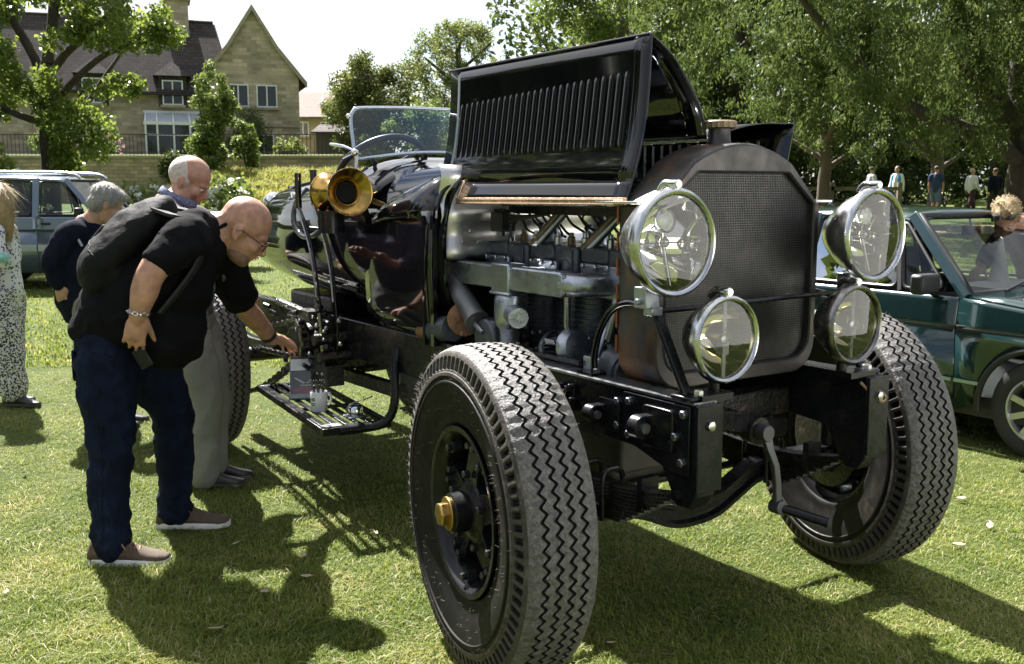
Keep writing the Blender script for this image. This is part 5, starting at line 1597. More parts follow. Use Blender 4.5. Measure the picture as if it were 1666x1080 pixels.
mb = MB(); mb.tube([(-1.79, -.46, 1.69), (-1.88, -.485, 1.72), (-2.0, -.50, 1.735)], .008, 8); mb.tube([(-1.79, -.46, 1.69), (-1.9, -.48, 1.66)], .008, 8); mb.tube([(-1.80, -.465, 1.60), (-1.80, -.46, 1.70)], .010, 8); mb.ell((-1.80, -.468, 1.69), (.018, .018, .018)); mb.ell((-1.86, -.468, 1.86), (.013, .013, .013)); pieces(mb, 'screen_bracket', CHROME, wso)
mb = MB(); mb.grid([[(lerp(-1.62, -1.84, t), y, lerp(1.615, 1.672, t) - .12 * (abs(y) / .46) ** 3) for y in np.linspace(-.47, .47, 15)] for t in np.linspace(0, 1, 5)]); mb.build('scuttle_top', BLACK, wso, smooth=60, thick=.006)
# steering wheel
cw = Vector((-2.05, -.20, 1.605)); uw = Vector((0, 1, 0)); vw = Vector((.70, 0, .714)); nw = uw.cross(vw)
mb = MB(); mb.tube([cw + (uw * math.cos(a_) + vw * math.sin(a_)) * .235 for a_ in np.linspace(0, 2 * PI, 48, endpoint=False)], .017, 12, closed=True); swo = mb.build('steering_wheel', HOSE, CAR, smooth=60)
mb = MB()
for k in range(4):
    a_ = PI / 4 + k * PI / 2
    mb.bar(cw, cw + (uw * math.cos(a_) + vw * math.sin(a_)) * .225, .022, .006, up=nw)
mb.lathe([(-.01, .045), (.015, .04), (.02, .01)], cw, nw, 20); mb.build('spokes', STEEL, swo, smooth=40)
mb = MB(); mb.tube([cw, (-1.26, -.335, 1.215)], .02, 12); mb.build('column', OILY, swo)
# twin flare brass horn
ho = Vector((-1.575, -.60, 1.507)); hd = Vector((1, -.05, .02)).normalized()
mb = MB(); mb.lathe([(-.275, .01), (-.272, .050), (-.262, .086), (-.250, .096), (-.238, .094), (-.205, .066), (-.165, .046), (-.12, .038), (-.08, .040), (-.05, .05), (-.02, .074), (-.006, .097), (0, .107), (.004, .107), (.004, .103), (-.004, .094), (-.02, .068), (-.05, .046), (-.10, .03), (-.14, .002)], ho, hd, 56, caps=False)
hoo = mb.build('brass_horn', BRASS, CAR, smooth=60)
mb = MB(); mb.lathe([(-.046, .046), (-.052, .03), (-.054, .001)], ho, hd, 32, caps=False); mb.build('horn_throat_shade', pm('throat_shade_black', (.004, .004, .004), .9), hoo, smooth=40)  # black disc added so the horn's throat looks dark, standing in for shade
mb = MB(); mb.lathe([(-.04, .050), (-.036, .053), (-.030, .056), (-.028, .060)], ho, hd, 40, caps=False); mb.lathe([(-.26, .094), (-.254, .099), (-.245, .097)], ho, hd, 40, caps=False); pieces(mb, 'horn_ring', BRASS, hoo, smooth=50)
mb = MB(); mb.tube([(-1.79, -.60, 1.41), (-1.79, -.60, 1.325)], .062, 24); mb.tube([(-1.79, -.60, 1.42), (-1.79, -.60, 1.405)], .068, 24); mb.tube([(-1.79, -.60, 1.33), (-1.79, -.60, 1.318)], .066, 24); mb.bar((-1.79, -.60, 1.36), (-1.79, -.47, 1.36), .05, .02); mb.tube([(-1.85, -.63, 1.335), (-1.90, -.66, 1.34)], .006, 8); mb.build('horn_motor', SATIN, hoo, smooth=40)
mb = MB(); mb.tube([(-1.73, -.60, 1.42), (-1.70, -.60, 1.47)], .015, 10); mb.ell((-1.8, -.61, 1.42), (.02, .014, .01)); mb.build('horn_stem', BRASS, hoo, smooth=40)
# outside levers
def lever(name, grip, path):
    mb = MB(); mb.tube(grip, .017, 12); g_ = mb.build(name, BLACK, CAR, smooth=60)
    m2 = MB()
    P_ = smooth_path(path, 6); rs = []
    for i, p in enumerate(P_):
        d = (P_[min(i + 1, len(P_) - 1)] - P_[max(i - 1, 0)]).normalized(); q = Vector((0, 1, 0)).cross(d).normalized() * .018; y_ = Vector((0, .006, 0))
        rs.append([p - q - y_, p + q - y_, p + q + y_, p - q + y_])
    m2.rings(rs); m2.build('lever_blade', BLACK, g_, smooth=40, bevel=.003)
    m3 = MB(); m3.tube([p + Vector((.012, -.014, 0)) for p in P_[: len(P_) * 2 // 3]], .005, 8); m3.build('release_rod', STEEL, g_, smooth=50)
    return g_
lever('gear_lever', [(-2.28, -.56, 1.60), (-2.28, -.56, 1.42)], [(-2.28, -.56, 1.42), (-2.20, -.56, 1.33), (-2.12, -.56, 1.20), (-2.07, -.56, 1.02), (-2.05, -.555, .85), (-2.03, -.55, .62)])
lever('brake_lever', [(-2.19, -.515, 1.615), (-2.18, -.515, 1.44)], [(-2.18, -.515, 1.44), (-2.08, -.515, 1.30), (-2.00, -.515, 1.15), (-1.97, -.515, 1.0), (-1.96, -.51, .82), (-1.99, -.51, .60)])
# filler cap on the tail
mb = MB(); mb.lathe([(0, .06), (.02, .062), (.05, .052), (.07, .03), (.074, .002)], (-3.38, -.27, 1.43), (-.15, -.55, .8), 28); mb.lathe([(-.012, .07), (.0, .07)], (-3.38, -.27, 1.43), (-.15, -.55, .8), 28); mb.build('fuel_filler', CHROME, CAR, smooth=45)

# ------------------------------------------------------------ chain drive, brake gear
jx, jy, jz = -2.32, -.56, .74
mb = MB(); mb.lathe([(-.10, .075), (-.05, .09), (.05, .09), (.16, .07)], (jx, jy + .06, jz), (0, 1, 0), 28); mb.mm((-2.42, -.50, .62), (-2.2, -.38, .88)); jo = mb.build('countershaft', OILY, CAR, smooth=35, bevel=.008)
def sprocket(c, r, n, w_=.02):
    mb = MB(); rs = []
    for yy in (-w_ / 2, w_ / 2):
        rs.append([(c[0] + (r + (.012 if j % 4 in (0, 1) else -.006)) * math.cos(2 * PI * j / (4 * n)), c[1] + yy, c[2] + (r + (.012 if j % 4 in (0, 1) else -.006)) * math.sin(2 * PI * j / (4 * n))) for j in range(4 * n)])
    mb.rings(rs); return mb
sprocket((jx, jy - .02, jz), .105, 15).build('sprocket', OILY, jo, smooth=0)
sprocket((-3.33, jy - .02, TR), .21, 30).build('sprocket', OILY, jo, smooth=0)
# chain run: link plates and rollers
path = []
for k in range(40):
    a_ = lerp(R(75), R(-105), k / 39); path.append(Vector((jx + .12 * math.cos(a_), jy - .02, jz + .12 * math.sin(a_))))
upper_a = Vector((-3.33 + .225 * math.cos(R(78)), jy - .02, TR + .225 * math.sin(R(78)))); lower_a = Vector((-3.33, jy - .02, TR - .225))
run = [lerp(upper_a, path[0], t) + Vector((0, 0, -.03 * math.sin(PI * t))) for t in np.linspace(0, .98, 60)] + path + [lerp(path[-1], lower_a, t) + Vector((0, 0, -.05 * math.sin(PI * t))) for t in np.linspace(.02, 1, 60)]
cum = [0]
for a_, b_ in zip(run, run[1:]):
    cum.append(cum[-1] + (b_ - a_).length)
pitch = .038; s_ = 0; stations = []
while s_ < cum[-1]:
    stations.append(Vector([float(np.interp(s_, cum, [p[k] for p in run])) for k in range(3)])); s_ += pitch
LINK = pm('oiled_chain_steel', (.22, .21, .2), .3, metal=.9, var=.3, vs=40)
lk = MB(); lk.prism(rounded([(-.027, .012), (.027, .012), (.027, -.012), (-.027, -.012)], .011, 3), (0, -.004, 0), (1, 0, 0), (0, 0, 1), (0, .008, 0))
lk0 = None
chn = MB()
for p in stations:
    chn.tube([p + Vector((0, -.021, 0)), p + Vector((0, .021, 0))], .010, 8)
chno = chn.build('drive_chain', LINK, CAR, smooth=40)
for i, (a_, b_) in enumerate(zip(stations, stations[1:])):
    d = b_ - a_; ang = math.atan2(d.z, d.x)
    off = .021 if i % 2 else .013
    for s in (-1, 1):
        if lk0 is None:
            lk0 = lk.build('chain_link', LINK, chno, smooth=30); o = lk0
        else:
            o = lk0.copy(); COL.objects.link(o); o.parent = chno
        o.location = (a_ + b_) / 2 + Vector((0, s * off, 0)); o.rotation_euler = (0, -ang, 0)
mb = MB()
mb.tube([(-2.0, -.53, .86), (-2.25, -.545, .88), (-2.5, -.54, .86)], .016, 10); mb.tube([(-2.05, -.55, .66), (-2.9, -.56, .62)], .014, 10)
mb.tube([(-2.12, -.52, .93), (-2.06, -.58, .97), (-2.02, -.58, .92)], .012, 8); mb.tube([(-2.6, -.56, .92), (-2.3, -.56, .90), (-2.1, -.55, .84)], .020, 10)
mb.mm((-2.13, -.58, .56), (-1.93, -.49, .66)); mb.mm((-2.30, -.58, .86), (-2.14, -.50, .91)); mb.tube([(-2.04, -.60, .78), (-2.04, -.40, .78)], .03, 14); mb.tube([(-1.98, -.60, .70), (-1.98, -.40, .70)], .025, 14)
for k in range(30):
    c_ = Vector((random.uniform(-2.75, -1.9), random.uniform(-.59, -.48), random.uniform(.60, .92)))
    mb.tube([c_, c_ + Vector((random.uniform(-.05, .05), random.uniform(-.04, .04), random.uniform(-.03, .05)))], random.uniform(.007, .016), 8)
pieces(mb, 'brake_link', OILY, CAR, smooth=35)
mb = MB()
for k in range(16):
    mb.bolt((random.uniform(-2.5, -1.75), -.60 + random.uniform(0, .04), random.uniform(.60, .93)), (0, -1, .3), random.uniform(.007, .012), .012)
pieces(mb, 'linkage_bolt', BOLT, CAR)
mb = MB(); mb.tube([(-2.15, -.31, .585), (-1.6, -.31, .70)], .017, 10); mb.bar((-2.25, -.36, .56), (-1.45, -.42, .60), .05, .06); mb.tube(smooth_path([(-1.95, -.35, .66), (-2.0, -.36, .60), (-2.1, -.37, .60), (-2.12, -.37, .66)], 4), .009, 8); mb.tube([(-2.3, -.33, .60), (-1.9, -.33, .78)], .010, 8); mb.build('radius_rod', OILY, CAR, smooth=35)
mb = MB(); mb.mm((-2.95, -.36, .55), (-2.35, .36, .95)); mb.tube([(-2.4, 0, .74), (-1.1, 0, .76)], .10, 20); mb.lathe([(-.4, .10), (-.2, .17), (.2, .17), (.4, .1)], (-2.0, 0, .76), (1, 0, 0), 20); mb.build('gearbox', OILY, CAR, smooth=35, bevel=.02)
mb = MB(); mb.tube([(-3.33, -.72, TR), (-3.33, .72, TR)], .045, 16); mb.build('rear_axle', OILY, CAR, smooth=40)
for s in (-1, 1):
    mb = MB()
    rs = []
    for k in range(7):
        L = .55 - .06 * k
        mb.rings([[(x, s * .44 - .03, TR + .09 - k * .012 + .06 * ((x + 3.33) / .55) ** 2), (x, s * .44 + .03, TR + .09 - k * .012 + .06 * ((x + 3.33) / .55) ** 2), (x, s * .44 + .03, TR + .10 - k * .012 + .06 * ((x + 3.33) / .55) ** 2), (x, s * .44 - .03, TR + .10 - k * .012 + .06 * ((x + 3.33) / .55) ** 2)] for x in np.linspace(-3.33 - L, -3.33 + L, 9)])
    pieces(mb, 'rear_spring_leaf', OILY, CAR, smooth=30)
# ------------------------------------------------------------ step board on its hanger
sb = MB(); zb = .45
A0, A1, B0, B1 = Vector((-1.50, -.79, zb)), Vector((-1.50, -.47, zb)), Vector((-2.63, -.68, zb)), Vector((-2.60, -.36, zb))
ro = Vector((0, 0, .006))
sb.bar(A0, B0, .018, .032); sb.bar(A1, B1, .018, .032); sb.bar(A0 + Vector((.0, -.009, 0)), A1 + Vector((0, .009, 0)), .04, .034); sb.bar(B0, B1, .04, .03); sb.bar(lerp(A0, B0, .5) - Vector((0, 0, .018)), lerp(A1, B1, .5) - Vector((0, 0, .018)), .03, .012)
sbo = sb.build('step_board', SATIN, CAR, smooth=30, bevel=.003)
for k in range(6):
    t = (k + .5) / 6
    q = MB(); q.bar(lerp(A0, A1, t) + Vector((-.02, 0, .010)), lerp(B0, B1, t) + Vector((.02, 0, .010)), .028, .008); q.build('slat', SATIN, sbo, smooth=30, bevel=.002)
q = MB(); q.tube(smooth_path([(-1.473, -.43, .80), (-1.465, -.445, .74), (-1.44, -.46, .65), (-1.43, -.47, .56), (-1.44, -.485, .50), (-1.455, -.52, .462), (-1.48, -.58, .448), (-1.49, -.72, .447)], 5), .021, 12); q.build('hanger', SATIN, sbo, smooth=50)
q = MB(); q.tube(smooth_path([(-2.5, -.43, .75), (-2.52, -.44, .6), (-2.53, -.5, .46), (-2.55, -.62, .44)], 5), .018, 12); q.build('hanger', SATIN, sbo, smooth=50)
q = MB(); q.tube([(-1.51, -.77, .463), (-1.51, -.77, .475)], .022, 12); q.mm((-1.56, -.76, .462), (-1.50, -.70, .470)); q.build('step_bolt', STEEL, sbo)
# ================================================================ the two modern cars
SEAL = pm('black_trim_rubber', (.012, .012, .013), .5, var=.2)
INT_ = pm('dark_interior', (.03, .03, .032), .7, var=.3)
CARGL = glass('car_window', (.74, .80, .77), .55)
GREEN = pm('dark_green_metallic', (.007, .029, .031), .22, metal=.3, var=.12, vs=2, coat=1.0)
SILVER = pm('silver_blue_metallic', (.135, .17, .225), .28, metal=.45, var=.06, vs=2, coat=.8)
GREYP = pm('grey_lower_cladding', (.10, .11, .115), .5, var=.1)
TYR = pm('road_tyre', (.022, .021, .02), .75, var=.3, vs=14, bump=.3, bs=90)
ALLOY = pm('silver_alloy', (.55, .56, .57), .3, metal=.8, var=.08)
LAMPC = pm('lamp_glass', (.5, .5, .5), .1, metal=.6)

def arch_poly(x0, x1, z0, z1, wx=None, wr=.33, wz=.28):
    """lower side panel outline with a wheel-arch bite"""
    pts = [(x0, z0)]
    if wx is not None:
        for k in range(15):
            a = PI - PI * k / 14
            x, z = wx + wr * math.cos(a), wz + wr * math.sin(a)
            if z >= z0:
                pts.append((x, min(z, z1 - .03)))
    pts += [(x1, z0), (x1, z1), (x0, z1)]
    return pts

def modern_car(name, label, loc, rz, S):
    root = empty(name, loc, rz)
    tag(root, label, 'car')
    hw = S['hw']
    def yz(z):
        return interp(z, S['cz'], S['cy'])
    paint = S['paint']
    # side panels
    for s in (-1, 1):
        for nm, x0, x1, wx in S['panels']:
            zt0, zt1 = interp(-x0, *S['belt']), interp(-x1, *S['belt'])
            mb = MB()
            p = arch_poly(x0, x1, S['sill'], S['swage'], wx, S['wr'] + .055, S['wr'])
            b = len(mb.v)
            vs = [(x, s * yz(z), z) for x, z in p]
            mb.add(vs, [tuple(range(len(vs)))])
            n = 7
            rows = []
            for i in range(n + 1):
                x = lerp(x0, x1, i / n)
                zt = interp(-x, *S['belt'])
                rows.append([(x, s * yz(lerp(S['swage'], zt, t)), lerp(S['swage'], zt, t)) for t in (0, .15, .35, .6, .85, 1)])
            mb.grid(rows)
            pn = mb.build(nm, paint, root, smooth=25, thick=.012)
            st = MB(); st.mm((x0 + .006, s * (yz(S['swage']) + .004), S['swage'] - .008), (x1 - .006, s * (yz(S['swage']) + .010), S['swage'] + .008)); st.build('side_moulding', SEAL, pn, smooth=0)
            if S.get('trim_z'):
                a0, a1 = x0 + .006, x1 - .006
                if wx is not None:
                    segs = [(a0, wx - S['wr'] - .06), (wx + S['wr'] + .06, a1)]
                else:
                    segs = [(a0, a1)]
                for q0, q1 in segs:
                    if q1 - q0 > .05:
                        st = MB(); st.mm((q0, s * (yz(S['trim_z']) + .003), S['trim_z'] - S['trim_h']), (q1, s * (yz(S['trim_z']) + .014), S['trim_z'] + S['trim_h'])); st.build('trim_strip', S['trim_m'], pn, smooth=0)
            if nm == 'door' or nm == 'front_door' or nm == 'rear_door':
                h = MB(); h.mm((x0 + .06, s * (yz(S['hz']) + .002), S['hz'] - .02), (x0 + .20, s * (yz(S['hz']) + .022), S['hz'] + .02)); h.build('handle', SEAL, pn, smooth=30, bevel=.006)
            if wx is not None:
                ar = MB(); ar.tube([(wx + (S['wr'] + .06) * math.cos(a), s * (hw - .002), S['wr'] + (S['wr'] + .06) * math.sin(a)) for a in np.linspace(R(-8), R(188), 24)], .020, 8); ar.build('arch_lip', S.get('arch_m', paint), pn, smooth=50)
    # closed tub, nose, bonnet, tail
    mb = MB(); mb.mm((S['x_tail'] + .1, -hw + .05, S['sill'] - .02), (S['x_nose'] - .1, hw - .05, S['sill'] + .1)); mb.build('floor_pan', SEAL, root, smooth=0)
    mb = MB()
    rows = []
    for x, z in S['bonnet']:
        rows.append([(x, y * (yz(z) - .005), z + S['crown'] * (1 - y * y)) for y in np.linspace(-1, 1, 11)])
    mb.grid(rows); mb.build('bonnet', paint, root, smooth=40, thick=.012)
    mb = MB(); nz = S['bonnet'][0][1]; mb.grid([[(S['x_nose'] - .02 * abs(y), y * (hw - .03), z) for y in np.linspace(-1, 1, 9)] for z in (S['sill'] + .05, .45, nz)]); nf = mb.build('nose_panel', SEAL, root, smooth=30, thick=.02)
    for s in (-1, 1):
        l = MB(); l.lathe([(0, .085), (.01, .082), (.018, .05)], (S['x_nose'] + .002, s * .55, nz - .13), (1, 0, 0), 20); l.build('headlamp', LAMPC, nf)
    mb = MB(); mb.mm((S['x_nose'] - .05, -hw, .38), (S['x_nose'] + .07, hw, .50)); mb.build('bumper', SEAL, root, smooth=30, bevel=.02)
    mb = MB(); mb.mm((S['x_tail'] - .07, -hw, .38), (S['x_tail'] + .05, hw, .50)); mb.build('bumper', SEAL, root, smooth=30, bevel=.02)
    bz = interp(-S['x_tail'], *S['belt'])
    mb = MB(); mb.grid([[(S['x_tail'], y * (hw - .02), z) for y in np.linspace(-1, 1, 5)] for z in (S['sill'], .5, bz)]); mb.build('tailgate', paint, root, smooth=30, thick=.02)
    # roof
    rows = []
    for x, z in S['roof']:
        rows.append([(x, y * S['rw'], z - .05 * abs(y) ** 3) for y in np.linspace(-1, 1, 13)])
    mb = MB(); mb.grid(rows); ro = mb.build('roof', paint, root, smooth=50, thick=.02)
    mb = MB()
    for s in (-1, 1):
        mb.tube([(x, s * (S['rw'] + .004), z - .055) for x, z in S['roof']], .018, 8)
    mb.build('drip_rail', S.get('rail_m', paint), ro, smooth=50)
    # pillars and panes: polygons in the leaning side plane
    zb0, zr0 = S['side_z']
    def sidept(x, z, s, off=0.0):
        t = (z - zb0) / (zr0 - zb0)
        return (x, s * (lerp(yz(zb0) - .01, S['rw'], t) + off), z)
    for s in (-1, 1):
        for (xa, za), (xb, zb), w_, m_ in S['pillars']:
            mb = MB(); mb.bar(sidept(xa, za, s), sidept(xb, zb, s), .03, w_, up=(1, 0, 0)); mb.build('pillar', m_, root, smooth=30, bevel=.006)
        for poly in S['panes']:
            q = rounded(poly, .05, 4)
            g = MB(); g.add([sidept(x, z, s, -.006) for x, z in q], [tuple(range(len(q)))]); go = g.build('side_window', CARGL, root, smooth=0)
            f = MB(); f.tube([sidept(x, z, s, .0) for x, z in q], .012, 6, closed=True); f.build('window_seal', SEAL, go, smooth=50)
    (xa, za), (xb, zb) = S['screen']
    ya, yb = yz(za) - .05, S['rw'] - .03
    g = MB(); g.grid([[(lerp(xa, xb, t) + .05 * (1 - y * y) * (1 - t), y * lerp(ya, yb, t), lerp(za, zb, t)) for y in np.linspace(-1, 1, 9)] for t in np.linspace(0, 1, 5)]); go = g.build('windscreen', CARGL, root, smooth=60)
    f = MB(); bd = [(xa + .05 * (1 - y * y), y * ya, za) for y in np.linspace(-1, 1, 9)] + [(lerp(xa, xb, t), lerp(ya, yb, t), lerp(za, zb, t)) for t in (.25, .5, .75)] + [(xb, y * yb, zb) for y in np.linspace(1, -1, 9)] + [(lerp(xb, xa, t), -lerp(yb, ya, t), lerp(zb, za, t)) for t in (.25, .5, .75)]
    f.tube(bd, .026, 8, closed=True); f.build('screen_seal', SEAL, go, smooth=50)
    (xa, za), (xb, zb) = S['rear_screen']
    g = MB(); g.grid([[(lerp(xa, xb, t), y * lerp(yz(za) - .06, S['rw'] - .03, t), lerp(za, zb, t)) for y in np.linspace(-1, 1, 5)] for t in (0, 1)]); g.build('rear_window', CARGL, root, smooth=0)
    # cabin
    c = MB()
    for x in S['seats']:
        for y in (-.36, .36):
            c.box((x, y, S['sill'] + .28), (.5, .5, .2)); c.box((x - .28, y, S['sill'] + .58), (.14, .48, .6), Matrix.Rotation(R(-14), 3, 'Y')); c.box((x - .36, y, S['sill'] + .95), (.08, .26, .16))
    so = c.build('seats', INT_, root, smooth=30, bevel=.03)
    c = MB(); c.mm((S['screen'][0][0] - .38, -hw + .1, S['sill'] + .3), (S['screen'][0][0] - .02, hw - .1, S['screen'][0][1] - .03)); c.build('dashboard', INT_, root, smooth=30, bevel=.03)
    c = MB(); cc = Vector((S['screen'][0][0] - .5, -.36, S['screen'][0][1] - .06)); u = Vector((0, 1, 0)); v = Vector((.4, 0, .92)); c.tube([cc + (u * math.cos(a) + v * math.sin(a)) * .18 for a in np.linspace(0, 2 * PI, 28, endpoint=False)], .014, 8, closed=True); c.bar(cc - u * .17, cc + u * .17, .03, .02); c.build('steering_wheel', SEAL, root, smooth=50)
    c = MB(); c.box((S['screen'][1][0] + .02, 0, S['screen'][1][1] - .10), (.02, .20, .06)); c.tube([(S['screen'][1][0], 0, S['screen'][1][1] - .02), (S['screen'][1][0] + .02, 0, S['screen'][1][1] - .1)], .008, 6); c.build('rear_view_mirror', SEAL, root, smooth=30, bevel=.01)
    # mirrors, wipers
    for s in (-1, 1):
        x, z = S['mirror']
        m_ = MB(); m_.box((x, s * (hw + .10), z + .06), (.09, .19, .12)); m_.bar((x - .02, s * (hw - .04), z), (x, s * (hw + .05), z + .03), .05, .06); m_.build('door_mirror', SEAL, root, smooth=30, bevel=.02)
    w = MB(); xa, za = S['screen'][0]
    for y in (-.45, .15):
        w.tube([(xa + .06, y, za + .015), (xa + .02, y + .25, za + .05), (xa - .02, y + .48, za + .04)], .008, 6)
    w.build('wiper', SEAL, root, smooth=40)
    # wheels
    proto = None
    for wx in S['axles']:
        for s in (-1, 1):
            if proto is None:
                r = S['wr']
                t = MB(); t.lathe([(-.085, r * .66), (-.09, r * .72), (-.092, r * .88), (-.08, r * .97), (-.06, r), (.06, r), (.08, r * .97), (.092, r * .88), (.09, r * .7)], (0, 0, 0), (0, 1, 0), 40, caps=False)
                proto = t.build('wheel', TYR, root, smooth=40)
                a = MB(); a.lathe([(-.084, r * .67), (-.088, r * .62), (-.06, r * .58), (.05, r * .56)], (0, 0, 0), (0, 1, 0), 36, caps=False); a.lathe([(-.075, .0), (-.078, r * .14), (-.06, r * .22), (-.04, r * .22)], (0, 0, 0), (0, 1, 0), 20)
                for k in range(9):
                    an = 2 * PI * k / 9; d = Vector((math.cos(an), 0, math.sin(an))); a.bar(d * r * .18 + Vector((0, -.062, 0)), d * r * .6 + Vector((0, -.070, 0)), .035, .014, up=(0, 1, 0))
                a.build('alloy_rim', ALLOY, proto, smooth=35)
                a = MB(); a.lathe([(-.02, r * .5), (.02, r * .5)], (0, 0, 0), (0, 1, 0), 24); a.build('brake_disc', SEAL, proto)
                o = proto
            else:
                o = copy_tree(proto, root)
            o.location = (wx, s * (hw - .115), S['wr']); o.rotation_euler = (0, 0, 0 if s < 0 else PI)
    for nm, m_, mb in S.get('extra', []):
        mb.build(nm, m_, ro, smooth=40)
    return root

def to_world(p):
    c, s = math.cos(CA), math.sin(CA)
    return (.6534 + p[0] * c - p[1] * s, 3.5529 + p[0] * s + p[1] * c, p[2] if len(p) > 2 else 0)
hatch = dict(paint=GREEN, hw=.785, cz=[.2, .42, .71, .90, 1.4], cy=[.755, .78, .785, .755, .58], sill=.21, swage=.70, wr=.285, hz=.80,
    panels=[('front_wing', -.505, .70, 0.0), ('door', -1.72, -.512, None), ('rear_quarter', -3.05, -1.727, -2.40)],
    belt=([-.72, .0, .48, 3.06], [.74, .84, .885, .885]), x_nose=.72, x_tail=-3.05, crown=.035,
    bonnet=[(.70, .745), (.4, .80), (0, .845), (-.25, .87), (-.47, .89)], roof=[(-.93, 1.362), (-1.05, 1.383), (-1.5, 1.40), (-2.1, 1.385), (-2.45, 1.34)], rw=.57,
    side_z=(.885, 1.36), pillars=[((-.475, .885), (-.98, 1.36), .065, GREEN), ((-.92, .885), (-1.06, 1.335), .035, SEAL), ((-1.74, .885), (-1.72, 1.36), .09, GREEN), ((-2.95, .885), (-2.45, 1.34), .22, GREEN)],
    panes=[[(-.60, .91), (-.905, .91), (-1.035, 1.30), (-1.0, 1.305)], [(-.945, .91), (-1.68, .91), (-1.68, 1.335), (-1.075, 1.33)], [(-1.80, .91), (-2.75, .91), (-2.38, 1.32), (-1.80, 1.335)]],
    screen=((-.47, .90), (-.95, 1.350)), rear_screen=((-3.0, .9), (-2.5, 1.33)), seats=[-1.45, -2.2], mirror=(-.66, .90), axles=(0, -2.40), trim_z=.395, trim_h=.010, trim_m=pm('bright_strip', (.35, .45, .45), .3, metal=.7), arch_m=SEAL)
# pale papers and a folded cloth on the dashboard are part of the cabin
pp = MB(); pp.add([(-.50, -.3, .905), (-.62, .45, .905), (-.9, .45, .915), (-.85, -.3, .915)], [(0, 1, 2, 3)]); pp2 = MB(); pp2.lathe([(0, .07), (.30, .012), (.31, .001)], (-.78, .10, .90), (0, 0, 1), 14)
hatch['extra'] = [('dashboard_paper', pm('paper', (.75, .76, .78), .6, var=.05), pp), ('folded_cloth', pm('pale_cloth', (.7, .66, .62), .8), pp2)]
gp = to_world((-.34, 2.95 + .785))
modern_car('hatchback', 'dark green three door hatchback parked beside the vintage car', gp, CA, hatch)

# unseen tents, added to brighten the lamp reflections and the car's front
mq = empty('added_marquee', (8.6, 0.2, 0), R(70)); tag(mq, 'unseen white tent added on the right to brighten the lamp reflections', 'tent')
CANV = pm('white_canvas', (.78, .78, .76), .8, var=.05)
mb = MB(); mb.add([(-3, -3, 2.2), (3, -3, 2.2), (3, 3, 2.2), (-3, 3, 2.2), (0, 0, 3.7)], [(0, 1, 4), (1, 2, 4), (2, 3, 4), (3, 0, 4)]); mb.build('canopy', CANV, mq, smooth=0, thick=.02)
mb = MB(); mb.grid([[(x, 3, z) for z in (.0, 2.2)] for x in np.linspace(-3, 3, 7)]); mb.grid([[(x, -3, z) for z in (.0, 2.2)] for x in np.linspace(-3, 3, 7)]); mb.grid([[(3, y, z) for z in (0, 2.2)] for y in np.linspace(-3, 3, 7)]); pieces(mb, 'wall_sheet', CANV, mq, smooth=0, thick=.02)
mb = MB()
for x_ in (-3, 3):
    for y_ in (-3, 3):
        mb.cyl((x_ * .98, y_ * .98, 0), (x_ * .98, y_ * .98, 2.2), .03, 8)
pieces(mb, 'tent_pole', STEEL, mq)
mq2 = copy_tree(mq); mq2.location = (7.0, -7.5, 0); mq2.rotation_euler = (0, 0, R(38)); mq2['label'] = 'unseen white tent added behind the photographer to brighten the lamp reflections'
ex = []
for s in (-1, 1):
    m_ = MB(); m_.tube(smooth_path([(-1.05, s * .58, 1.70), (-1.25, s * .58, 1.775), (-2.0, s * .58, 1.79), (-3.0, s * .58, 1.78), (-3.15, s * .58, 1.70)], 5), .024, 8); ex.append(('roof_rail', pm('roof_rail_silver', (.5, .52, .55), .35, metal=.7), m_))
estate = dict(paint=SILVER, hw=.90, cz=[.25, .5, .75, 1.12, 1.72], cy=[.87, .89, .90, .87, .68], sill=.30, swage=.92, wr=.36, hz=1.02,
    panels=[('front_wing', -.72, .85, 0.0), ('front_door', -1.62, -.727, None), ('rear_door', -2.45, -1.627, None), ('rear_quarter', -3.55, -2.457, -2.72)],
    belt=([-.88, .0, .72, 3.6], [.98, 1.06, 1.12, 1.12]), x_nose=.88, x_tail=-3.55, crown=.05,
    bonnet=[(.86, .99), (.4, 1.04), (0, 1.07), (-.4, 1.10), (-.70, 1.12)], roof=[(-1.22, 1.68), (-1.4, 1.72), (-2.2, 1.745), (-3.0, 1.735), (-3.45, 1.70)], rw=.66,
    side_z=(1.12, 1.69), pillars=[((-.72, 1.12), (-1.24, 1.68), .08, SILVER), ((-1.64, 1.12), (-1.68, 1.70), .10, SILVER), ((-2.47, 1.12), (-2.52, 1.70), .12, SILVER), ((-3.5, 1.12), (-3.42, 1.70), .14, SILVER)],
    panes=[[(-.92, 1.15), (-1.57, 1.15), (-1.60, 1.65), (-1.30, 1.64)], [(-1.72, 1.15), (-2.38, 1.15), (-2.42, 1.65), (-1.74, 1.65)], [(-2.56, 1.15), (-3.40, 1.15), (-3.35, 1.64), (-2.58, 1.65)]],
    screen=((-.72, 1.14), (-1.22, 1.67)), rear_screen=((-3.5, 1.14), (-3.44, 1.68)), seats=[-1.9, -2.7], mirror=(-.95, 1.14), axles=(0, -2.72), trim_z=.66, trim_h=.05, trim_m=pm('pale_side_strip', (.33, .36, .38), .4, metal=.3), arch_m=GREYP, extra=ex)
modern_car('estate_car', 'silver blue four wheel drive estate car parked at the left edge', (-5.55, 16.1, gzf(-5.55, 16.1)), R(3), estate)
# ================================================================ things on the step board
def cw_(x, y, z):
    return Vector(to_world((x, y, z)))
top = .464
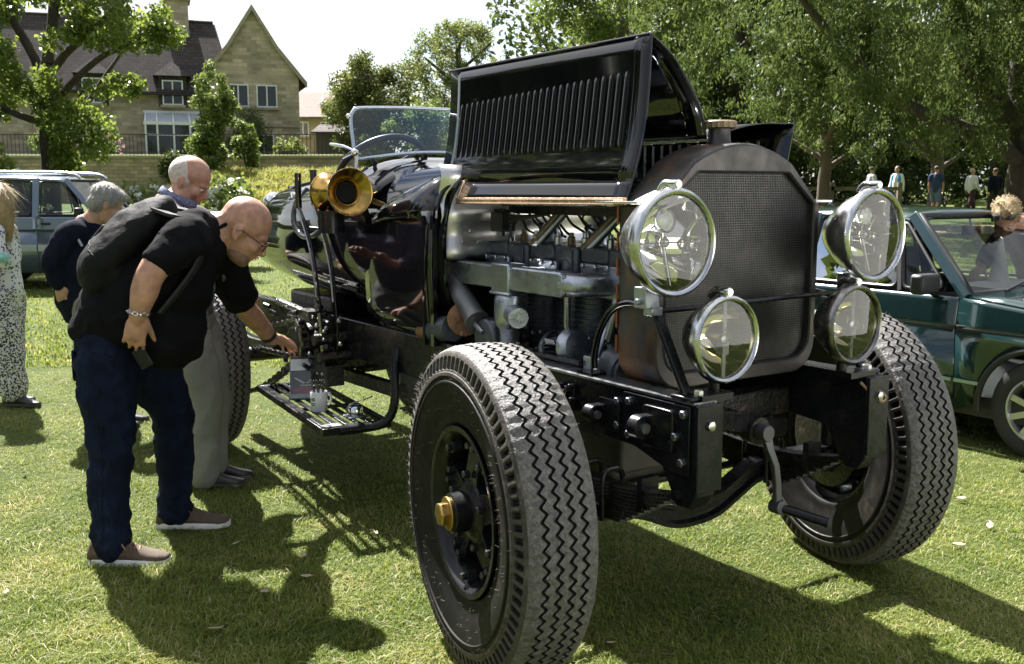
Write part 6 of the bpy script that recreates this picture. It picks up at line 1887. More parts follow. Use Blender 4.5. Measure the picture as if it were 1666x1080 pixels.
# leaflet holder: clear stand holding printed leaflets
hl = empty('leaflet_holder', cw_(-2.16, -.60, top), R(-78))
tag(hl, 'clear stand of printed leaflets on the step board under the reaching hand', 'leaflet holder')
ACR = glass('clear_acrylic', (.93, .95, .95))
PR_SKY = pm('print_pale_sky', (.50, .55, .60), .35, var=.35, vs=14)
PR_DK = pm('print_charcoal', (.025, .028, .032), .3, var=.4, vs=30)
PR_W = pm('print_white', (.75, .76, .76), .4, var=.05)
PR_R = pm('print_red', (.42, .03, .035), .35, var=.3, vs=30)
tilt = Matrix.Rotation(R(-14), 3, 'Y')
def sheet(x, y0, y1, z0, z1, nm, mat, par, th=.0012):
    m = MB(); m.box((0, 0, 0), (th, abs(y1 - y0), z1 - z0))
    m.v = [tuple(tilt @ (Vector(p) + Vector((x, (y0 + y1) / 2, (z0 + z1) / 2)))) for p in m.v]
    return m.build(nm, mat, par, smooth=0)
m = MB(); m.box((-.03, 0, .004), (.12, .17, .006)); m.build('base', ACR, hl, smooth=0)
sheet(.006, -.08, .08, .0, .14, 'front_sheet', ACR, hl, .003); sheet(-.030, -.08, .08, .0, .22, 'back_sheet', ACR, hl, .003)
for k, x in enumerate((-.004, -.010, -.016)):
    lf_ = sheet(x, -.076 + .004 * k, .074, .004, .205 + .006 * k, 'leaflet', PR_DK, hl, .004)
    if k == 0:
        sheet(-.0015, -.072, .072, .135, .203, 'print_sky', PR_SKY, lf_, .0006)
        sheet(-.0011, -.072, .072, .128, .145, 'print_trees', PR_DK, lf_, .0006)
        sheet(-.0011, -.062, .062, .030, .052, 'print_car', PR_R, lf_, .0006); sheet(-.0009, -.035, .035, .050, .060, 'print_car_top', PR_R, lf_, .0006)
        w_ = MB(); 
        for s in (-1, 1):
            w_.prism([(0, .082), (s * .05, .112), (s * .055, .106), (s * .02, .083), (s * .012, .078)] if s > 0 else [(s * .012, .078), (s * .02, .083), (s * .055, .106), (s * .05, .112), (0, .082)], (-.0016, 0, 0), (0, 1, 0), (0, 0, 1), (.0012, 0, 0))
        w_.mm((-.0016, -.028, .066), (-.0004, .028, .072))
        w_.v = [tuple(tilt @ Vector(p)) for p in w_.v]; w_.build('print_emblem', PR_W, lf_, smooth=0)
sheet(.004, -.078, .078, .006, .026, 'print_foot', PR_SKY, hl, .0006)
# side leaf seen edge-on
# mug with pens
mg = empty('mug', cw_(-1.86, -.655, top), CA)
tag(mg, 'white mug with black printed logo holding pens on the step board', 'mug')
CER = pm('white_ceramic', (.78, .79, .84), .12, var=.02, coat=.5)
m = MB(); m.lathe([(0, .036), (.004, .040), (.094, .041), (.096, .0395), (.094, .038), (.008, .037), (.006, .001)], (0, 0, 0), (0, 0, 1), 40, caps=False); m.lathe([(0, .036), (.002, .001)], (0, 0, 0), (0, 0, 1), 40, caps=False)
m.build('mug_body', CER, mg, smooth=50)
m = MB(); m.tube(smooth_path([(-.005, .039, .075), (-.01, .06, .078), (-.012, .068, .05), (-.01, .058, .025), (-.005, .039, .022)], 5), .0055, 8); m.build('handle', CER, mg, smooth=60)
m = MB()
for z, h_, a0, a1 in ((.060, .006, -1.62, -1.05), (.052, .005, -1.45, -1.0), (.040, .004, -1.55, -1.02), (.032, .004, -1.5, -1.1)):
    aa = np.linspace(a0 + R(8), a1 + R(8), 8)
    m.grid([[(.0412 * math.cos(a), .0412 * math.sin(a), z + dz + .012 * (a + 1.3) * (1 if z > .05 else 0)) for a in aa] for dz in (0, h_)])
m.build('logo', PR_DK, mg, smooth=0)
pen0 = None
for k, (dx, dy, l) in enumerate([(.010, .012, .150), (-.014, .010, .142), (.012, -.014, .146), (-.012, -.012, .138), (.0, .022, .144), (.02, .0, .136)]):
    if pen0 is None:
        m = MB(); m.tube([(0, 0, 0), (0, 0, .118)], .0042, 10); m.tube([(0, 0, .118), (0, 0, .14)], .0036, 10); m.bar((.005, 0, .10), (.005, 0, .136), .002, .003); pen0 = m.build('pen', HOSE, None, smooth=40); o = pen0
        t = MB(); t.tube([(0, 0, .138), (0, 0, .146)], .0025, 8); t.tube([(0, 0, .116), (0, 0, .120)], .0046, 10); t.build('clicker', CHROME, o)
    else:
        o = copy_tree(pen0)
    c = cw_(-1.86 + dx, -.655 + dy, top + .012)
    o.location = c; o.rotation_euler = (dy * 7, dx * 7, 0); o.scale = (1, 1, l / .146)
    tag(o, 'black pen standing in the white mug', 'pen', 'pens in the white mug')
# polished fitting at the front of the board
ft_ = empty('metal_fitting', cw_(-1.66, -.56, top), CA)
tag(ft_, 'small polished metal fitting with a curved arm at the end of the step board', 'metal fitting')
m = MB(); m.lathe([(0, .034), (.008, .036), (.045, .036), (.05, .032), (.048, .028)], (0, 0, 0), (0, 0, 1), 28); m.build('cup', CHROME, ft_, smooth=40)
m = MB()
P_ = smooth_path([(-.045, -.02, .0), (-.04, -.015, .03), (-.015, 0, .062), (.03, .02, .078), (.075, .045, .098)], 5); rs = []
for i, p in enumerate(P_):
    d = (P_[min(i + 1, len(P_) - 1)] - P_[max(i - 1, 0)]).normalized(); sd = d.cross(Vector((0, 0, 1))).normalized() * .017; up_ = sd.cross(d).normalized() * .003
    rs.append([p - sd - up_, p + sd - up_, p + sd + up_, p - sd + up_])
m.rings(rs); m.build('curved_arm', CHROME, ft_, smooth=40, bevel=.001)
m = MB(); m.mm((-.05, -.05, .0), (.05, .045, .004)); m.build('foot', STEEL, ft_, smooth=0, bevel=.001)
# ================================================================ people
V3 = Vector
SKIN = pm('fair_skin', (.46, .26, .185), .5, var=.22, vs=22, sub=.18, bump=.08, bs=140)  # lighter skin tone, varied at random
SKIN_R = pm('ruddy_skin', (.44, .235, .165), .5, var=.28, vs=26, sub=.15, bump=.18, bs=160, dirt=((.34, .15, .10), .22, 20))
TEE = pm('black_cotton', (.0055, .0055, .007), .9, spec=.12, var=.3, vs=14, bump=.3, bs=180)
DENIM = pm('dark_blue_denim', (.006, .010, .026), .85, spec=.12, var=.45, vs=9, bump=.35, bs=220, dirt=((.016, .026, .055), .2, 7))
CHINO = pm('grey_trousers', (.20, .20, .19), .85, var=.12, vs=8, bump=.25, bs=150)
KHAKI = pm('khaki_trousers', (.20, .175, .12), .85, var=.15, vs=8)
NAVY = pm('navy_wool', (.008, .010, .022), .9, spec=.12, var=.3, vs=12, bump=.3, bs=120)
PURPLE = pm('heather_jumper', (.085, .075, .11), .9, var=.25, vs=40, bump=.5, bs=160)
SUEDE = pm('brown_canvas_shoe', (.085, .06, .042), .85, var=.25, vs=20, bump=.25, bs=160)
SOLE = pm('white_rubber_sole', (.62, .62, .6), .6, var=.12, vs=20)
LACE = pm('tan_lace', (.30, .17, .09), .8, var=.2)
SHOEK = pm('black_leather_shoe', (.02, .018, .017), .35, var=.3)
SILV = pm('silver_jewellery', (.6, .6, .6), .2, metal=1, var=.15, vs=60)
GREYHAIR = pm('grey_hair', (.34, .33, .31), .6, var=.4, vs=60, bump=.6, bs=120, stretch=(1, 1, 4))
WHITEHAIR = pm('white_cropped_hair', (.52, .46, .42), .7, var=.25, vs=60, bump=.3, bs=200)
BLOND = pm('blonde_hair', (.40, .29, .145), .5, var=.45, vs=30, bump=.7, bs=70, stretch=(5, 5, .6))
STUB = pm('dark_stubble', (.22, .128, .095), .7, var=.4, vs=90, bump=.3, bs=250)

def limb(mb, pts, rad, n=16, k=5):
    P_ = smooth_path(pts, k)
    rr = list(np.interp(np.linspace(0, 1, len(P_)), np.linspace(0, 1, len(rad)), rad))
    d0 = (P_[0] - P_[1]).normalized(); d1 = (P_[-1] - P_[-2]).normalized()
    r0, r1 = rr[0], rr[-1]
    P_ = [P_[0] + d0 * r0 * .92, P_[0] + d0 * r0 * .7] + P_ + [P_[-1] + d1 * r1 * .7, P_[-1] + d1 * r1 * .92]
    rr = [r0 * .3, r0 * .72] + rr + [r1 * .72, r1 * .3]
    mb.tube(P_, rr, n)

def orient(f, u):
    f = V3(f).normalized(); u = V3(u); u = (u - f * u.dot(f)).normalized(); s = u.cross(f)      # s: to the figure's left
    return f, u, s, Matrix((f, s, u)).transposed()

def head(mb, c, f, u, k=1.0, jowl=0.0):
    """skull, face, nose, lips, ears; f = where the face looks"""
    f, u, s, M = orient(f, u); c = V3(c)
    def at(a, b, d):
        return c + (f * a + s * b + u * d) * k
    def e(a, b, d, ra, rb, rd, rot=M):
        mb.ell(at(a, b, d), (ra * k, rb * k, rd * k), rot, 20, 14)
    e(-.012, 0, .035, .099, .079, .088)
    e(-.035, 0, .01, .075, .074, .08)
    e(.028, 0, -.030, .070, .064, .085)
    e(.040, 0, -.082, .048, .050 + jowl, .036)
    e(.062, 0, -.100, .026, .026, .020)
    e(.072, 0, .018, .024, .052, .014)              # brow
    for b in (-1, 1):
        e(.060, b * .040, -.030, .030, .026, .028)  # cheek
        e(-.012, b * .081, -.012, .020, .009, .031) # ear
        e(-.004, b * .082, -.034, .010, .008, .012)
    mb.tube([at(.086, 0, .010), at(.100, 0, -.012), at(.113, 0, -.034), at(.095, 0, -.045)], [.008 * k, .011 * k, .015 * k, .010 * k], 10)
    for b in (-1, 1):
        e(.094, b * .013, -.040, .010, .009, .008)
    e(.089, 0, -.064, .010, .024, .0065); e(.086, 0, -.076, .011, .021, .0075)
    return f, u, s, at

def face_bits(at, parent, specs=None, k=1.0):
    m = MB()
    for b in (-1, 1):
        m.ell(at(.081, b * .032, -.004), (.011 * k, .011 * k, .008 * k), None, 12, 8)
    pieces(m, 'eye', pm('eye_white', (.55, .5, .46), .25), parent, smooth=60)
    m = MB()
    for b in (-1, 1):
        m.ell(at(.090, b * .034, -.004), (.0045 * k, .0045 * k, .0045 * k), None, 8, 6)
    pieces(m, 'iris', pm('dark_iris', (.02, .02, .02), .15), parent, smooth=60)
    if specs:
        g = MB()
        for b in (-1, 1):
            ring = [at(.104, b * .035 + .025 * math.cos(a), -.006 + .018 * math.sin(a)) for a in np.linspace(0, 2 * PI, 18, endpoint=False)]
            g.tube(ring, .0026, 6, closed=True)
            g.tube([at(.102, b * .060, .002), at(.06, b * .078, .004), at(.0, b * .086, .004), at(-.018, b * .088, -.010)], .0032, 6)
        g.tube([at(.105, -.011, -.002), at(.107, 0, .001), at(.105, .011, -.002)], .0025, 6)
        g.build('spectacles', specs, parent, smooth=50)

def hand(mb, w, d, n, side, curl=(.5, .6, .7, .8), k=1.0, spread=.1, thumb=(.55, .5)):
    """w wrist, d towards the fingertips, n palm normal, side +1 = thumb lies towards d x n"""
    d = V3(d).normalized(); n = V3(n); n = (n - d * n.dot(d)).normalized(); t = d.cross(n) * side; w = V3(w)
    M = Matrix((d, t, n)).transposed()
    mb.ell(w + d * .045 * k, (.055 * k, .042 * k, .019 * k), M, 16, 10)
    mb.ell(w + d * .065 * k, (.034 * k, .044 * k, .015 * k), M, 16, 10)
    mb.ell(w + d * .03 * k + t * .028 * k + n * .006 * k, (.034 * k, .02 * k, .017 * k), M, 12, 8)
    ls = (.076, .086, .080, .062)
    for i in range(4):
        b = w + (d * (.088 - .006 * abs(i - 1.3)) + t * (.031 - .021 * i)) * k
        dd = (d + t * spread * (1.2 - i * .8)).normalized()
        p = [b - dd * .02 * k, b]; a = 0
        for j, fr in enumerate((.45, .31, .24)):
            a += curl[i] * (.75, 1.0, .8)[j]
            p.append(p[-1] + (dd * math.cos(a) + n * math.sin(a)) * ls[i] * fr * k)
        mb.tube([p[0], p[1], (p[1] + p[2]) / 2, p[2], (p[2] + p[3]) / 2, p[3], p[4]], [.0095 * k, .0098 * k, .0088 * k, .009 * k, .0078 * k, .008 * k, .0065 * k], 10)
        mb.ell(p[4], (.0066 * k,) * 3, None, 8, 6)
    b = w + (d * .022 + t * .034) * k
    td = (d * .75 + t * thumb[0] + n * .35).normalized()
    q1 = b + td * .036 * k; td2 = (td + (n * .4 + d * .4) * thumb[1]).normalized(); q2 = q1 + td2 * .032 * k; q3 = q2 + td2 * .022 * k
    mb.tube([b - td * .015 * k, b, q1, q2, q3], [.013 * k, .013 * k, .0115 * k, .0105 * k, .008 * k], 10); mb.ell(q3, (.0078 * k,) * 3, None, 8, 6)

def shoe(parent, heel, toe, up_mat, sole_mat, w=.045, laces=None, h=.075):
    heel = V3(heel); toe = V3(toe); heel.z = toe.z = 0
    d = (toe - heel); L = d.length; d.normalize(); s = V3((0, 0, 1)).cross(d)
    g = heel
    def P_(a, b, z):
        return g + d * a * L + s * b + V3((0, 0, z))
    wid = [(0, .6), (.08, .8), (.25, .86), (.5, .88), (.7, 1.08), (.85, .98), (.95, .66), (1.0, .25)]
    m = MB()
    ol = [P_(a, w * b, 0) for a, b in wid] + [P_(a, -w * b, 0) for a, b in wid[::-1]]
    c = sum(ol, V3()) / len(ol)
    m.rings([ol, [p + V3((0, 0, .024)) for p in ol], [c + (p - c) * .97 + V3((0, 0, .027)) for p in ol]])
    so = m.build('shoe_sole', sole_mat, parent, smooth=40)
    m = MB(); rs = []
    for a, b, z in [(.005, .55, .065), (.06, .72, h + .02), (.2, .78, h + .03), (.36, .80, h + .02), (.5, .82, h), (.62, .93, h * .8), (.74, 1.0, h * .63), (.86, .94, h * .53), (.95, .62, h * .45), (.985, .25, .032)]:
        ring = []
        for t in np.linspace(0, PI, 12):
            ring.append(P_(a, w * b * math.cos(t), .022 + (z - .022) * math.sin(t) ** .7))
        rs.append(ring)
    m.grid(rs); up = m.build('shoe', up_mat, parent, smooth=60, thick=.004)
    so.parent = up
    if laces:
        l = MB()
        for k in range(5):
            a = .40 + k * .055; zz = lerp(h + .008, h * .72 + .006, k / 4)
            l.tube([P_(a, .022, zz - .006), P_(a + .01, 0, zz + .004), P_(a + .02, -.022, zz - .006)], .0042, 6)
        l.tube(smooth_path([P_(.4, .02, h + .012), P_(.45, .04, h + .01), P_(.48, .035, h - .01), P_(.42, .01, h + .012)], 4), .003, 6)
        l.tube(smooth_path([P_(.4, -.01, h + .012), P_(.45, -.04, h + .008), P_(.50, -.045, h - .015)], 4), .003, 6)
        l.build('laces', laces, up, smooth=50)

# ---------------------------------------------------------------- man with the backpack
def man_backpack():
    fN = V3((.70, .10, -.58))
    b = MB()
    c = V3((-1.128, 4.25, 1.352))
    _, _, _, at = head(b, c, (.76, .16, -.63), (.55, .05, .80), 1.10, .006)
    limb(b, [(-1.27, 4.22, 1.345), (-1.215, 4.235, 1.35), (-1.165, 4.245, 1.335)], [.085, .074, .066])
    for q in range(3):
        b.ell(V3((-1.205 - .016 * q, 4.235, 1.405 - .02 * q)), (.03, .06, .02), None, 12, 8)
    limb(b, [(-1.62, 4.18, .95), (-1.45, 4.19, 1.12), (-1.28, 4.21, 1.30)], [.12, .13, .10])
    # right arm, hanging with the hand on the thigh
    limb(b, [(-1.295, 4.04, 1.325), (-1.352, 3.965, 1.27), (-1.408, 3.925, 1.20), (-1.440, 3.918, 1.12), (-1.464, 3.92, 1.045), (-1.472, 3.92, 1.02)], [.072, .066, .056, .054, .037, .034], 18)
    hand(b, (-1.471, 3.92, 1.025), (-.22, .05, -1), (-.35, .9, -.1), 1, (.42, .5, .55, .6), 1.05, .10, (.45, .4))
    # left arm reaching to the leaflets
    limb(b, [(-1.262, 4.40, 1.22), (-1.25, 4.47, 1.11), (-1.225, 4.575, .985), (-1.205, 4.66, .92), (-1.162, 4.78, .816), (-1.155, 4.80, .805)], [.07, .062, .05, .05, .034, .032], 18)
    hand(b, (-1.158, 4.795, .81), (.45, .75, -.30), (.1, -.25, -1), -1, (.45, .5, .5, .55), 1.05, .04, (.35, .7))
    limb(b, [(-1.66, 4.10, .85), (-1.65, 4.03, .5), (-1.644, 3.97, .05)], [.06, .05, .045])
    limb(b, [(-1.58, 4.27, .85), (-1.50, 4.36, .49), (-1.524, 4.41, .05)], [.06, .05, .045])
    body = remeshed(b, 'person', SKIN_R, .0055, 4, .45)
    tag(body, 'large man in black tee shirt and jeans bending over to the leaflets', 'person')
    face_bits(at, body, pm('dark_red_specs', (.10, .018, .014), .3), 1.10)
    st = MB(); fo, uo, so_, M_ = orient((.76, .16, -.63), (.55, .05, .80))
    st.ell(at(.040, 0, -.086), (.058, .066, .044), M_, 20, 12); st.ell(at(.060, 0, -.103), (.036, .036, .026), M_, 16, 10)
    remeshed(st, 'beard', STUB, .006, 3, .5, body)
    # tee shirt over a heavy belly
    t = MB()
    limb(t, [(-1.66, 4.185, .96), (-1.56, 4.185, 1.06), (-1.42, 4.19, 1.18), (-1.30, 4.205, 1.29)], [.19, .20, .185, .12], 24)
    t.ell((-1.54, 4.185, .995), (.215, .21, .18), Matrix.Rotation(R(-20), 3, 'Y'), 28, 18)
    t.ell((-1.43, 4.185, .965), (.145, .185, .18), None, 24, 16)
    t.ell((-1.40, 4.19, 1.12), (.14, .20, .16), None, 24, 16)
    t.ell((-1.68, 4.185, .99), (.12, .20, .075), Matrix.Rotation(R(-35), 3, 'Y'), 24, 14)
    t.ell((-1.43, 4.185, .90), (.125, .185, .135), None, 24, 14)
    limb(t, [(-1.33, 4.12, 1.32), (-1.30, 4.04, 1.325), (-1.335, 3.985, 1.285), (-1.362, 3.957, 1.258)], [.10, .098, .088, .084], 20)
    limb(t, [(-1.32, 4.32, 1.27), (-1.268, 4.40, 1.215), (-1.252, 4.465, 1.12), (-1.235, 4.53, 1.04)], [.105, .10, .09, .085], 20)
    limb(t, [(-1.31, 4.05, 1.34), (-1.285, 4.20, 1.345), (-1.29, 4.36, 1.27)], [.085, .09, .085], 20)
    shirt = remeshed(t, 'tee_shirt', TEE, .009, 8, .5, body, [(.10, .022), (.035, .007)])
    def sf(p, n_):
        a = (p[:, 0] * .55 + p[:, 2] * .85) ; c_ = p[:, 0] * .85 - p[:, 2] * .55
        f1 = crease(a * 42 + 4 * np.sin(c_ * 9 + p[:, 1] * 5)) * .010
        f2 = crease(c_ * 60 + 5 * np.sin(a * 11 + p[:, 1] * 7), .7) * .005
        w_ = np.clip(1.35 - p[:, 2], .25, .6) * 1.5
        return (f1 + f2 - .007) * w_
    fold(shirt, sf)
    seam(shirt, [(-1.385 + .09 * math.cos(a), 3.965 + .02, 1.245 + .09 * math.sin(a)) for a in np.linspace(.3, 3.0, 8)], .0035, TEE, 'sleeve_hem')
    co_ = MB(); co_.tube([V3((-1.232, 4.23, 1.352)) + V3((.25 * math.cos(a) * .30, math.sin(a) * .080, .085 * math.cos(a) * -.3 + .06 * math.cos(a))) for a in np.linspace(0, 2 * PI, 24, endpoint=False)], .008, 8, closed=True); co_.build('neck_rib', TEE, shirt, smooth=60)
    # printed motif on the chest
    pr = MB()
    for k in range(26):
        a = random.uniform(-.09, .09); z = random.uniform(-.12, .12)
        p = V3((-1.262 + abs(z) * .15, 4.28 + a * .55, 1.04 + z)); p, _n = surf(shirt, p); pr.ell(p, (.008, .010, .006 + .016 * random.random()), Matrix.Rotation(random.uniform(-1, 1), 3, 'X'), 6, 5)
    pieces(pr, 'print_mark', pm('faded_print', (.10, .12, .12), .8, var=.6, vs=60), shirt, smooth=60)
    # jeans
    j = MB()
    j.ell((-1.67, 4.185, .895), (.155, .195, .145), Matrix.Rotation(R(-25), 3, 'Y'), 24, 16); j.ell((-1.70, 4.11, .83), (.115, .105, .12), None, 20, 12); j.ell((-1.66, 4.27, .83), (.115, .10, .12), None, 20, 12)
    limb(j, [(-1.672, 4.09, .82), (-1.66, 4.05, .66), (-1.645, 4.015, .50), (-1.652, 3.99, .32), (-1.65, 3.97, .16), (-1.645, 3.968, .075)], [.132, .116, .092, .083, .078, .083], 22)
    limb(j, [(-1.60, 4.28, .82), (-1.545, 4.33, .66), (-1.50, 4.36, .49), (-1.515, 4.385, .32), (-1.525, 4.405, .16), (-1.524, 4.41, .07)], [.125, .112, .088, .080, .075, .081], 22)
    je = remeshed(j, 'jeans', DENIM, .009, 6, .5, body, [(.09, .018), (.035, .012)])
    if False:
      bl = MB(); bl.rings([[(-1.665 + .172 * math.cos(a), 4.185 + .207 * math.sin(a), z - .12 * math.cos(a) * 0) for a in np.linspace(0, 2 * PI, 36, endpoint=False)] for z in (.925, .962)], caps=False); bl.build('belt', pm('brown_belt', (.07, .045, .03), .5), je, smooth=60, thick=.006)
    def jf(p, n_):
        z = p[:, 2]
        w1 = np.exp(-((z - .50) / .10) ** 2) * .9 + np.exp(-((z - .13) / .09) ** 2) * 1.3 + np.exp(-((z - .76) / .07) ** 2) * .8 + .25
        f1 = crease(z * 70 + 5.0 * np.sin(p[:, 0] * 17 + z * 5) + 4.4 * np.sin(p[:, 1] * 13 + 2 * z), .8) * .005
        f2 = crease(z * 27 + 7 * np.sin(p[:, 0] * 9 + p[:, 1] * 8 + 3 * z), .8) * .010
        return (f1 + f2 - .008) * w1
    fold(je, jf)
    STITCH = pm('denim_stitch', (.008, .012, .026), .85, spec=.1)
    seam(je, [(-1.67, 3.90, .82), (-1.655, 3.90, .6), (-1.645, 3.90, .4), (-1.65, 3.88, .1)], .0028, STITCH, 'outseam')
    seam(je, [(-1.62, 3.95, .90), (-1.57, 3.96, .84), (-1.545, 3.99, .78)], .003, STITCH, 'pocket_edge'); seam(je, [(-1.84, 4.12, .93), (-1.80, 4.0, .93), (-1.70, 3.95, .90), (-1.55, 3.95, .83)], .004, STITCH, 'waistband')
    pk = MB(); pk.prism([(-.05, .06), (.05, .07), (.052, -.04), (0, -.065), (-.05, -.045)], (-1.795, 4.075, .80), (.35, -.93, 0), (0, 0, 1), (-.012, -.004, 0)); pk.build('back_pocket', DENIM, je, smooth=30, bevel=.003)
    shoe(body, (-1.735, 3.955, 0), (-1.40, 3.955, 0), SUEDE, SOLE, .050, LACE, .085)
    shoe(body, (-1.61, 4.395, 0), (-1.285, 4.42, 0), SUEDE, SOLE, .050, pm('brown_lace', (.10, .06, .04), .8), .085)
    # chain bracelet, ring, watch
    w = MB()
    wc, wd = V3((-1.466, 3.92, 1.040)), V3((-.2, .0, -1)).normalized(); u, v, _ = basis(wd)
    for k in range(14):
        a = 2 * PI * k / 14; p = wc + (u * math.cos(a) + v * math.sin(a)) * .040; tdir = (-u * math.sin(a) + v * math.cos(a))
        w.tube([p + (tdir * math.cos(q) + (wd if k % 2 else (u * math.cos(a) + v * math.sin(a))) * math.sin(q) * .7) * .010 for q in np.linspace(0, 2 * PI, 10, endpoint=False)], .0028, 6, closed=True)
    w.build('bracelet', SILV, body, smooth=50)
    w = MB(); w.tube([V3((-1.512, 3.936, .918)) + V3((math.cos(a), math.sin(a) * .9, .35 * math.cos(a))) * .0105 for a in np.linspace(0, 2 * PI, 16, endpoint=False)], .0028, 6, closed=True); w.build('ring', SILV, body, smooth=50)
    w = MB(); wc = V3((-1.170, 4.765, .828)); wd = V3((.30, .75, -.62)).normalized(); w.lathe([(-.012, .036), (-.012, .040), (.012, .039), (.012, .035)], wc, wd, 24, caps=False); w.box(wc + V3((.0, -.012, .037)), (.034, .036, .012)); w.build('wrist_watch', HOSE, body, smooth=50)
    # phone half in the pocket
    ph = MB(); ph.box((-1.478, 3.965, .850), (.055, .010, .085), Matrix.Rotation(R(-28), 3, 'Y')); po = ph.build('mobile_phone', SATIN, None, smooth=30, bevel=.006); tag(po, 'black phone tucked in the jeans pocket under the large man\'s hand', 'phone')
    # backpack
    k = MB()
    dn = V3((.66, .03, .75)).normalized(); nn = V3((-.72, -.12, .66)); nn = (nn - dn * nn.dot(dn)).normalized(); sd = dn.cross(nn)
    M = Matrix((dn, sd, nn)).transposed(); cc = V3((-1.585, 4.155, 1.300))
    def bp(a, bb, d_, ra, rb, rd):
        k.ell(cc + dn * a + sd * bb + nn * d_, (ra, rb, rd), M, 24, 16)
    bp(0, 0, 0, .245, .165, .095); bp(-.09, 0, .01, .17, .165, .105); bp(.12, 0, -.02, .15, .145, .08); bp(-.16, 0, -.02, .10, .155, .105); bp(.0, 0, .035, .19, .14, .075); bp(-.12, 0, -.06, .13, .15, .10)
    bpo = remeshed(k, 'backpack', pm('black_nylon', (.007, .007, .0085), .7, spec=.15, var=.3, vs=10, bump=.3, bs=90), .010, 5, .5, None, [(.16, .03), (.05, .010)])
    tag(bpo, 'black nylon backpack worn on the bending man\'s back', 'backpack')
    for a0 in (.09, -.07):
        seam(bpo, [cc + dn * (a0 + .02 * math.cos(q)) + sd * (-.2 * math.cos(q)) + nn * (.2 * math.sin(q)) for q in np.linspace(-.6, 3.0, 10)], .0035, MATS['black_nylon'], 'zip')
    seam(bpo, [cc + dn * a - sd * .12 + nn * .2 for a in np.linspace(-.2, .18, 6)], .004, MATS['black_nylon'], 'piping'); seam(bpo, [cc + dn * a - sd * .22 - nn * .02 for a in np.linspace(-.2, .18, 6)], .004, MATS['black_nylon'], 'piping')
    s_ = MB()
    for bb in (-1, 1):
        P_ = smooth_path([cc + dn * .20 + sd * bb * .08 - nn * .01, V3((-1.37, 4.19 - bb * .15, 1.42)), V3((-1.275, 4.195 - bb * .16, 1.385)) if bb > 0 else V3((-1.28, 4.33, 1.36)), V3((-1.25, 4.18 - bb * .16, 1.24)) if bb > 0 else V3((-1.24, 4.34, 1.2)), V3((-1.40, 4.18 - bb * .21, 1.03))], 6); rs = []
        for i, p in enumerate(P_):
            d_ = (P_[min(i + 1, len(P_) - 1)] - P_[max(i - 1, 0)]).normalized(); w_ = V3((0, 1, 0)); w_ = (w_ - d_ * w_.dot(d_)).normalized() * .03; h_ = d_.cross(w_).normalized() * .006
            rs.append([p - w_ - h_, p + w_ - h_, p + w_ + h_, p - w_ + h_])
        s_.rings(rs)
    s_.build('strap', pm('black_webbing', (.012, .012, .013), .7, bump=.4, bs=200), bpo, smooth=50)
    pz = MB(); 0 and pz.tube(smooth_path([cc + dn * a + sd * (-.155 * math.sqrt(max(0, 1 - (a / .25) ** 2))) * 1.02 + nn * (.05) for a in np.linspace(-.22, .2, 9)], 4), .005, 6)
    pz = MB(); pz.box(cc + dn * -.06 + sd * -.075 + nn * .128, (.075, .035, .006), M); pz.build('label_patch', pm('grey_patch', (.10, .10, .11), .5), bpo, smooth=0, bevel=.002)
    pz = MB(); pz.box(cc + dn * .13 + sd * -.10 + nn * .075, (.035, .045, .012), M); pz.bar(cc + dn * .16 + sd * -.10 + nn * .065, cc + dn * .04 + sd * -.115 + nn * .105, .026, .004, up=nn); pz.build('buckle', pm('grey_buckle', (.25, .26, .27), .3), bpo, smooth=0, bevel=.003)
man_backpack()

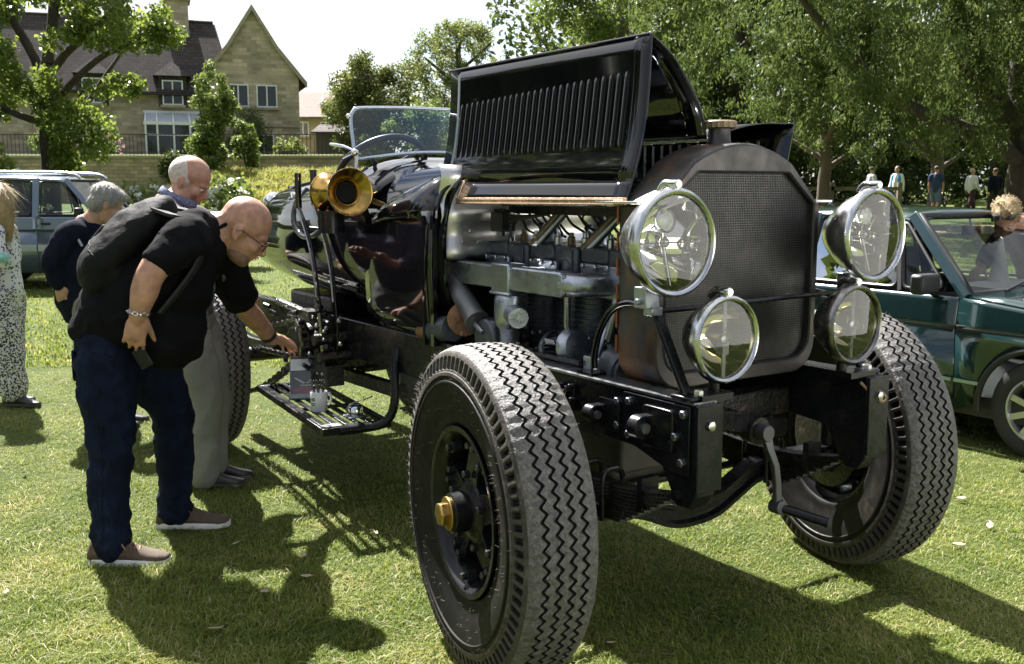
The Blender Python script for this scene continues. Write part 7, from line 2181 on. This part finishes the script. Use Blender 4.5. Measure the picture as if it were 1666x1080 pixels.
# ---------------------------------------------------------------- bald man in heather jumper
def man_jumper():
    b = MB()
    c = V3((-1.615, 5.10, 1.560))
    f, u = (.80, -.05, -.52), (.50, 0, .86)
    _, _, _, at = head(b, c, f, u, 1.0, .008)
    limb(b, [(-1.70, 5.06, 1.44), (-1.66, 5.08, 1.48), (-1.64, 5.09, 1.52)], [.075, .068, .064])
    limb(b, [(-1.68, 5.03, .95), (-1.70, 5.04, 1.2), (-1.70, 5.05, 1.42)], [.11, .12, .10])
    limb(b, [(-1.62, 4.90, 1.36), (-1.52, 4.87, 1.18), (-1.43, 4.92, 1.10), (-1.375, 4.97, 1.13)], [.055, .048, .045, .033], 14)
    hand(b, (-1.38, 4.97, 1.13), (.35, .2, .5), (.6, .1, -.5), 1, (.7, .8, .9, .9), 1.0)
    limb(b, [(-1.62, 5.24, 1.36), (-1.55, 5.3, 1.15), (-1.42, 5.25, 1.02)], [.055, .048, .035], 14)
    hand(b, (-1.42, 5.25, 1.02), (.6, -.2, -.4), (.2, -.2, -.8), -1, (.5, .6, .6, .6))
    for y in (4.99, 5.14):
        limb(b, [(-1.63, y, .85), (-1.56, y, .45), (-1.577, y + .02, .05)], [.06, .05, .045])
    body = remeshed(b, 'person', SKIN_R, .006, 4, .45)
    tag(body, 'balding man in heather jumper and grey trousers bending behind the man with the backpack', 'person')
    face_bits(at, body, None)
    h = MB(); _, _, _, M = orient(f, u); h.ell(at(-.036, 0, .022), (.087, .0865, .086), M, 20, 14); h.ell(at(-.012, 0, .0), (.055, .088, .055), M, 20, 14); remeshed(h, 'hair', WHITEHAIR, .006, 3, .5, body)
    t = MB()
    limb(t, [(-1.67, 5.04, .90), (-1.70, 5.04, 1.10), (-1.71, 5.05, 1.28), (-1.69, 5.055, 1.40)], [.165, .185, .18, .10], 22)
    limb(t, [(-1.70, 4.94, 1.37), (-1.62, 4.89, 1.35), (-1.52, 4.865, 1.18), (-1.43, 4.915, 1.10)], [.085, .082, .068, .052], 18)
    limb(t, [(-1.70, 5.16, 1.37), (-1.62, 5.24, 1.35), (-1.55, 5.3, 1.15), (-1.46, 5.27, 1.05)], [.085, .082, .066, .05], 18)
    limb(t, [(-1.70, 4.92, 1.40), (-1.70, 5.05, 1.43), (-1.70, 5.18, 1.40)], [.07, .075, .07], 18)
    ju = remeshed(t, 'jumper', PURPLE, .010, 6, .5, body, [(.10, .02), (.04, .006)])
    cl_ = MB(); cd = V3((.38, .0, .75)).normalized(); cl_.lathe([(-.02, .083), (.02, .080), (.035, .088), (.02, .094), (-.005, .098)], (-1.675, 5.07, 1.468), cd, 28, caps=False); cl_.build('shirt_collar', pm('blue_check_shirt', (.16, .19, .30), .8, var=.6, vs=90), ju, smooth=50, thick=.004)
    j = MB(); j.ell((-1.66, 5.06, .88), (.15, .18, .13), None, 22, 14)
    for y in (4.99, 5.14):
        limb(j, [(-1.63, y, .82), (-1.58, y - .005, .62), (-1.555, y, .44), (-1.575, y + .01, .25), (-1.583, y + .02, .065)], [.115, .105, .088, .082, .080], 20)
    remeshed(j, 'trousers', CHINO, .010, 6, .5, body, [(.10, .02), (.04, .006)])
    shoe(body, (-1.665, 5.01, 0), (-1.375, 5.035, 0), SHOEK, SHOEK, .048)
    shoe(body, (-1.665, 5.16, 0), (-1.375, 5.19, 0), SHOEK, SHOEK, .048)
man_jumper()

# ---------------------------------------------------------------- grey haired man in navy
def man_navy():
    b = MB()
    c = V3((-2.560, 6.40, 1.425)); f, u = (.72, .42, -.50), (.45, .25, .86)
    _, _, _, at = head(b, c, f, u, .98)
    limb(b, [(-2.68, 6.38, 1.29), (-2.64, 6.385, 1.34), (-2.60, 6.39, 1.38)], [.07, .062, .058])
    limb(b, [(-2.74, 6.40, .9), (-2.72, 6.40, 1.1), (-2.69, 6.39, 1.28)], [.10, .11, .09])
    limb(b, [(-2.75, 6.25, 1.22), (-2.835, 6.22, 1.08), (-2.82, 6.24, .93)], [.05, .045, .032], 14)
    hand(b, (-2.82, 6.24, .93), (.1, .05, -1), (.2, 1, 0), 1, (.4, .5, .5, .5))
    limb(b, [(-2.66, 6.55, 1.22), (-2.6, 6.6, 1.05), (-2.5, 6.6, .95)], [.05, .045, .032], 14)
    hand(b, (-2.5, 6.6, .95), (.8, 0, -.4), (.1, 0, -1), -1)
    for y in (6.31, 6.48):
        limb(b, [(-2.68, y, .82), (-2.60, y, .45), (-2.60, y, .05)], [.06, .05, .045])
    body = remeshed(b, 'person', SKIN, .008, 3, .45)
    tag(body, 'grey haired man in dark navy jacket stooping near the parked estate car', 'person')
    face_bits(at, body)
    h = MB(); _, _, _, M = orient(f, u); h.ell(at(-.025, 0, .045), (.100, .088, .088), M, 20, 14); h.ell(at(-.055, 0, -.005), (.062, .082, .075), M, 20, 14); h.ell(at(.03, 0, .085), (.06, .07, .04), M, 16, 10); strands(remeshed(h, 'hair', GREYHAIR, .007, 3, .5, body, [(.03, .006)]), 900, .05, GREYHAIR, (-.3, -.2, -.8))
    t = MB(); limb(t, [(-2.75, 6.40, .80), (-2.75, 6.40, 1.0), (-2.73, 6.395, 1.15), (-2.69, 6.39, 1.26)], [.165, .175, .165, .10], 20)
    limb(t, [(-2.72, 6.30, 1.25), (-2.76, 6.245, 1.22), (-2.84, 6.215, 1.08), (-2.822, 6.238, .945)], [.085, .082, .068, .055], 16)
    limb(t, [(-2.70, 6.48, 1.25), (-2.66, 6.55, 1.22), (-2.6, 6.6, 1.05), (-2.53, 6.6, .97)], [.085, .082, .066, .05], 16)
    ja = remeshed(t, 'jacket', NAVY, .012, 5, .5, body, [(.12, .03), (.05, .008)])
    s_ = MB(); s_.tube(smooth_path([(-2.74, 6.245, 1.31), (-2.70, 6.23, 1.25), (-2.665, 6.24, 1.17)], 5), .008, 6); s_.build('bag_strap', pm('pale_strap', (.42, .44, .46), .6), ja)
    j = MB(); j.ell((-2.70, 6.395, .82), (.14, .17, .12), None, 20, 12)
    for y in (6.31, 6.48):
        limb(j, [(-2.68, y, .78), (-2.605, y, .45), (-2.60, y, .07)], [.11, .085, .078], 18)
    remeshed(j, 'trousers', KHAKI, .012, 5, .5, body, [(.1, .02)])
    for y in (6.31, 6.48):
        shoe(body, (-2.68, y, 0), (-2.40, y + .02, 0), SHOEK, SHOEK, .045)
man_navy()

# ---------------------------------------------------------------- blonde woman at the left edge
def dress_mat(name, base, ink, scale, thr):
    m = bpy.data.materials.new(name); m.use_nodes = True
    t = m.node_tree; p = t.nodes['Principled BSDF']; p.inputs['Roughness'].default_value = .85
    tcn = t.nodes.new('ShaderNodeTexCoord'); v = t.nodes.new('ShaderNodeTexVoronoi'); v.inputs['Scale'].default_value = scale
    n = t.nodes.new('ShaderNodeTexNoise'); n.inputs['Scale'].default_value = scale * .8; n.inputs['Detail'].default_value = 3
    t.links.new(tcn.outputs['Object'], v.inputs['Vector']); t.links.new(tcn.outputs['Object'], n.inputs['Vector'])
    ad = t.nodes.new('ShaderNodeMath'); ad.operation = 'ADD'; t.links.new(v.outputs['Distance'], ad.inputs[0]); t.links.new(n.outputs['Fac'], ad.inputs[1])
    r = t.nodes.new('ShaderNodeValToRGB'); r.color_ramp.interpolation = 'LINEAR'; r.color_ramp.elements[0].position = thr; r.color_ramp.elements[1].position = thr + .06
    r.color_ramp.elements[0].color = ink + (1,); r.color_ramp.elements[1].color = base + (1,)
    t.links.new(ad.outputs[0], r.inputs['Fac']); t.links.new(r.outputs['Color'], p.inputs['Base Color'])
    return m
def woman():
    x0, y0 = -3.60, 7.05
    b = MB(); c = V3((x0 + .02, y0, 1.445)); f, u = (-.75, .65, -.1), (0, 0, 1)
    _, _, _, at = head(b, c, f, u, .92)
    limb(b, [(x0, y0, 1.24), (x0 + .01, y0, 1.33), (x0 + .015, y0, 1.38)], [.06, .052, .05])
    limb(b, [(x0, y0, .85), (x0, y0, 1.05), (x0, y0, 1.22)], [.10, .10, .09])
    for s in (-1, 1):
        yy = y0 + s * .13
        limb(b, [(x0 + .06 * (s < 0), y0 + s * .15, 1.22), (x0 + .09 * (s < 0), y0 + s * .20, 1.03), (x0 - .02, y0 + s * .18, .88)], [.042, .038, .026], 12)
        hand(b, (x0 - .02, y0 + s * .18, .88), (-.6, 0, -.5), (0, -s, 0), s, k=.9)
        limb(b, [(x0, y0 + s * .08, .80), (x0 + .02 - .03 * s, y0 + s * .08, .45), (x0 + .02 - .06 * s, y0 + s * .08, .06)], [.06, .05, .04])
    body = remeshed(b, 'person', SKIN, .009, 3, .45)
    tag(body, 'blonde woman in white and blue patterned clothes at the left edge', 'person')
    face_bits(at, body, None, .92)
    h = MB(); h.ell((x0 + .025, y0 - .01, 1.475), (.105, .105, .095), None, 20, 14)
    limb(h, [(x0 + .06, y0 - .05, 1.47), (x0 + .085, y0 - .06, 1.36), (x0 + .085, y0 - .05, 1.24), (x0 + .075, y0 - .04, 1.165)], [.07, .066, .055, .03], 16)
    limb(h, [(x0 + .0, y0 - .08, 1.47), (x0 + .015, y0 - .10, 1.36), (x0 + .02, y0 - .09, 1.25)], [.06, .055, .03], 16)
    strands(remeshed(h, 'hair', BLOND, .008, 4, .5, body, [(.05, .010)]), 900, .14, BLOND, (0, 0, -1))
    W1 = dress_mat('white_blue_print', (.62, .63, .62), (.05, .04, .16), 48, .82); W2 = dress_mat('dark_leaf_print', (.55, .55, .52), (.012, .016, .035), 80, .98)
    t = MB(); limb(t, [(x0, y0, .78), (x0, y0, .95), (x0, y0, 1.10), (x0, y0, 1.22)], [.15, .135, .14, .09], 20)
    for s in (-1, 1):
        limb(t, [(x0 + .02, y0 + s * .10, 1.23), (x0 + .06 * (s < 0), y0 + s * .15, 1.21), (x0 + .09 * (s < 0), y0 + s * .20, 1.03)], [.07, .068, .06], 16)
    to = remeshed(t, 'blouse', W1, .012, 5, .5, body, [(.1, .02)])
    cf = MB(); cf.lathe([(-.03, .066), (.0, .07), (.03, .066)], (x0 + .088, y0 - .195, 1.045), (.15, -.25, -1), 20, caps=False); cf.build('cuff', pm('turquoise_print', (.22, .5, .46), .8, var=.4, vs=40), to, smooth=50, thick=.006)
    j = MB(); j.ell((x0, y0, .80), (.145, .165, .13), None, 20, 12)
    for s in (-1, 1):
        limb(j, [(x0, y0 + s * .08, .78), (x0 + .02 - .03 * s, y0 + s * .085, .45), (x0 + .02 - .06 * s, y0 + s * .085, .12)], [.125, .105, .10], 18)
    remeshed(j, 'trousers', W2, .012, 5, .5, body, [(.1, .02)])
    for s in (-1, 1):
        shoe(body, (x0 + .03 - .06 * s - .05, y0 + s * .085, 0), (x0 + .03 - .06 * s + .19, y0 + s * .085 - .03, 0), SHOEK, SHOEK, .04)
woman()

# ---------------------------------------------------------------- fair haired man leaning over the hatchback
def man_right():
    b = MB(); c = V3((3.32, 6.80, 1.325)); f, u = (-.35, -.62, -.70), (-.30, -.55, .78)
    _, _, _, at = head(b, c, f, u, 1.0)
    limb(b, [(3.56, 6.98, 1.26), (3.46, 6.92, 1.28), (3.38, 6.86, 1.29)], [.075, .066, .06])
    limb(b, [(3.80, 7.15, .92), (3.70, 7.08, 1.1), (3.58, 7.0, 1.24)], [.11, .12, .09])
    limb(b, [(3.50, 7.14, 1.2), (3.36, 7.1, 1.05), (3.26, 6.98, .98)], [.05, .045, .032], 14); hand(b, (3.26, 6.98, .98), (-.6, -.5, -.3), (0, 0, -1), 1)
    limb(b, [(3.68, 6.88, 1.2), (3.66, 6.78, 1.02), (3.56, 6.74, .92)], [.05, .045, .032], 14); hand(b, (3.56, 6.74, .92), (-.6, -.3, -.3), (0, 0, -1), -1)
    for s in (-1, 1):
        limb(b, [(3.83 + s * .05, 7.17 - s * .08, .82), (3.85 + s * .05, 7.19 - s * .08, .45), (3.88 + s * .05, 7.22 - s * .08, .05)], [.06, .05, .045])
    body = remeshed(b, 'person', SKIN_R, .008, 3, .45)
    tag(body, 'fair haired man in navy with sunglasses on his head leaning over the green hatchback', 'person')
    face_bits(at, body)
    h = MB(); _, _, _, M = orient(f, u); h.ell(at(-.025, 0, .048), (.101, .088, .086), M, 20, 14); h.ell(at(.04, 0, .095), (.05, .06, .035), M, 16, 10); h.ell(at(-.05, 0, .0), (.062, .080, .07), M, 16, 10)
    for q in range(6):
        limb(h, [at(-.02 + .02 * q, -.04 + .016 * q, .11), at(.0 + .02 * q, -.05 + .02 * q, .150)], [.014, .006], 8)
    ho = remeshed(h, 'hair', BLOND, .007, 3, .5, body, [(.03, .007)])
    strands(ho, 700, .045, BLOND, (.2, .3, .2), .01)
    g = MB()
    for s in (-1, 1):
        g.ell(at(.082, s * .034, .092), (.014, .03, .022), M, 14, 8); g.tube([at(.075, s * .064, .092), at(.0, s * .09, .06), at(-.03, s * .088, .03)], .004, 6)
    g.tube([at(.092, -.012, .094), at(.092, .012, .094)], .004, 6); g.build('sunglasses', pm('smoked_lens', (.05, .07, .10), .1, metal=.3), ho, smooth=60)
    t = MB(); limb(t, [(3.82, 7.17, .84), (3.74, 7.11, 1.02), (3.64, 7.04, 1.16), (3.55, 6.98, 1.22)], [.17, .18, .175, .10], 20)
    limb(t, [(3.56, 7.08, 1.22), (3.50, 7.14, 1.19), (3.36, 7.1, 1.05), (3.29, 7.01, 1.0)], [.085, .08, .066, .05], 16); limb(t, [(3.64, 6.94, 1.22), (3.68, 6.88, 1.19), (3.66, 6.78, 1.02), (3.59, 6.75, .94)], [.085, .08, .066, .05], 16)
    ja = remeshed(t, 'jacket', NAVY, .012, 5, .5, body, [(.12, .025)])
    cl_ = MB(); cl_.lathe([(-.015, .08), (.02, .078), (.03, .088), (.0, .096)], (3.53, 6.965, 1.265), (-.75, -.5, .25), 24, caps=False); cl_.build('collar', pm('white_collar', (.6, .62, .66), .8), ja, smooth=50, thick=.004)
    j = MB(); j.ell((3.83, 7.17, .84), (.15, .17, .12), None, 18, 12)
    for s in (-1, 1):
        limb(j, [(3.83 + s * .05, 7.17 - s * .08, .8), (3.85 + s * .05, 7.19 - s * .08, .45), (3.88 + s * .05, 7.22 - s * .08, .07)], [.11, .085, .078], 16)
    remeshed(j, 'trousers', DENIM, .014, 5, .5, body)
    for s in (-1, 1):
        shoe(body, (3.93 + s * .05, 7.28 - s * .08, 0), (3.75 + s * .05, 7.06 - s * .08, 0), SHOEK, SHOEK, .045)
man_right()

# ---------------------------------------------------------------- walkers far off under the willow
def walker(label, x, y, face, top, legs, hair, hgt=1.68, shorts=False, stride=.16, sleeve=True, jacket=None):
    z0 = gzf(x, y); k = hgt / 1.75
    root = V3((x, y, z0)); ca, sa = math.cos(face), math.sin(face)
    def W(a, b, z):     # a forward, b left
        return root + V3((a * ca - b * sa, a * sa + b * ca, z)) * k
    b = MB(); head(b, W(.02, 0, 1.62), (ca, sa, -.1), (0, 0, 1), .98 * k)
    limb(b, [W(0, 0, 1.42), W(.01, 0, 1.5), W(.015, 0, 1.55)], [.06 * k] * 3, 10)
    limb(b, [W(0, 0, .95), W(0, 0, 1.15), W(0, 0, 1.4)], [.1 * k] * 3, 10)
    for s in (-1, 1):
        limb(b, [W(0, s * .19, 1.38), W(-.03 * s, s * .24, 1.1), W(.08 - .1 * s, s * .23, .88)], [.045 * k, .04 * k, .028 * k], 10)
        hand(b, W(.08 - .1 * s, s * .23, .88), W(.2, 0, -1) - W(0, 0, 0), W(0, -s, 0) - W(0, 0, 0), s, k=k)
        limb(b, [W(0, s * .09, .9), W(.04 + stride * s * .5, s * .09, .48), W(stride * s, s * .09, .05), W(stride * s + .1, s * .09, .03)], [.065 * k, .055 * k, .04 * k, .035 * k], 10)
    body = remeshed(b, 'person', SKIN, .014, 2, .4)
    tag(body, label, 'person')
    h = MB(); h.ell(W(-.015, 0, 1.67), (.095 * k, .095 * k, .085 * k), None, 14, 10); h.build('hair', hair, body, smooth=60)
    t = MB(); limb(t, [W(0, 0, .92), W(0, 0, 1.15), W(0, 0, 1.38)], [.165 * k, .165 * k, .12 * k], 14)
    for s in (-1, 1):
        e_ = [W(0, s * .19, 1.38), W(-.03 * s, s * .24, 1.1), W(.07 - .1 * s, s * .23, .91)] if sleeve else [W(0, s * .19, 1.38), W(-.02 * s, s * .225, 1.2)]
        limb(t, [W(0, s * .1, 1.40)] + e_, [.08 * k, .075 * k, .062 * k, .05 * k][:len(e_) + 1], 12)
    to = remeshed(t, 'top', top, .018, 4, .5, body)
    if jacket:
        j2 = MB()
        for s in (-1, 1):
            limb(j2, [W(.02, s * .13, 1.38), W(.03, s * .14, 1.1), W(.02, s * .145, .88)], [.09 * k, .09 * k, .085 * k], 12)
        remeshed(j2, 'open_jacket', jacket, .018, 4, .5, body)
    j = MB(); j.ell(W(0, 0, .92), (.14 * k, .16 * k, .12 * k), None, 14, 10)
    for s in (-1, 1):
        pts = [W(0, s * .09, .88), W(.04 + stride * s * .5, s * .09, .48)] + ([] if shorts else [W(stride * s, s * .09, .08)])
        limb(j, pts, [.115 * k, .085 * k, .07 * k][:len(pts)], 12)
    remeshed(j, 'shorts' if shorts else 'trousers', legs, .018, 4, .5, body)
    f_ = MB()
    for s in (-1, 1):
        f_.ell(W(stride * s + .06, s * .09, .04), (.13 * k, .13 * k, .045 * k), Matrix.Rotation(face, 3, 'Z') @ Matrix.Diagonal((1, .4, 1)), 12, 8)
    pieces(f_, 'shoe', SHOEK, body, smooth=60)
WT = pm('white_top', (.7, .7, .7), .85, var=.1); BLU = pm('bright_blue_jacket', (.05, .28, .55), .7, var=.15); DKT = pm('dark_trousers', (.02, .018, .02), .85); MAR = pm('maroon_trousers', (.06, .02, .025), .85); BRH = pm('brown_hair', (.07, .045, .03), .7)
walker('walker in pale top farthest left under the willow', 12.95, 36.6, R(10), pm('pale_lilac_top', (.5, .5, .55), .85), DKT, BRH, 1.7)
walker('walker in blue jacket over a white top under the willow', 13.95, 36.8, R(-150), WT, DKT, BRH, 1.72, jacket=BLU)
walker('walker in dark blue top and shorts beneath the willow', 15.2, 36.4, R(60), pm('deep_blue_top', (.02, .04, .11), .85), pm('denim_shorts', (.09, .13, .22), .85), BRH, 1.72, shorts=True, sleeve=False)
walker('walking woman in white blouse and dark red trousers under the willow', 16.75, 37, R(20), WT, MAR, pm('pale_hair', (.5, .4, .28), .7), 1.66, stride=.28)
walker('walker dressed in black right of the woman in white', 16.4, 34.5, R(100), NAVY, DKT, BRH, 1.62)
